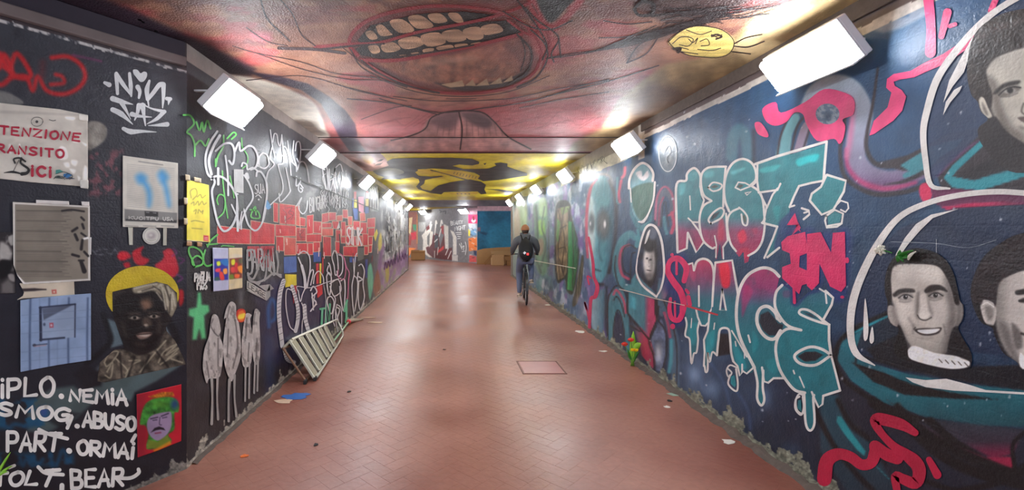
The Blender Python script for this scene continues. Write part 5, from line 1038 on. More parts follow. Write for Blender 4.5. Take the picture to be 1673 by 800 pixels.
poster('sticker', N_, [(247.5+14.6*math.cos(a), 385+14.2*math.sin(a)) for a in np.linspace(0, 2*math.pi, 28)[:-1]], pf, (204, 202, 192), 'round white sticker under the footprint poster', res=.8, cat='sticker', off=.009)
T = (0, 600, 4)
def pk(c):
    c.fill(P('875,180 960,160 960,590 885,590', T), (120, 26, 40), 8, .7)
    c.fill(P('925,300 950,240 1000,205 1080,190 1140,200 1170,240 1165,290 1140,300 1140,400 1100,440 1120,480 1050,520 960,530 970,440 950,380 915,370', T), noisy((52, 110, 42), .6, .15), 2, 1, True)
    c.fill(P('970,190 1060,160 1130,160 1140,185 1000,200', T), noisy((170, 120, 30), .5, .3), 2, .8); c.ell(*P('1140,240', T)[0], 6, 8, (34, 64, 120), .8, .8); c.ell(*P('1040,240', T)[0], 12, 5, (90, 150, 50), .9, .6)
    c.fill(P('965,345 1000,310 1090,290 1120,300 1118,390 1080,450 1030,478 985,450 962,400', T), (142, 122, 148), 1.5, 1, True)
    c.fill(P('960,530 970,470 1030,485 1095,440 1120,490 1050,525', T), (110, 120, 40), 2, .9); c.fill(P('1000,540 1110,480 1120,500 1010,555', T), (206, 130, 30), 2, .8)
    for s, w in (('985,335 1030,325', 2), ('1055,318 1100,300', 2), ('1045,325 1042,370 1055,375', 1.2)): c.stroke(P(s, T), w, (52, 40, 60), 1)
    c.stroke(P('1000,345 1025,342', T), 1.6, (60, 50, 70), 1); c.stroke(P('1062,330 1090,324', T), 1.6, (60, 50, 70), 1)
    c.fill(P('985,425 1010,395 1040,385 1070,395 1080,410 1050,405 1020,410', T), (34, 26, 34), 1); c.stroke(P('1015,430 1050,425', T), 2.4, (130, 60, 84), 1)
poster('poster', N_, P('893,176 1030,145 1185,110 1187,300 1185,480 1040,540 900,588 897,400', T), pk, (176, 30, 44), 'red poster of a moustached face wearing a green leafy headdress')
T = (300, 180, 3.636)
def py_(c):
    c.mottle((214, 196, 60), .04, .04, .5, .3, .6); c.fill(P('20,770 155,782 155,800 20,790', T), (206, 200, 190), 1)
    for s in ('45,520 40,480 70,465 80,500 55,530', '80,515 100,500 110,520 130,505', '45,555 60,545 62,565', '70,560 85,540 90,565', '95,560 110,540 120,560 135,550', '60,600 75,590 70,615', '85,610 90,590 105,605 115,595 112,615', '45,660 70,655 120,665', '50,700 110,705'): c.stroke(P(s, T), 1, (120, 104, 40), .9, .9)
    c.fill(P('118,742 148,745 148,778 118,775', T), (196, 52, 66), 1); c.stroke(P('124,756 142,758', T), .9, (230, 190, 190), .6); c.stroke(P('124,766 142,768', T), .9, (230, 190, 190), .6)
po = poster('poster', L_, P('20,412 150,444 154,600 157,784 20,776', T), py_, (226, 210, 72), 'yellow handwritten poster taped beside the corner')
for q in ('10,380 38,385 40,420 12,415', '62,396 105,405 105,432 64,424', '2,520 24,520 24,560 4,558', '2,640 24,642 24,680 3,678'): tape(L_, po, P(q, T), (176, 160, 130))
for q in ('20,778 50,780 48,808 18,804', '80,782 112,786 110,812 82,808'): tape(L_, po, P(q, T), (160, 120, 80))
T = (300, 380, 6.667)
def art(base, blobs):
    def f(c):
        c.mottle((196, 196, 206), .05, .1, .5, .2, .4)
        c.fill(P(base[0], T), base[1], 1)
        for s, col in blobs: c.fill(P(s, T), col, 1.3, 1, True)
    return f
poster('poster', L_, P('318,162 485,168 490,395 490,622 326,640 322,400', T), art(('332,284 484,282 486,512 334,522', (34, 40, 150)), [('360,320 395,310 402,350 370,362', (204, 216, 60)), ('400,300 480,290 480,360 430,350', (30, 110, 180)), ('350,395 400,385 395,425 350,425', (220, 60, 80)), ('430,400 470,390 475,440 440,450', (230, 150, 60)), ('390,430 425,430 445,505 400,510', (214, 60, 50)), ('340,490 380,480 390,515 340,518', (40, 90, 80))]), (176, 178, 204), 'small bluish print of bright shapes taped under the red blocks')
poster('poster', L_, P('493,165 640,165 641,380 641,600 495,622 492,400', T), art(('500,282 640,268 640,492 500,508', (120, 50, 40)), [('520,300 555,290 558,340 525,350', (206, 206, 50)), ('560,330 590,340 585,430 555,420', (200, 40, 50)), ('590,370 640,360 640,440 600,420', (226, 140, 50)), ('515,380 555,375 555,430 520,430', (206, 60, 60)), ('500,460 540,455 545,500 500,500', (110, 130, 40)), ('560,450 610,455 600,490 560,492', (230, 100, 50)), ('600,290 640,280 640,330 610,330', (90, 90, 60))]), (206, 190, 150), 'small cream print of orange and red shapes beside the bluish one')
# ================================================================ CEILING
def ceil_paint(c):
    V = c.V; n = len(c.x); i = np.arange(n)
    c.mix(i, np.ones(n), lambda x, y: vgrad((0, (104, 68, 58)), (90, (142, 96, 76)), (150, (158, 110, 86)), (185, (158, 96, 86)), (215, (156, 88, 86)))(x, y))
    c.mottle((168, 120, 92), .02, .04, .5, .2, .6, seed=2); c.mottle((150, 50, 58), .01, .035, .56, .12, .6, seed=5); c.mottle((96, 52, 52), .015, .05, .55, .15, .5, seed=9)
    T = (380, 0, 2.667)
    F = lambda s, col, so=2, a=1, sm=True, t=None: c.fill(P(s, t or T), col, so, a, sm)
    S = lambda s, w, col, so=1.2, a=1, t=None: c.stroke(P(s, t or T), w, col, so, a)
    DR = (96, 30, 34); BK = (14, 9, 10)
    # dark and pale bands toward the left lamps
    F('-1100,-140 -700,-60 -400,60 -60,220 100,300 80,330 -100,330 -500,170 -1100,0', (48, 38, 52), 6, .9, False)
    F('-60,330 120,345 260,395 345,440 385,500 405,560 420,600 330,605 200,540 60,450', (240, 232, 216), 3, 1)  # cream paint, lightened to take in the lamp's spill on the ceiling
    F('60,310 200,330 330,365 420,420 490,480 535,540 545,600 580,662 515,664 465,596 425,520 385,450 300,392 150,348', (52, 38, 54), 2, 1, False)
    F('535,600 700,560 860,520 980,500 1150,500 1400,480 1600,520 1520,600 1480,670 590,664', (176, 104, 108), 5, .8, False)
    F('560,420 800,470 980,480 1200,470 1640,400 1640,480 1200,560 900,500 700,600 560,600', (168, 84, 88), 10, .7)
    # the mouth
    F('505,170 560,100 680,50 880,22 1100,36 1240,85 1310,160 1340,235 1300,320 1190,380 1000,405 800,380 650,320 530,245', (98, 44, 40), 2)
    F('600,260 800,250 1000,230 1250,170 1300,240 1270,320 1150,365 980,385 800,350 680,300', noisy((132, 84, 66), .4, .1), 4)
    F('850,270 1040,240 1060,262 860,282', (176, 130, 110), 5, .6)
    F('545,175 600,112 800,62 1000,50 1150,66 1130,78 900,122 700,172 570,198', BK, 1.5, 1, False)
    F('535,212 600,188 720,160 1000,100 1190,90 1262,140 1100,182 900,222 650,258 560,240', BK, 1.5, 1, False)
    F('560,240 640,290 740,345 700,345 600,290', (60, 30, 30), 3)
    F('880,360 1000,372 1150,352 1250,320 1290,260 1300,200 1310,260 1280,330 1180,378 1000,395', (40, 24, 24), 2)
    F('1180,200 1280,170 1300,260 1260,330 1240,260', (70, 44, 40), 5, .7)
    for s in ('910,368 960,360 1000,350 1010,375 950,380', '1015,372 1045,348 1060,374', '1060,374 1105,344 1118,370', '1120,368 1165,338 1175,362', '1180,358 1215,330 1222,350'): F(s, (186, 156, 120), 1.5, 1, False)
    S('360,205 520,192 640,186 800,142 1000,104 1140,72 1280,20 1320,-10', 5, (116, 26, 34)); S('380,215 520,200 660,190', 3, (50, 26, 26))
    S('560,262 720,262 900,230 1100,188 1260,148', 5.5, (112, 24, 36)); S('700,252 900,222 1050,196', 3.5, (40, 18, 24))
    S('545,240 510,200 520,150 580,95 700,52 880,26 1080,38 1230,80 1310,150 1345,230 1310,320 1200,384 1010,408 820,388 680,335 560,262', [5, 6, 5, 4, 4, 5], (124, 28, 34), 1.5)
    S('560,262 640,320 760,372 900,404', 2.4, (60, 26, 28)); S('1300,130 1360,190 1370,260 1320,340 1240,380', 3, (70, 26, 30), 1.5, .9); S('1240,150 1300,220 1290,300', 2.5, (50, 28, 28))
    # hollow at the upper right and its rim
    F('1310,-40 1500,-40 1440,50 1385,98 1350,60 1320,10', (24, 16, 18), 2); F('1280,-20 1318,-10 1350,70 1390,105 1450,60 1520,-30 1540,-10 1470,80 1400,140 1330,120', (150, 44, 50), 3, .85)
    F('1290,120 1380,120 1410,200 1400,280 1330,240', (176, 64, 70), 4, .7)
    for s in ('1180,50 1280,110 1380,130 1480,90', '1260,20 1330,90 1420,160 1390,230 1400,270', '1240,0 1330,120 1370,200 1350,260', '1300,10 1330,60', '1420,160 1430,250'): S(s, 1.8, (52, 22, 26))
    # wrinkles
    for k in range(26): S(f'{560+k*38},{560-(k%5)*9} {600+k*38},{545-(k%4)*9} {660+k*38},{535-(k%7)*8}', .9, (110, 44, 48), 1, .6)
    for k in range(40): S(f'{600+(k*97)%1000},{430+(k*31)%60} {680+(k*97)%1000},{422+(k*31)%60}', .8, (90, 46, 48), 1, .5)
    for x, y in ((80, 140), (110, 180), (60, 170), (140, 150)): S(f'{x},{y} {x+30},{y+14}', 2, (96, 34, 44), 2, .7)
    F('80,140 150,150 160,180 90,175', (190, 90, 110), 5, .5)
    # the nose bridge shape at the joint
    F('700,608 820,572 850,520 900,494 980,482 1080,490 1130,520 1170,575 1210,602 1300,660 600,664', noisy((176, 128, 124), .3, .08), 2, 1, False)
    F('860,530 900,498 980,486 985,520 960,560 900,560', (92, 66, 72), 6, .8); F('1000,492 1080,492 1130,530 1100,560 1030,530', (70, 48, 56), 5, .85)
    S('690,612 780,590 840,560 870,510 960,484 1080,488 1140,530 1200,595 1300,650', 1.5, (60, 32, 34)); S('985,485 1000,560 992,650', 1.8, (110, 36, 44))
    for k in range(12): S(f'{900+k*24},{505+abs(k-5)*6} {890+k*26},{590}', 1, (90, 60, 62), 1, .6)
    # right side: tan area, hair strokes, the little golden mask
    T7 = (900, 0, 2.667)
    F('500,280 400,350 290,440 220,560 100,620 60,680 400,690 560,500 900,300 1250,90 1400,-40 1200,-40 900,60 700,240', noisy((158, 132, 94), .3, .04), 5, 1, False, T7)
    F('780,200 900,110 1250,-20 1500,-120 1330,40 1000,220 860,270', (214, 188, 140), 6, .8, False, T7)
    F('420,360 600,400 780,330 930,270 880,350 560,520 400,620 290,600', (104, 78, 70), 8, .6, False, T7)
    F('360,0 700,-30 900,-30 760,60 600,100 480,90', (60, 42, 38), 6, .85, True, T7); F('160,230 300,170 480,110 560,100 520,160 420,200 340,270 300,220', (92, 66, 56), 5, .8, True, T7)
    for k in range(34): S(f'{150+k*14},{235-k*4} {300+k*14},{180-k*4+(k%5)*8} {460+k*10},{110+(k%6)*10-k*2}', 1.1, (44, 30, 28), 1, .75, T7)
    F('512,180 560,140 620,115 700,118 760,138 798,180 780,230 730,250 660,248 600,240 560,215 530,205', noisy((214, 190, 112), .25, .3), 1.2, 1, True, T7)
    F('700,155 725,150 745,160 720,170', (50, 40, 34), .8, 1, True, T7); F('530,210 570,205 560,230', (50, 38, 34), 1, 1, True, T7)
    F('1060,200 1640,100 1640,290 1300,300', (170, 104, 98), 14, .35); 
    # ---- second bay, yellow with black forms
    yb = 1.23*FX/(CY-249); m = np.nonzero(V[:, 1] > yb)[0]
    c.mix(m, np.ones(len(m)), (212, 194, 34))
    c.mottle((170, 140, 30), .04, .12, .5, .2, .6, (560, 249, 1000, 350), 3)
    s = V[:, 0]; 
    w = np.nonzero((V[:, 1] > yb) & (s < -1.18+.1*np.sin(V[:, 1])) & (V[:, 1] < 9.5))[0]; c.mix(w, np.ones(len(w)), noisy((150, 116, 106), .3, .05))
    w = np.nonzero((V[:, 1] > yb) & (s > 1.80) & (V[:, 1] < 8))[0]; c.mix(w, np.ones(len(w)), noisy((156, 134, 88), .3, .05))
    T5 = (560, 240, 5.577); K = (44, 40, 34)
    F('180,80 230,70 280,110 240,150 180,110', (176, 130, 40), 3, .7, True, T5)
    F('280,215 400,195 500,200 560,230 500,255 380,262 310,245', (150, 146, 120), 5, .8, True, T5); F('680,205 740,200 800,215 820,240 760,245 700,230', (190, 160, 40), 1, 1, True, T5)
    F('1000,215 1100,225 1180,255 1240,270 1220,300 1100,285 900,245', (206, 176, 40), 1, 1, True, T5)
    F('940,414 1080,408 1240,412 1220,430 1000,434', (214, 196, 70), .8, 1, False, T5)
    S('800,210 1000,262 1200,320', 1.3, K, .8, 1, T5); S('1180,205 1300,245 1400,265', 1, (190, 160, 60), .8, 1, T5)
    for k in range(8): S(f'{1020+k*28},{228+k*6} {1010+k*28},{246+k*6}', .9, K, .7, 1, T5)
    for k in range(4): S(f'{1040+k*36},424 {1050+k*36},428', 1.2, K, .6, 1, T5)
    F('800,455 1000,462 1200,450 1200,470 900,472', (120, 110, 60), 3, .6, False, T5)
    g0 = 1.23*FX/(CY-326); m = np.nonzero((V[:, 1] > g0) & (V[:, 1] < 1.23*FX/(CY-338)))[0]; c.mix(m, np.ones(len(m)), noisy((120, 124, 128), .5, .05))
    for yv in (1.23*FX/(CY-248.5),): 
        m = np.nonzero(abs(V[:, 1]-yv) < .05)[0]; c.mix(m, np.ones(len(m)), (110, 40, 48))
pys = np.arange(344, -46, -1.3); yrow = 1.23*FX/(CY-pys)
yrow = np.concatenate([[33, 31, 29], yrow, np.arange(2.0, -3.01, -.4)])
xs = np.concatenate([[-9, -7, -5.5, -4.5], np.arange(-3.6, -1.8, .03), np.arange(-1.8, 2.27, .0075), [2.6, 3, 4, 6, 9]])
wc = wall('ceiling', xs, yrow, lambda a, b: np.stack([a, b, np.full_like(a, ZC)], -1), C_, (140, 90, 84), ceil_paint)
T = (380, 0, 2.667)
def cink(name, items, col, t=T, label=None, poly=False, sm=False, seed=0):
    k = Ink(C_)
    for it in items:
        if poly: k.poly(P(it, t), col, sm)
        else: k.stroke(P(it[0], t), it[1], col)
    return k.build(name, label=label)
cink('painted_gum', ('545,175 600,112 800,62 1000,50 1150,66 1130,78 900,122 700,172 570,198', '535,212 600,188 720,160 1000,100 1190,90 1262,140 1100,182 900,222 650,258 560,240'), (22, 13, 14), poly=True)
for s in ('578,142 608,134 632,166 600,172', '625,116 652,108 688,142 694,152 645,156', '684,94 740,84 792,132 725,142', '764,76 820,67 876,114 802,124', '850,66 902,58 936,92 880,100', '938,60 982,58 1006,96 966,94',
              '590,202 630,198 642,226 610,234', '648,197 700,184 732,212 700,226 660,226', '722,176 800,158 832,194 750,214', '820,156 898,142 928,186 850,202', '912,142 985,128 1018,172 942,182', '1004,130 1075,118 1092,166 1030,172', '1084,116 1150,104 1178,136 1100,152',
              '725,240 765,240 750,250', '775,232 810,228 805,242', '830,215 875,210 870,225 835,230', '890,205 950,195 960,210 900,218', '970,194 1020,190 1020,205 975,208', '1040,190 1080,184 1075,198 1042,200'): cink('painted_tooth', (s,), lambda x, y: noisy((164, 128, 100), .5, .3)(x, y), poly=True, sm=True)
for s in ('910,368 960,360 1000,350 1010,375 950,380', '1015,372 1045,348 1060,374', '1060,374 1105,344 1118,370', '1120,368 1165,338 1175,362', '1180,358 1215,330 1222,350'): cink('painted_tooth', (s,), (160, 134, 104), poly=True)
cink('painted_lips', (('360,205 520,192 640,186 800,142 1000,104 1140,72 1280,20 1320,-10', 5), ('560,262 720,262 900,230 1100,188 1260,148', 5.5), ('545,240 510,200 520,150 580,95 700,52 880,26 1080,38 1230,80 1310,150 1345,230 1310,320 1200,384 1010,408 820,388 680,335 560,262', [5, 6, 5, 4, 4, 5]), ('1200,90 1290,150 1360,130 1380,200 1350,300', 4)), (134, 26, 36), label='dark red lip lines of the painted mouth')
cink('painted_line', (('380,215 520,200 660,190', 3), ('700,252 900,222 1050,196', 3), ('560,262 640,320 760,372 900,404', 3), ('515,215 560,290 660,345 760,380', 2), ('1240,150 1300,220 1285,310 1200,370', 3), ('1255,160 1275,230 1255,310', 2), ('1300,130 1360,190 1370,260 1320,340 1240,380', 2.4), ('1180,50 1280,110 1380,130 1480,90', 2.2), ('1260,20 1330,90 1420,160 1390,230 1400,270', 2.2), ('1240,0 1330,120 1370,200 1350,260', 2.2), ('1420,160 1430,250', 2.2), ('690,612 780,590 840,560 870,510 960,484 1080,488 1140,530 1200,595 1300,650', 1.8), ('985,485 1000,560 992,650', 2)), (40, 16, 18))
cink('painted_line', (('120,-10 150,80 220,150 250,180', 3), ('200,-10 260,60 300,150 360,200', 2), ('0,200 100,230 300,270 450,320 640,340', 1.6), ('100,230 300,300 500,345 660,352 880,405', 1.5), ('60,350 300,330 500,380 700,430', 1.5), ('500,430 700,450 900,490 1100,470 1300,440 1500,380 1640,345', 1.8), ('470,200 600,300 700,350', 1.4), ('700,420 900,440 1200,430 1400,390 1640,350', 1.4),
                 ('1250,470 1450,430 1640,400', 1.4), ('560,520 700,470 780,460', 1.2), ('640,430 780,470 900,500', 1.6), ('200,210 360,215 490,232', 5), ('930,430 1060,430', 1), ('1380,250 1500,230 1640,215', 1.5), ('400,350 560,400 760,440', 1.2), ('600,330 800,400 1000,420 1200,400 1380,330', 1.4), ('60,120 150,180 240,200', 1.5)), (50, 22, 24))
T7 = (900, 0, 2.667); T5 = (560, 240, 5.577)
cink('painted_hair', [(q, 1.8) for q in ('230,90 330,105 440,95', '210,165 330,160 420,130', '370,30 400,10 440,20 430,60 380,60 370,30', '330,275 380,200 460,150', '330,275 420,230 480,140', '800,190 850,165 920,150', '790,200 860,205 930,180', '790,225 870,235', '480,90 620,60 900,40 1000,20', '500,100 700,90 950,60', '-20,420 150,380 300,340 470,285', '-20,255 100,240 180,225')]+[(f'{150+k*14},{235-k*4} {300+k*14},{180-k*4+(k%5)*8} {460+k*10},{110+(k%6)*10-k*2}', [.5, 1.8, .6]) for k in range(34)]+[(f'{430+k*17},{20+(k%4)*14} {560+k*19},{40+(k%5)*10} {700+k*20},{14+(k%3)*12}', [.4, 1.6, .4]) for k in range(16)]+[('370,30 400,8 450,20 440,62 385,66 362,40', 5), ('440,70 520,60 640,50 760,30', 4)], (36, 22, 22), T7)
cink('painted_mask', ('512,180 560,140 620,115 700,118 760,138 798,180 780,230 730,250 660,248 600,240 560,215 530,205',), lambda x, y: noisy((192, 168, 96), .4, .35)(x, y), T7, 'pale gold painted mask with dark swirling lines', True, True)
cink('painted_line', [(q, 1.5) for q in ('512,182 560,140 620,115 700,118 760,138 798,182 780,230 730,250 660,248 600,240 545,215 512,182', '530,190 570,160 620,170 600,200 560,195', '590,130 650,150 700,135', '600,170 620,185 640,165 630,190', '650,180 680,170 690,195 655,200', '700,150 730,165 745,150', '700,160 745,155', '640,215 700,220 740,210', '560,205 600,215', '570,225 640,235')]+[('700,155 725,150 745,160 720,170', 3), ('535,212 565,210 555,228', 4)], (46, 30, 24), T7)
cink('painted_form', [q for q, sm in (('410,125 450,106 600,100 1000,98 1180,108 1245,135 1240,155 1180,168 1060,160 1000,172 1100,200 1240,200 1330,195 1400,170 1380,148 1440,140 1500,150 1500,178 1560,200 1680,240 1680,262 1560,280 1420,300 1280,312 1230,290 1250,262 1200,235 1080,215 900,200 820,196 700,205 660,230 690,262 800,270 900,262 920,270 820,285 750,300 740,335 705,360 725,385 800,400 870,350 980,320 1080,305 1160,295 1260,315 1305,345 1290,385 1310,425 1260,432 1230,405 1000,408 920,412 900,432 800,420 690,385 670,360 700,320 690,292 640,275 520,290 545,300 460,292 345,296 380,275 310,250 280,225 330,200 420,170 400,140', False),
                  ('285,170 310,155 370,140 340,165', False), ('305,135 340,115 378,108 350,130', False), ('275,148 300,150 285,160', False), ('1280,150 1310,145 1295,165', False), ('1300,385 1420,384 1540,400 1560,412 1500,418 1400,395', False))], (40, 36, 30), T5, 'black sweeping form painted on the yellow ceiling', True)
cink('painted_form', ('280,215 400,195 500,200 560,230 500,255 380,262 310,245',), (120, 118, 96), T5, poly=True, sm=True)
cink('painted_form', ('680,205 740,200 800,215 820,240 760,245 700,230', '1000,215 1100,225 1180,255 1240,270 1220,300 1100,285 900,245', '940,414 1080,408 1240,412 1220,430 1000,434', '800,225 900,222 960,245 860,240'), (206, 176, 40), T5, poly=True)
cink('painted_line', [('800,210 1000,262 1200,320', 1.2)]+[(f'{1020+k*28},{228+k*6} {1010+k*28},{246+k*6}', .9) for k in range(8)]+[(f'{1040+k*36},424 {1050+k*36},428', 1) for k in range(4)], (40, 36, 30), T5)
M_CONC = mat('bare_concrete', (128, 116, 108), .8, var=.25, scale=30, bump=.5)
M_CONCD = mat('stained_concrete', (92, 80, 72), .85, var=.35, scale=25, bump=.7)
M_DARK = mat('dark_paint', (46, 38, 50), .6, var=.2)
M_GAP = mat('dark_joint_filler', (30, 24, 24), .9)  # dark filler for the ceiling joints
b = MB()
for y, w in ((1.23*FX/(CY-224), .012), (1.23*FX/(CY-249.5), .02)): b.box((.24, y, ZC-.004), (3.92, w, .009))
tag(b.build('trim_1', M_GAP), kind='structure')
# concrete ledge over the right wall, ledge over the near left wall
tag(MB().box((XR-.011, 1.2, 2.735), (.022, 8.2, .10)).build('trim_2', M_CONCD, bevel=.006), kind='structure')
def nbox(b, t0, t1, off0, off1, z0, z1):
    n = N_.n; V = []
    for t in (t0, t1):
        for o in (off0, off1):
            for z in (z0, z1): p = NC+t*ND+n*o; V.append((p[0], p[1], z))
    return b.add(V, [(0, 1, 3, 2), (4, 6, 7, 5), (0, 4, 5, 1), (2, 3, 7, 6), (0, 2, 6, 4), (1, 5, 7, 3)])
tag(nbox(MB(), .02, 3.1, 0, .045, 2.615, 2.675).build('trim_3', mat('pale_ledge', (112, 100, 98), .8, var=.3, scale=8), bevel=.008), kind='structure')
tag(nbox(MB(), .02, 3.1, 0, .02, 2.68, 2.775).build('trim_4', M_DARK), kind='structure')
# ================================================================ END WALLS
def end_paint_1(c):
    i = np.arange(len(c.x)); c.mix(i, np.ones(len(i)), hgrad((668, (112, 110, 106)), (750, (112, 108, 112))))
    T = (650, 320, 6.667); F = lambda s, col, so=.7, a=1, sm=False: c.fill(P(s, T), col, so, a, sm); S = lambda s, w, col: c.stroke(P(s, T), w, col, .7)
    F('100,170 210,170 215,600 100,660', (150, 96, 84)); F('120,240 160,230 150,330 140,420 120,400', (226, 200, 150)); F('160,310 205,310 200,380 170,370', (80, 150, 110)); F('140,400 200,390 200,470 150,480', (206, 40, 60)); F('115,420 150,440 140,540 115,530', (160, 50, 40)); F('110,560 200,570 150,600 120,660 105,640', (236, 130, 50)); F('205,200 215,200 215,520 205,520', (190, 120, 60))
    F('225,285 300,285 300,350 275,390 230,385', (170, 170, 166), 1, .8)
    WT = (206, 200, 190); DRD = (96, 44, 44)
    F('260,430 290,395 300,370 350,300 375,310 360,380 320,440 320,520 350,560 400,670 340,665 290,630 270,600 275,480', WT)
    F('305,560 340,545 385,420 400,400 440,420 460,560 500,420 520,400 520,580 590,560 590,700 480,690 380,670 320,620', DRD); F('400,420 440,430 440,560 400,570', (70, 68, 72)); F('430,600 500,540 500,580 440,620', (200, 50, 44)); F('465,330 500,320 500,420 480,410', (150, 60, 60)); F('350,380 385,390 370,520 340,560', WT); F('500,305 550,330 552,580 515,570', WT); F('570,370 610,390 640,450 640,640 600,640 600,450', WT)
    F('310,340 350,310 345,360 310,380', DRD); F('590,640 670,645 670,712 590,705', (190, 184, 178)); F('680,655 765,660 765,725 680,715', (120, 118, 122))
    for s, w in (('410,340 415,270 425,300', 2), ('465,330 475,265 485,300', 2), ('350,330 360,285', 2), ('415,300 400,420', 1.5), ('470,360 450,440', 1.5), ('520,640 545,580', 1.3), ('545,680 580,600', 1.3), ('400,500 430,470', 1.3), ('430,640 440,560', 1), ('400,600 400,670', 1)): S(s, w, (220, 216, 210))
    for s in ('455,155 475,170 460,180', '490,170 520,165 520,190'): S(s, 1.3, (50, 46, 50))
def end_paint_2(c):
    T = (650, 320, 6.667); F = lambda s, col, so=.7, a=1, sm=False: c.fill(P(s, T), col, so, a, sm)
    F('690,130 1400,120 1400,170 690,200', (190, 150, 160)); F('765,200 868,200 868,725 765,725', (130, 130, 134)); F('768,202 870,202 870,300 768,300', (206, 36, 80)); F('800,270 825,215 850,270 835,290 815,290', (230, 200, 200)); F('812,220 832,220 838,260 815,262', (110, 20, 40), .6, 1, True)
    F('770,300 850,300 860,360 780,380', (176, 180, 184)); F('768,360 788,380 785,440 768,430', (220, 200, 60)); F('795,380 850,350 860,420 800,440', (110, 150, 180)); F('768,460 860,450 862,590 775,600', (226, 122, 60)); F('780,640 855,660 858,720 775,720', (206, 84, 80)); F('825,590 860,600 858,650 830,640', (50, 60, 90))
    for k in range(12): c.stroke(P(f'{775+(k*29)%70},{320+k*32} {795+(k*29)%70},{340+k*30}', T), 1, (60, 50, 60) if k % 2 else (240, 226, 210), .6)
def end_paint_3(c):
    T = (650, 320, 6.667); i = np.arange(len(c.x)); c.mix(i, np.ones(len(i)), (190, 156, 164))
    top = 162+3*np.sin(c.x*.9); j = np.nonzero(c.y > 320+top/6.667)[0]; c.mix(j, np.ones(len(j)), noisy((34, 98, 128), .25, .08))
    c.fill(P('855,340 900,340 900,385 870,385', T), (150, 90, 96), 1.2, .8); c.fill(P('880,385 980,400 960,430 900,410', T), (30, 60, 84), 1.5, .8)
    c.fill(P('980,400 1080,300 1230,300 1230,560 1020,560', T), (46, 128, 160), 4, .5, True)
def endwall(name, k, pl, paint, base):
    a, b_ = np.array(EP[k]), np.array(EP[k+1]); L = np.hypot(*(b_-a)); n = int(L/.035); d = (b_-a)
    return wall(name, np.linspace(0, 1, n), np.linspace(0, ZC, 80), lambda s, z: np.stack([a[0]+s*d[0], a[1]+s*d[1], z], -1), pl, base, paint)
endwall('wall_back_left', 0, eplane(0), lambda c: c.mottle((170, 90, 60), .2, .1), (130, 100, 90))
we = endwall('wall_back', 1, E1, end_paint_1, (112, 110, 108)); endwall('wall_back_centre', 2, E2, end_paint_2, (120, 116, 116)); endwall('wall_back_right', 3, E3, end_paint_3, (34, 98, 128))
T = (650, 320, 6.667)
ink = Ink(E1); write(ink, 'BEAUTY', P('575,275 705,265 705,300 580,320', T), .8, (220, 218, 214)); write(ink, 'NIGHT', P('615,335 735,320 735,365 620,380', T), .8, (220, 218, 214))
for s in ('630,400 690,395', '640,420 690,415', '650,440 680,440', '650,465 680,460', '670,520 700,580', '690,510 700,560 720,540 715,590', '700,605 730,600', '735,500 745,560 735,640'): ink.stroke(P(s, T), .9, (220, 218, 214))
ink.build('painted_writing', parent=we)
for nm, x0, x1, y, th in (('wall_side_left', -9, XL, 19.35, .25), ('wall_side_right', XR, 9, 16.75, .25)):
    o = MB().box(((x0+x1)/2, y-th/2-.0, ZC/2), (x1-x0, th, ZC)).build(nm, M_CONC); tag(o, kind='structure')
# ================================================================ FLOOR
m, nt, bs = nodes('terracotta_paving'); N = nt.nodes; LK = nt.links
ge = N.new('ShaderNodeNewGeometry'); a1 = N.new('ShaderNodeTexNoise'); a1.inputs['Scale'].default_value = 1.1; a1.inputs['Detail'].default_value = 7
a2 = N.new('ShaderNodeTexNoise'); a2.inputs['Scale'].default_value = 26; a2.inputs['Detail'].default_value = 5; a3 = N.new('ShaderNodeTexNoise'); a3.inputs['Scale'].default_value = 240
for q in (a1, a2, a3): LK.new(ge.outputs['Position'], q.inputs['Vector'])
cr = N.new('ShaderNodeValToRGB'); e = cr.color_ramp.elements; e[0].position = .32; e[0].color = (*lin(np.array((132, 76, 62))/255), 1); e[1].position = .68; e[1].color = (*lin(np.array((162, 110, 92))/255), 1)
LK.new(a1.outputs['Fac'], cr.inputs[0])
oi = N.new('ShaderNodeObjectInfo'); at = N.new('ShaderNodeAttribute'); at.attribute_name = 'Tone'
mr = N.new('ShaderNodeMapRange'); mr.inputs[1].default_value = .25; mr.inputs[2].default_value = .75; mr.inputs[3].default_value = .9; mr.inputs[4].default_value = 1.1; LK.new(a2.outputs['Fac'], mr.inputs[0])
mo = N.new('ShaderNodeMapRange'); mo.inputs[3].default_value = .95; mo.inputs[4].default_value = 1.05; LK.new(oi.outputs['Random'], mo.inputs[0])
mm = N.new('ShaderNodeMath'); mm.operation = 'MULTIPLY'; LK.new(mr.outputs[0], mm.inputs[0]); LK.new(mo.outputs[0], mm.inputs[1])
vm = N.new('ShaderNodeVectorMath'); vm.operation = 'SCALE'; LK.new(cr.outputs[0], vm.inputs[0]); LK.new(mm.outputs[0], vm.inputs['Scale']); LK.new(vm.outputs[0], bs.inputs['Base Color'])
rm = N.new('ShaderNodeMapRange'); rm.inputs[1].default_value = .3; rm.inputs[2].default_value = .7; rm.inputs[3].default_value = .29; rm.inputs[4].default_value = .46; LK.new(a1.outputs['Fac'], rm.inputs[0]); LK.new(rm.outputs[0], bs.inputs['Roughness'])
bp = N.new('ShaderNodeBump'); bp.inputs['Distance'].default_value = .004; bp.inputs['Strength'].default_value = .5; LK.new(a2.outputs['Fac'], bp.inputs['Height']); LK.new(bp.outputs[0], bs.inputs['Normal'])
bs.inputs['Specular IOR Level'].default_value = .55
M_FL = m
M_FLJ = mat('paving_bed', (140, 90, 74), .7, var=.15, scale=40)
fl = tag(MB().box((0, 14, -.06), (20, 36, .1186)).build('floor', M_FL), kind='structure')
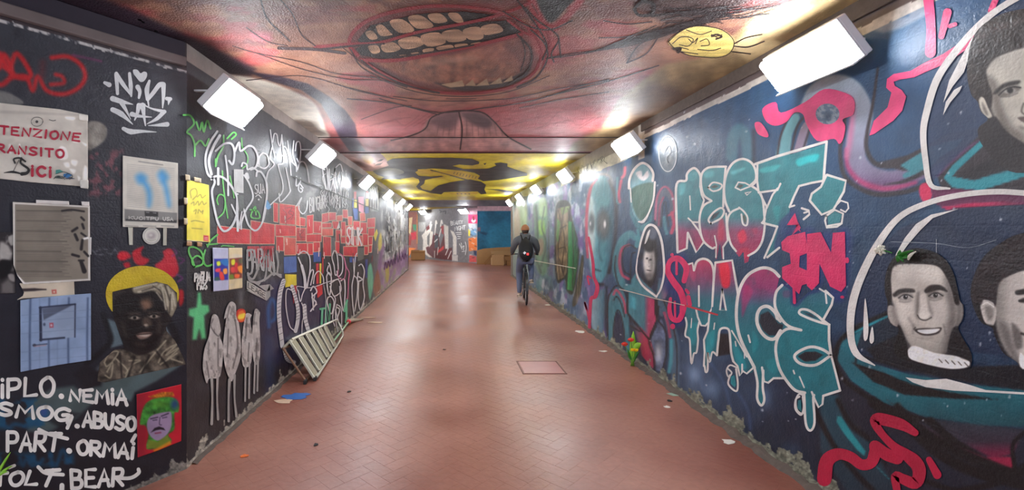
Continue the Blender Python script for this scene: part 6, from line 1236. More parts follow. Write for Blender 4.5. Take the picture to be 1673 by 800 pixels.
# herringbone brick paving: bricks 0.20 x 0.10 laid at 45 degrees
rs = random.Random(3)
def brick_mesh(h):
    b_ = MB(); L_2, w_2 = .0993, .0493; bev = .0005
    V = [(-L_2, -w_2, -.008), (L_2, -w_2, -.008), (L_2, w_2, -.008), (-L_2, w_2, -.008), (-L_2, -w_2, -bev), (L_2, -w_2, -bev), (L_2, w_2, -bev), (-L_2, w_2, -bev), (-L_2+bev, -w_2+bev, h), (L_2-bev, -w_2+bev, h), (L_2-bev, w_2-bev, h), (-L_2+bev, w_2-bev, h)]
    return V, [(0, 1, 5, 4), (1, 2, 6, 5), (2, 3, 7, 6), (3, 0, 4, 7), (4, 5, 9, 8), (5, 6, 10, 9), (6, 7, 11, 10), (7, 4, 8, 11), (8, 9, 10, 11)]
BV, BF = brick_mesh(0)
bm_ = bpy.data.meshes.new('brick'); bm_.from_pydata(BV, [], BF); bm_.materials.append(M_FL)
r2 = math.sqrt(.5); cells = []
for i in range(-260, 260):
    for j in range(-130, 130):
        # herringbone lattice (unit .10): horizontal brick at (i+j.., ) and its upright neighbour
        ux = (i+2*j*1.0); 
        for k in (0, 1):
            # repeat vectors (1,1) and (2,-2)
            gx = i*1.0+j*2.0; gy = i*1.0-j*2.0
            if k == 0: lx, ly, a = gx+1.0, gy+.5, 0.0
            else: lx, ly, a = gx+2.5, gy+.0, math.pi/2
            X = (lx*r2-ly*r2)*.1+.2; Y = (lx*r2+ly*r2)*.1+4
            if -3.6 < X < XR+.05 and 1.2 < Y < 21.5:
                if X < XL-.02 and (Y > 3.0 or X < XL-(3.04-Y)*.678-.03): continue
                cells.append((X, Y, a+math.pi/4))
cells = sorted(set((round(x, 4), round(y, 4), round(a, 4)) for x, y, a in cells))
def inview(x, y): px = CX+x/y*FX; py = CY+CH/y*FX; return 0 < px < 1673 and py < 805
near = [c_ for c_ in cells if inview(c_[0], c_[1]) and .25 < abs(c_[0]-.17)+.0*c_[1] < .95 or False]
near = sorted([c_ for c_ in cells if inview(c_[0], c_[1]) and ((-1.0 < c_[0] < -.1) or (.55 < c_[0] < 1.25))], key=lambda c_: c_[1])[:298]
nset = set(near)
for x, y, a in near:
    o = bpy.data.objects.new('brick', bm_); COL.objects.link(o); o.parent = fl
    o.location = (x, y, rs.uniform(-.0002, .0003)); o.rotation_euler = (rs.uniform(-.002, .002), rs.uniform(-.0015, .0015), a)
rest = [c_ for c_ in cells if c_ not in nset]
bv = np.array(BV); VV = []; FF = []
for k, (x, y, a) in enumerate(rest):
    ca, sa = math.cos(a), math.sin(a)
    VV.append(np.stack([bv[:, 0]*ca-bv[:, 1]*sa+x, bv[:, 0]*sa+bv[:, 1]*ca+y, bv[:, 2]+rs.uniform(-.0001, .0001)], 1)); FF.append(np.array(BF)+12*k)
me = fastmesh('brick_field', np.vstack(VV), np.vstack(FF), True); link('brick_field', me, M_FL, fl)['kind'] = 'stuff'
# kerb strips of rough concrete at the wall feet
rk = random.Random(9)
def kerb(name, pts, nrm, w, hh=.03):
    """ragged concrete fillet along pts (list of x,y) sticking out w along nrm"""
    b_ = MB(); V = []; n = len(pts)
    for (x, y) in pts:
        ww = w*(1+rk.uniform(-.35, .35)); h = hh+rk.uniform(-.4, .5)*hh
        V += [(x, y, 0), (x, y, h), (x+nrm[0]*ww*.45, y+nrm[1]*ww*.45, h*.8), (x+nrm[0]*ww, y+nrm[1]*ww, .0)]
    F = [[i*4+k, i*4+k+1, i*4+k+5, i*4+k+4] for i in range(n-1) for k in range(3)]
    b_.add(V, F); return tag(b_.build(name, M_CONCD), kind='structure')
kerb('baseboard_right', [(XR, y) for y in np.arange(1.4, 16.5, .06)], (-1, 0), .06, .03)
kerb('baseboard_left', [(XL, y) for y in np.arange(3.1, 19, .07)], (1, 0), .035, .012)
# ================================================================ LAMPS
M_EM = mat('lit_diffuser', (255, 255, 255), .4, bump=0, emit=((244, 249, 255), LAMP))
M_LH = mat('lamp_housing', (206, 206, 206), .45, var=.05)
def lamp(k, c, axis, up, L, Wd, label, cat='lamp', group=None, wallx=None):
    """floodlight: c centre of the lit face, axis along its length, up across it, face normal = axis x up toward the passage"""
    A = Vector(axis).normalized(); U = Vector(up).normalized(); n = A.cross(U).normalized()
    if n.z > 0: n = -n
    root = empty('floodlight', c, label=label, cat=cat, group=group)
    R = Matrix((A, U, n)).transposed()
    bk = MB().box(-n*.03, (L, Wd, .05), R).build('housing', M_LH, root, bevel=.008)
    MB().box(n*.03, (L*.95, Wd*.92, .072), R).build('diffuser', M_EM, root, bevel=.02)
    MB().box(n*.030-U*(Wd*.485), (L, .008, .09), R).build('visor', M_LH, root)  # opaque lip added to keep the diffuser's light off the wall
    MB().box(-n*.004, (L, Wd, .012), R).build('frame', M_LH, root, bevel=.003)
    q = -n*.055
    for s in (-1, 1):                                                # two short arms to the wall behind
        e0 = q+A*s*L*.3
        if wallx is not None: e1 = Vector((wallx-c[0], e0.y, e0.z))
        else: e1 = e0-n*.25
        MB().bar(e0, e1, .03, .012).build('bracket', M_LH, root)
    return root
ll = [(3.29, 'left floodlight nearest the viewer, by the bend in the wall'), (5.55, 'second left floodlight, above the tall thin tag'), (8.5, 'third left floodlight, where the yellow ceiling begins'), (11.4, 'fourth left floodlight, above the silver lettering'), (14.5, 'fifth left floodlight toward the far end'), (17.2, 'sixth left floodlight, last before the corridor turns')]
for k, (y, lb) in enumerate(ll): lamp(k, (-1.53, y, 2.46), (0, 1, 0), (.17, 0, .18), .50, .26, lb, group='floodlights along the left wall', wallx=XL)
rl = [(2.64, 'large right floodlight nearest the viewer'), (5.33, 'second right floodlight, over the whitewashed strip'), (8.2, 'third right floodlight, over the hooded green figure'), (10.9, 'fourth right floodlight, above the cyclist'), (13.5, 'fifth right floodlight beyond the cyclist'), (15.8, 'last right floodlight at the end of the mural')]
for k, (y, lb) in enumerate(rl): lamp(k, (2.035, y, 2.535), (0, 1, 0), (-.13, 0, .17), .56 if k == 0 else .50, .24, lb, group='floodlights along the right wall', wallx=XR)
d1 = Vector((EP[2][0]-EP[1][0], EP[2][1]-EP[1][1], 0)).normalized(); nE = Vector(E1.n)
def lampE(px, py, lb, q=.35):
    p = Vector([float(v) for v in E1.at(px, py, .3)]); lamp(0, tuple(p), tuple(d1), tuple(Vector((0, 0, -1.0))-nE), .6, .3, lb, group='floodlights on the end wall')
lampE(757, 344, 'floodlight on the grey end wall above the red and orange column'); lampE(691, 346, 'floodlight at the left end of the far grey wall')
lamp(0, (-4.0, 19.53, 2.46), (1, 0, 0), (0, .17, .18), .5, .26, 'unseen floodlight added round the corner in the left branch', group='added unseen floodlights in the side branches')  # unseen lamp, added to brighten the far end
lamp(0, (4.6, 16.93, 2.46), (1, 0, 0), (0, .17, .18), .5, .26, 'unseen floodlight added round the corner in the right branch', group='added unseen floodlights in the side branches')  # also added out of view, lifting the right of the far end
# ================================================================ THINGS
# ---------------------------------------------------------------- manhole cover
def fl_pt(px, py): d = CH*FX/(py-CY); return Vector(((px-CX)/FX*d, d, 0))
M_MH = mat('worn_pink_cover', (158, 92, 88), .35, var=.12, scale=6, bump=.2); M_IRON = mat('iron_rim', (112, 70, 60), .6, var=.3)
root = empty('manhole_cover', (1.035, 5.31, 0), label='flat rectangular pinkish cover plate set in the paving', cat='cover')
MB().box((0, 0, .0022), (.44, .46, .005)).build('plate', M_MH, root, bevel=.0015)
r_ = MB()
for s in (-1, 1): r_.box((s*.235, 0, .001), (.014, .5, .006)); r_.box((0, s*.245, .001), (.484, .014, .006))
r_.build('rim', M_IRON, root)
# ---------------------------------------------------------------- stepladder lying on its side against the left wall
M_AL = mat('aluminium', (196, 192, 176), .32, metal=.75, var=.08); M_AL2 = mat('ribbed_tread', (150, 142, 118), .42, metal=.5, var=.12, scale=60); M_RUST = mat('dull_brown_leg', (136, 100, 78), .5, metal=.4, var=.2); M_RUB = mat('rubber', (40, 38, 38), .7)
root = empty('stepladder', (-1.45, 5.7, 0), label='aluminium stepladder with wide treads lying on its side against the left wall', cat='ladder')
o0 = Vector((1.45, -5.7, 0))
B0 = Vector((-1.405, 4.86, .022)); B1 = Vector((-1.545, 6.50, .022)); A0 = Vector((-1.685, 4.92, .40)); A1 = Vector((-1.69, 6.62, .26))
LT = B1+(A1-B1)*.5
def rail(a, b_): return MB().bar(a+o0, b_+o0, .05, .024, up=(A0-B0).normalized())
rail(B0, B1).build('side_rail', M_AL, root, bevel=.003); rail(A0, A1).build('side_rail', M_AL, root, bevel=.003)
long_ = (B1-B0).normalized()
for k in range(6):
    t = .02+k*.152; a = B0.lerp(B1, t)+o0; b_ = A0.lerp(A1, t)+o0; cr_ = (b_-a).normalized(); nn = cr_.cross(long_).normalized()
    tr = MB().bar(a, b_, .165, .022, up=nn).build('tread', M_AL, root, bevel=.003)
    g_ = MB()
    for q in range(5): g_.bar(a+cr_*.02+long_*(-.040+q*.024)-nn*(.012), b_-cr_*.02+long_*(-.040+q*.024)-nn*(.012), .020, .005, up=nn); g_.bar(a+cr_*.02+long_*(-.040+q*.024)+nn*(.012), b_-cr_*.02+long_*(-.040+q*.024)+nn*(.012), .020, .005, up=nn)
    g_.build('grip_rib', M_AL2, tr)
hp = [A1+o0, A1+o0+(A1-A0).normalized()*.28+Vector((.0, 0, 0)), A1.lerp(B1, .15)+o0+(A1-A0).normalized()*.36, A1.lerp(B1, .85)+o0+(B1-B0).normalized()*.40+Vector((0, 0, .01)), B1+o0+(B1-B0).normalized()*.32, B1+o0]
MB().tube(hp, .013, 8, sm=True).build('top_handle', M_AL, root, smooth_=True)
off = Vector((-.02, .0, 0)); 
C0 = Vector((-1.475, 4.76, .02)); D0 = Vector((-1.70, 4.74, .36))
MB().tube([C0+o0, D0+o0], .012, 8).build('cross_brace', M_RUST, root)
MB().tube([C0+o0, B0.lerp(B1, .8)+o0+Vector((-.06, 0, .02))], .013, 8).build('rear_leg', M_RUST, root); MB().tube([D0+o0, A0.lerp(A1, .8)+o0+Vector((.01, 0, -.08))], .013, 8).build('rear_leg', M_RUST, root)
for q in (B0, C0): MB().bar(q+o0-long_*.05, q+o0+long_*.02, .03, .04).build('foot', M_RUB, root, bevel=.005)
MB().bar(A0+o0-long_*.02, D0+o0, .015, .02).build('hinge_arm', M_AL, root)
# ---------------------------------------------------------------- mop pushed through the ladder
M_GS = mat('pale_green_pole', (150, 190, 150), .4, var=.05); M_RS = mat('red_socket', (206, 44, 56), .4); M_MOP = mat('grey_mop_cotton', (176, 162, 142), .9, var=.25, scale=90)
h0 = fl_pt(546, 551)+Vector((0, 0, .05)); h1 = fl_pt(570, 533)+Vector((0, 0, .07))
root = empty('mop', tuple(h1), label='floor mop with pale green pole and red socket lying behind the ladder', cat='mop')
h0 = Vector((-1.60, 6.35, .04)); h1 = fl_pt(569, 531); h1.z = .05
MB().tube([h0-Vector(root.location), h1-Vector(root.location)], .013, 8).build('pole', M_GS, root, smooth_=True)
dd = (h1-h0).normalized(); hb = h1-Vector(root.location)
MB().tube([hb-dd*.01, hb+dd*.07], [.03, .04], 10).build('socket', M_RS, root, smooth_=True)
rm_ = random.Random(2)
for k in range(16):
    a = rm_.uniform(-.7, .7); L0 = rm_.uniform(.22, .42); e_ = hb+dd*.07+Vector((math.sin(a)*L0*.45+.10*L0, L0, 0)); e_.z = .012-root.location.z*0
    e_ = Vector((e_.x, e_.y, .012-root.location.z)); m1 = (hb+dd*.07).lerp(e_, .5)+Vector((0, 0, rm_.uniform(-.01, .03)))
    MB().tube([hb+dd*.05, m1, e_], .012, 6, sm=True).build('cotton_strand', M_MOP, root, smooth_=True)
# ---------------------------------------------------------------- flowers
M_ST = mat('flower_stem', (104, 152, 52), .5); M_LF = mat('bright_leaf', (140, 200, 50), .45, var=.2); M_LF2 = mat('dark_leaf', (46, 120, 40), .5, var=.2); M_YF = mat('yellow_petal', (246, 204, 20), .5, var=.08); M_RF = mat('red_petal', (222, 58, 40), .5, var=.1); M_WF = mat('white_petal', (232, 226, 208), .6, var=.06); M_OR = mat('orange_heart', (226, 130, 20), .6)
def leaf(b_, base, tip, w, bend=(0, 0, 0), n=6):
    base = Vector(base); tip = Vector(tip); bend = Vector(bend); d = tip-base; sd = d.cross(Vector((.2, 1, .1))).normalized(); up = sd.cross(d).normalized(); V = []
    for i in range(n+1):
        t = i/n; c_ = base+d*t+bend*math.sin(math.pi*t); ww = w*math.sin(math.pi*min(1, .12+.88*t))**.8*(1 if t < 1 else .02)
        V += [c_-sd*ww+up*ww*.35, c_-up*.002, c_+sd*ww+up*ww*.35, c_+sd*ww*.9+up*(ww*.35-.002), c_-up*.005, c_-sd*ww*.9+up*(ww*.35-.002)]
    F = []
    for i in range(n):
        for k in range(6): F.append([i*6+k, i*6+(k+1) % 6, (i+1)*6+(k+1) % 6, (i+1)*6+k])
    b_.add(V, F)
def tulip(root, head, r, m_, stem_from=(0, 0, 0), open_=False):
    head = Vector(head)
    MB().tube([Vector(stem_from), Vector(stem_from).lerp(head, .5)+Vector((.01, 0, 0)), head], .0045, 6, sm=True).build('stem', M_ST, root, smooth_=True)
    for k in range(6):
        a = k*math.pi/3; b_ = MB(); q = Vector((math.cos(a), math.sin(a), 0))
        if open_: leaf(b_, head+q*.006, head+q*r*1.25+Vector((0, -.004, r*.45)), r*.42, q*.004)
        else: leaf(b_, head+Vector((0, 0, -r*.5)), head+q*r*.25+Vector((0, 0, r*1.3)), r*.62, q*r*.75)
        b_.build('petal', m_, root, smooth_=True)
    if open_: MB().ball(head+Vector((0, 0, r*.15)), r*.35, 8, 5).build('flower_heart', M_OR, root, smooth_=True)
p = fl_pt(1033, 597); root = empty('tulip_bunch', tuple(p), label='small bunch of red and yellow tulips standing at the foot of the right wall', cat='flowers')
tulip(root, (-.095, -.02, .245), .026, M_RF); tulip(root, (-.015, .0, .29), .026, M_RF); tulip(root, (.005, -.05, .185), .038, M_YF, open_=True)
for a, t_, w, mm_, bd in (((0, 0, .05), (.018, .01, .40), .035, M_LF, (.0, 0, 0)), ((.0, 0, .08), (.125, -.04, .25), .036, M_LF, (-.01, 0, .07)), ((0, 0, .04), (-.06, -.03, .2), .015, M_LF2, (-.01, 0, 0)), ((0, 0, .02), (.07, -.03, .17), .018, M_LF2, (0, 0, .02)), ((0, .01, .05), (.05, .02, .30), .02, M_LF2, (.02, 0, 0))):
    b_ = MB(); leaf(b_, a, t_, w, bd); b_.build('leaf', mm_, root, smooth_=True)
for k in range(6): MB().tube([(-.02+.008*k, -.01+.004*(k % 3), 0), (.0, 0, .12)], .006, 6).build('stem', M_ST, root, smooth_=True)
# carnation and a sprig fixed to the visor of the painted helmet
q = Vector(R_.at(1440, 408, .03)); root = empty('carnation', tuple(q), label='cream carnation stuck on the white visor line of the right mural', cat='flower')
rc = random.Random(5)
for k in range(26):
    a = rc.uniform(0, 6.28); e_ = rc.uniform(-.2, 1.3); d_ = Vector((-math.sin(e_)*1.0, math.cos(a)*math.cos(e_), math.sin(a)*math.cos(e_))); b_ = MB(); leaf(b_, (0, 0, 0), tuple(d_*.030), .010, (0, 0, 0), 3); b_.build('petal', M_WF, root, smooth_=True)
q2 = Vector(R_.at(1457, 413, .02))-q; MB().tube([(.005, 0, 0), q2], .003, 6).build('stem', M_LF2, root)
q = Vector(R_.at(1476, 418, .02)); root = empty('leaf_sprig', tuple(q), label='short green leafy sprig stuck over the smiling portrait', cat='leaves')
for px, py, w in ((1466, 428, .014), (1492, 408, .016), (1488, 420, .016), (1470, 408, .012), (1476, 428, .012)):
    e_ = Vector(R_.at(px, py, .035))-q; b_ = MB(); leaf(b_, -e_*.4, e_, w, (-.01, 0, 0)); b_.build('leaf', M_LF2, root, smooth_=True)
b_ = MB(); leaf(b_, tuple(Vector(R_.at(1484, 424, .03))-q), tuple(Vector(R_.at(1496, 410, .03))-q), .008, (-.006, 0, 0)); b_.build('leaf', M_WF, root, smooth_=True)
q = Vector(N_.at(-8, 782, .04)); root = empty('leaf_sprig', tuple(q), label='yellow-green grassy sprig at the bottom left frame edge', cat='leaves')
for px, py in ((18, 738), (10, 750), (22, 760), (-2, 742), (14, 770)):
    e_ = Vector(N_.at(px, py, .06))-q; b_ = MB(); leaf(b_, (0, 0, 0), e_, .007, (0, 0, .01)); b_.build('leaf', M_LF, root, smooth_=True)
# ---------------------------------------------------------------- cardboard at the far end
M_CB = mat('cardboard', (176, 132, 84), .8, var=.1, scale=6); M_CB2 = mat('cardboard_inside', (150, 106, 64), .85, var=.12)
def at_d(px, py, d): return Vector(((px-CX)/FX*d, d, CH-(py-CY)/FX*d))
def panel(name, pts, m_, parent, th=.012):
    p_ = [Vector(x) for x in pts]; n_ = (p_[1]-p_[0]).cross(p_[2]-p_[0]).normalized()*th; k = len(p_)
    b_ = MB(); b_.add(p_+[x+n_ for x in p_], [list(range(k)), list(range(k, 2*k))[::-1]]+[[i, (i+1) % k, k+(i+1) % k, k+i] for i in range(k)]); return b_.build(name, m_, parent)
root = empty('cardboard_sheet', (2.1, 22.0, 0), label='large flattened brown cardboard leaning under the teal end wall', cat='cardboard')
lo = Vector((2.1, 22.0, 0)); bb = at_d(779, 431, 22.0); b1 = at_d(838, 431.2, 22.0); bb.z = b1.z = 0
panel('board', [bb-lo, b1-lo+Vector((.1, 0, 0)), at_d(838, 403, 22.25)-lo+Vector((.1, 0, 0)), at_d(815, 404, 22.25)-lo, at_d(790, 406, 22.25)-lo, at_d(779, 409, 22.25)-lo], M_CB, root)
root = empty('cardboard_box', (2.5, 21.4, 0), label='crumpled open brown box in front of the cardboard sheet', cat='box')
bx = MB(); x0, x1 = at_d(803, 430, 21.4).x-2.5, at_d(823, 430, 21.4).x-2.5
MB().box(((x0+x1)/2, .1, .24), (x1-x0, .5, .48)).build('body', mat('light_cardboard', (190, 148, 104), .8), root, bevel=.01)
panel('flap', [(x0-.3, -.1, .0), (x0-.35, -.1, .12), (x0-.02, -.1, .50), (x0+.1, -.15, .52)], M_CB2, root); panel('flap', [(x0, -.1, .49), (x1+.5, -.2, .46), (x1+.5, .3, .66), (x0, .3, .62)], M_CB, root); panel('flap', [(x1, -.2, .3), (x1+.5, -.3, .12), (x1+.5, 0, .34), (x1, 0, .48)], M_CB2, root)
MB().box((x1+.32, -.05, .1), (.4, .4, .2)).build('lid', M_CB2, root, bevel=.01)
root = empty('cardboard_box', (-1.72, 25.2, 0), label='closed brown box at the far left under the orange paintwork', cat='box')
MB().box((0, 0, .27), (.74, .5, .5)).build('body', M_CB, root, bevel=.01); MB().box((0, -.255, .42), (.7, .006, .03)).build('packing_tape', M_CB2, root); MB().box((-.15, 0, .53), (.42, .5, .02)).build('flap', M_CB2, root)
# ---------------------------------------------------------------- litter
M_PW = mat('white_paper', (226, 220, 208), .7, var=.05); M_BG = mat('white_plastic', (206, 206, 206), .35); M_BLU = mat('blue_paint_spill', (40, 96, 168), .5, var=.2); M_CRM = mat('cream_spill', (206, 176, 148), .6, var=.2); M_ORG = mat('orange_peel', (226, 110, 40), .6); M_TEALS = mat('pale_teal_smear', (150, 176, 158), .6)
rl_ = random.Random(21)
def scrap(px, py, r, m_, name, label, cat, h=.006, n=9, group=None, asp=1.0):
    p = fl_pt(px, py); p.z = .0015; V = []; 
    for i in range(n): a = 2*math.pi*i/n; k = r*rl_.uniform(.6, 1.15); V.append((k*math.cos(a)*asp, k*math.sin(a), rl_.uniform(.15, 1)*h+.001))
    b_ = MB(); V2 = [(x, y, .0006) for x, y, z in V]; c0 = (0, 0, h); b_.add(V+V2+[c0, (0, 0, .0006)], [[i, (i+1) % n, 2*n] for i in range(n)]+[[n+(i+1) % n, n+i, 2*n+1] for i in range(n)]+[[i, n+i, n+(i+1) % n, (i+1) % n] for i in range(n)])
    o = b_.build(name, m_); o.location = p; return tag(o, label, cat, group)
for px, py, r, lb in ((948, 542, .09, 'torn white paper scrap nearest the hooded green figure'), (985, 574, .05, 'small white paper scrap between the cover plate and the tulips'), (1182, 692, .05, 'white folded paper scrap beside the right kerb below the dripping word'), (1090, 665, .03, 'tiny pale scrap halfway along the right kerb'), (895, 498, .07, 'white scrap by the right wall just behind the cyclist'), (1190, 722, .045, 'dirty paper flake nearest the viewer on the right')):
    scrap(px, py, r, M_PW, 'paper_scrap', lb, 'litter', group='paper scraps along the right kerb')
scrap(484, 647, .10, M_BLU, 'paint_spill', 'splash of blue paint on the floor near the ladder', 'stain', h=.002, n=13, asp=1.3); scrap(463, 656, .07, M_CRM, 'paint_spill', 'cream splash beside the blue one', 'stain', h=.002, asp=1.4); scrap(400, 745, .03, M_ORG, 'fruit_peel', 'tiny orange peel on the floor at lower left', 'litter'); scrap(1103, 644, .05, M_TEALS, 'paint_spill', 'faint teal smear by the right kerb', 'stain', h=.002, asp=1.5)
scrap(612, 527, .05, M_CRM, 'wood_splinter', 'thin pale stick on the floor beyond the mop', 'litter', h=.01, asp=3.5); scrap(601, 519, .05, M_CRM, 'wood_splinter', 'thin pale stick closest to the left wall', 'litter', h=.01, asp=3)
for px, py, lb in ((1094, 655, 'small dark pebble by the right kerb'), (726, 571, 'dark spot of chewing gum in the middle of the floor'), (570, 640, 'small grey stain on the left of the floor'), (516, 727, 'dark curled leaf on the lower left floor')): scrap(px, py, .022, M_RUB, 'debris', lb, 'litter', h=.008)
b_ = MB().ball((0, 0, .07), (.10, .07, .07), 9, 6)
for i, v in enumerate(b_.V): b_.V[i] = (v[0]*(1+.25*math.sin(i*2.3)), v[1]*(1+.3*math.cos(i*1.7)), max(.002, v[2]*(1+.2*math.sin(i*3.1))))
o = b_.build('plastic_bag', M_BG); o.location = (2.03, 12.6, 0); tag(o, 'crumpled white plastic bag against the right wall beyond the cyclist', 'bag')
# ---------------------------------------------------------------- bicycle
BX, BY = 1.61, 9.8
M_TY = mat('tyre_rubber', (44, 40, 40), .8); M_FR = mat('dark_bike_frame', (54, 56, 60), .4, metal=.4); M_CH = mat('steel', (150, 150, 150), .3, metal=.9); M_SAD = mat('black_saddle', (28, 26, 28), .5); M_RL = mat('red_rear_light', (200, 20, 24), .3, emit=((255, 40, 40), 2.0)); M_WR = mat('white_reflector', (230, 230, 236), .3)
HEAD = (0, 0, -.11)
bike = empty('bicycle', (BX, BY, 0), HEAD, label='dark bicycle seen from behind, ridden away along the passage', cat='bicycle')
def wheel(y):
    r = .315; w = MB().tube([(0, y+r*math.cos(a), .335+r*math.sin(a)) for a in np.linspace(0, 2*math.pi, 33)[:-1]], .021, 8, closed=True).build('wheel', M_TY, bike, smooth_=True)
    MB().tube([(0, y+.29*math.cos(a), .335+.29*math.sin(a)) for a in np.linspace(0, 2*math.pi, 33)[:-1]], .010, 6, closed=True).build('rim', M_CH, w, smooth_=True)
    s = MB()
    for k in range(18): a = k*2*math.pi/18; s.tube([(.02*(-1)**k, y, .335), (0, y+.285*math.cos(a), .335+.285*math.sin(a))], .0016, 4)
    s.build('spokes', M_CH, w); MB().tube([(-.05, y, .335), (.05, y, .335)], .018, 8).build('hub', M_CH, w)
wheel(0); wheel(1.04)
f_ = MB()
for a, b_, r in (((0, .42, .29), (0, .25, .82), .016), ((0, .42, .29), (0, .90, .78), .018), ((0, .27, .76), (0, .88, .86), .016), ((0, .88, .90), (0, .91, .74), .02), ((.045, 0, .335), (.03, .40, .29), .009), ((-.045, 0, .335), (-.03, .40, .29), .009), ((.045, 0, .335), (.02, .26, .74), .008), ((-.045, 0, .335), (-.02, .26, .74), .008)): f_.tube([a, b_], r, 8)
f_.build('frame', M_FR, bike, smooth_=True)
MB().tube([(.05, 1.04, .335), (.05, .95, .68), (0, .91, .74), (-.05, .95, .68), (-.05, 1.04, .335)], .012, 8).build('fork', M_FR, bike)
MB().tube([(0, .88, .88), (0, .87, 1.02)], .014, 8).build('stem', M_CH, bike)
MB().tube([(-.30, .74, 1.03), (-.2, .84, 1.04), (0, .87, 1.03), (.2, .84, 1.04), (.30, .74, 1.03)], .012, 8, sm=True).build('handlebar', M_FR, bike, smooth_=True)
for s in (-1, 1): MB().tube([(s*.22, .83, 1.04), (s*.30, .74, 1.03)], .017, 8).build('grip', M_RUB, bike)
MB().tube([(0, .25, .80), (0, .235, .90)], .013, 8).build('seat_post', M_CH, bike)
MB().ball((0, .20, .92), (.075, .08, .03), 12, 6).ball((0, .32, .925), (.03, .10, .022), 10, 6).build('saddle', M_SAD, bike, smooth_=True)
MB().tube([(0, .42+.09*math.cos(a), .29+.09*math.sin(a)) for a in np.linspace(0, 2*math.pi, 20)[:-1]], .006, 6, closed=True).build('chainring', M_CH, bike)
for s, dy, dz in ((-1, .05, -.16), (1, -.05, .16)):
    k = MB().tube([(s*.05, .42, .29), (s*.075, .42+dy, .29+dz)], .010, 6).build('crank', M_CH, bike); MB().box((s*.13, .42+dy, .29+dz), (.09, .08, .02)).build('pedal', M_RUB, k)
gf = MB(); 
for i in range(14):
    a = math.radians(-10+i*12); b__ = math.radians(-10+(i+1)*12)
    gf.bar((0, -.36*math.cos(a), .335+.36*math.sin(a)), (0, -.36*math.cos(b__), .335+.36*math.sin(b__)), .05, .003, up=(0, -math.cos(a), math.sin(a)))
gf.build('mudguard', M_FR, bike)
# ---------------------------------------------------------------- the rider: one skinned body
def skinned(name, verts, edges, radii, root_i=0, levels=1, mats=None, assign=None, parent=None):
    me = bpy.data.meshes.new(name+'_cage'); me.from_pydata(verts, edges, []); ob = bpy.data.objects.new(name+'_cage', me); COL.objects.link(ob)
    sk = ob.modifiers.new('skin', 'SKIN'); sk.use_smooth_shade = True; ob.modifiers.new('sub', 'SUBSURF').levels = levels; ob.modifiers['sub'].render_levels = levels
    for i, r in enumerate(radii):
        v = me.skin_vertices[0].data[i]; v.radius = r if isinstance(r, tuple) else (r, r); v.use_root = (i == root_i)
    dg = bpy.context.evaluated_depsgraph_get(); ev = ob.evaluated_get(dg); m2 = bpy.data.meshes.new_from_object(ev); bpy.data.objects.remove(ob)
    m2.name = name; o = bpy.data.objects.new(name, m2); COL.objects.link(o)
    m2.materials.clear()
    for q in mats: m2.materials.append(q)
    m2.polygons.foreach_set('use_smooth', [True]*len(m2.polygons))
    if assign:
        for p_ in m2.polygons: p_.material_index = assign(p_.center)
    if parent: o.parent = parent
    return o
M_JK = mat('dark_grey_jacket', (92, 95, 100), .85, var=.2, scale=30, bump=.4); M_JN = mat('blue_jeans', (104, 114, 140), .85, var=.15, scale=60); M_SK = mat('skin', (196, 146, 120), .55, var=.05); M_SH = mat('pale_shoe', (206, 190, 172), .6); M_BN = mat('tan_knit_beanie', (184, 130, 92), .9, var=.2, scale=120, bump=.6); M_HR = mat('brown_hair', (62, 44, 34), .7)
M_BP = mat('black_backpack_fabric', (24, 23, 27), .75, var=.2, scale=60)
rider = empty('person', (BX, BY, 0), HEAD, label='person in grey hooded jacket, jeans and tan knit hat riding the bicycle away', cat='person')
V = [(0, .20, .98), (0, .26, 1.12), (0, .34, 1.27), (0, .40, 1.39), (0, .43, 1.46), (0, .45, 1.52),               # 0-5 pelvis..neck
     (-.11, .38, 1.375), (-.20, .38, 1.35), (-.265, .50, 1.17), (-.275, .70, 1.07), (-.268, .755, 1.055),            # 6-10 left arm
     (.11, .38, 1.375), (.20, .38, 1.35), (.265, .50, 1.17), (.275, .70, 1.07), (.268, .755, 1.055),              # 11-15 right arm
     (-.10, .24, .93), (-.125, .60, .66), (-.125, .47, .26), (-.13, .46, .19), (-.13, .60, .145),             # 16-20 left leg (pedal down)
     (.10, .24, .93), (.125, .60, .86), (.13, .38, .56), (.13, .36, .50), (.13, .49, .475)]                     # 21-25 right leg (pedal up)
E = [(0, 1), (1, 2), (2, 3), (3, 4), (4, 5), (3, 6), (6, 7), (7, 8), (8, 9), (9, 10), (3, 11), (11, 12), (12, 13), (13, 14), (14, 15), (0, 16), (16, 17), (17, 18), (18, 19), (19, 20), (0, 21), (21, 22), (22, 23), (23, 24), (24, 25)]
Rr = [(.165, .13), (.17, .125), (.185, .13), (.165, .12), (.07, .07), (.055, .055), (.10, .10), (.095, .095), (.072, .072), (.048, .048), (.034, .03), (.10, .10), (.095, .095), (.072, .072), (.042, .042), (.034, .03), (.10, .10), (.082, .082), (.055, .055), (.045, .042), (.04, .03), (.10, .10), (.082, .082), (.055, .055), (.045, .042), (.04, .03)]
def asg(c_):
    if c_.z > 1.475 and abs(c_.x) < .1: return 2
    if c_.y > .735 and abs(c_.x) > .2 and c_.z > .9: return 2
    if abs(c_.x) > .06 and ((c_.x < 0 and c_.z < .20) or (c_.x > 0 and c_.z < .505 and c_.y < .6)): return 3
    if c_.z > .98 or (c_.z > .93 and c_.y < .16): return 0
    return 1
skinned('body', V, E, Rr, 0, 2, [M_JK, M_JN, M_SK, M_SH], asg, rider)
hd = MB().ball((0, .47, 1.585), (.072, .092, .105), 16, 12)
for i, v in enumerate(hd.V):
    x, y, z = v; t = (z-1.585)/.105
    if t < -.2 and y > .47: y += .006
    if t < -.1: x *= 1-.16*abs(t)
    hd.V[i] = (x, y, z)
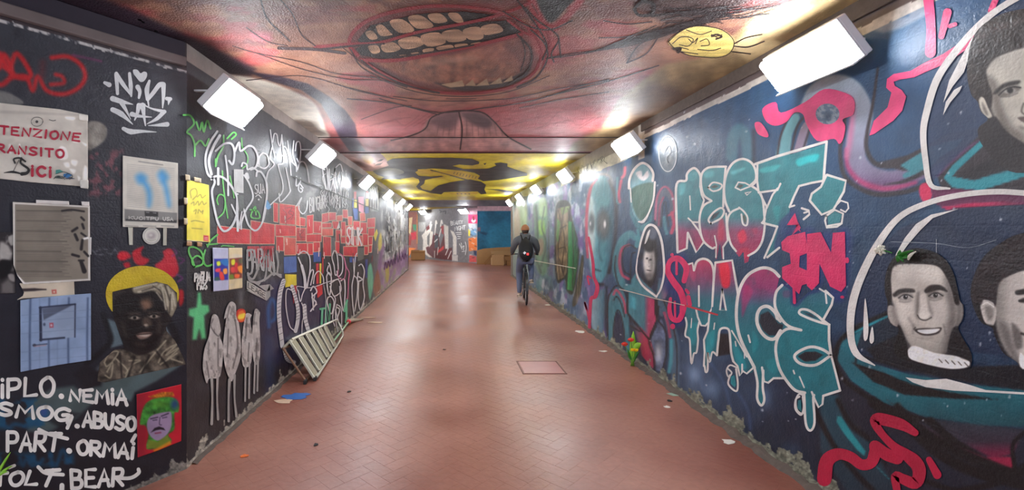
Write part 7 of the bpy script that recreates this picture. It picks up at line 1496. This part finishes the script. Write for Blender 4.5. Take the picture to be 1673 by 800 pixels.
hd.ball((0, .566, 1.575), (.012, .018, .02), 8, 6); hd.ball((-.074, .47, 1.575), (.010, .02, .03), 8, 6); hd.ball((.074, .47, 1.575), (.010, .02, .03), 8, 6)
head = hd.build('head', M_SK, rider, smooth_=True)
M_EY = mat('eye', (40, 34, 32), .3); M_LIP = mat('lips', (160, 90, 84), .5)
for s in (-1, 1): MB().ball((s*.028, .557, 1.592), (.011, .008, .007), 8, 5).build('eye', M_EY, head, smooth_=True)
MB().ball((0, .562, 1.540), (.024, .008, .007), 10, 5).build('mouth', M_LIP, head, smooth_=True)
MB().ball((0, .445, 1.565), (.078, .08, .085), 14, 8).build('hair', M_HR, head, smooth_=True)
bn = MB(); 
for k in range(9):
    t = k/8; z = 1.585+.105*math.sin(t*math.pi/2)*1.0; r = math.cos(t*math.pi/2)
    bn.tube([((.080*r+.003)*math.cos(a), .462+(.100*r+.003)*math.sin(a), z+.006) for a in np.linspace(0, 2*math.pi, 25)[:-1]], .012, 6, closed=True)
bn.ball((0, .462, 1.60), (.078, .098, .105), 16, 8).build('beanie', M_BN, rider, smooth_=True)
MB().tube([(-.09, .46, 1.50), (-.06, .36, 1.46), (0, .315, 1.44), (.06, .36, 1.46), (.09, .46, 1.50)], [.03, .05, .06, .05, .03], 10, sm=True).build('hood', M_JK, rider, smooth_=True)
for s in (-1, 1):                                                     # hands gripping the bar
    hb_ = Vector((s*.268, .755, 1.052)); hv = [tuple(hb_), tuple(hb_+Vector((0, .035, .0)))]; he = [(0, 1)]; hr = [.028, .030]
    for k, L_f in enumerate((.9, 1.0, .95, .8)):
        b0 = hb_+Vector((s*(.026-.017*k), .045, .008)); p1 = b0+Vector((0, .022*L_f, .0)); p2 = p1+Vector((0, .004, -.024*L_f)); p3 = p2+Vector((0, -.018*L_f, -.008)); n0 = len(hv)
        hv += [tuple(b0), tuple(p1), tuple(p2), tuple(p3)]; he += [(1, n0), (n0, n0+1), (n0+1, n0+2), (n0+2, n0+3)]; hr += [.009, .0085, .008, .007]
    n0 = len(hv); t0 = hb_+Vector((-s*.024, .02, -.004)); hv += [tuple(t0), tuple(t0+Vector((-s*.012, .02, -.012))), tuple(t0+Vector((-s*.004, .03, -.030)))]; he += [(0, n0), (n0, n0+1), (n0+1, n0+2)]; hr += [.011, .0095, .008]
    skinned('hand', hv, he, hr, 0, 1, [M_SK], None, rider)
for s, y, z in ((-1, .47, .10+.02), (1, .37, .44)):
    MB().ball((s*.13, y+.06, z+.035), (.045, .135, .045), 12, 6).box((s*.13, y+.06, z+.002), (.08, .26, .025)).build('shoe', M_SH, rider, smooth_=False)
bpk = empty('backpack', (BX, BY, 0), HEAD, label='black backpack with white and red tags on the rider', cat='backpack')
bv_ = MB().ball((0, .16, 1.17), (.155, .10, .235), 18, 12)
for i, v in enumerate(bv_.V):
    x, y, z = v; t = (z-1.17)/.235; k = 1-.18*max(0, t); y += (z-1.17)*.42; q_ = 1.0
    bv_.V[i] = (math.copysign(abs(x/.155)**.8*.155, x)*k if abs(x) > 1e-6 else 0, y, z)
bv_.build('pack_body', M_BP, bpk, smooth_=True)
MB().ball((0, .05, 1.06), (.11, .05, .10), 12, 8).build('front_pocket', M_BP, bpk, smooth_=True)
for s in (-1, 1): MB().tube([(s*.07, .22, 1.36), (s*.10, .33, 1.47), (s*.11, .46, 1.42), (s*.12, .44, 1.2), (s*.12, .25, 1.05)], .016, 6, sm=True).build('strap', M_BP, bpk, smooth_=True)
MB().tube([(-.03, .20, 1.40), (0, .19, 1.43), (.03, .20, 1.40)], .008, 6, sm=True).build('grab_loop', M_BP, bpk)
MB().box((-.035, .0, 1.10), (.045, .012, .05), Matrix.Rotation(.7, 3, 'Y')).build('white_tag', M_WR, bpk); MB().box((.03, -.002, 1.075), (.04, .014, .04)).build('rear_light', M_RL, bpk)
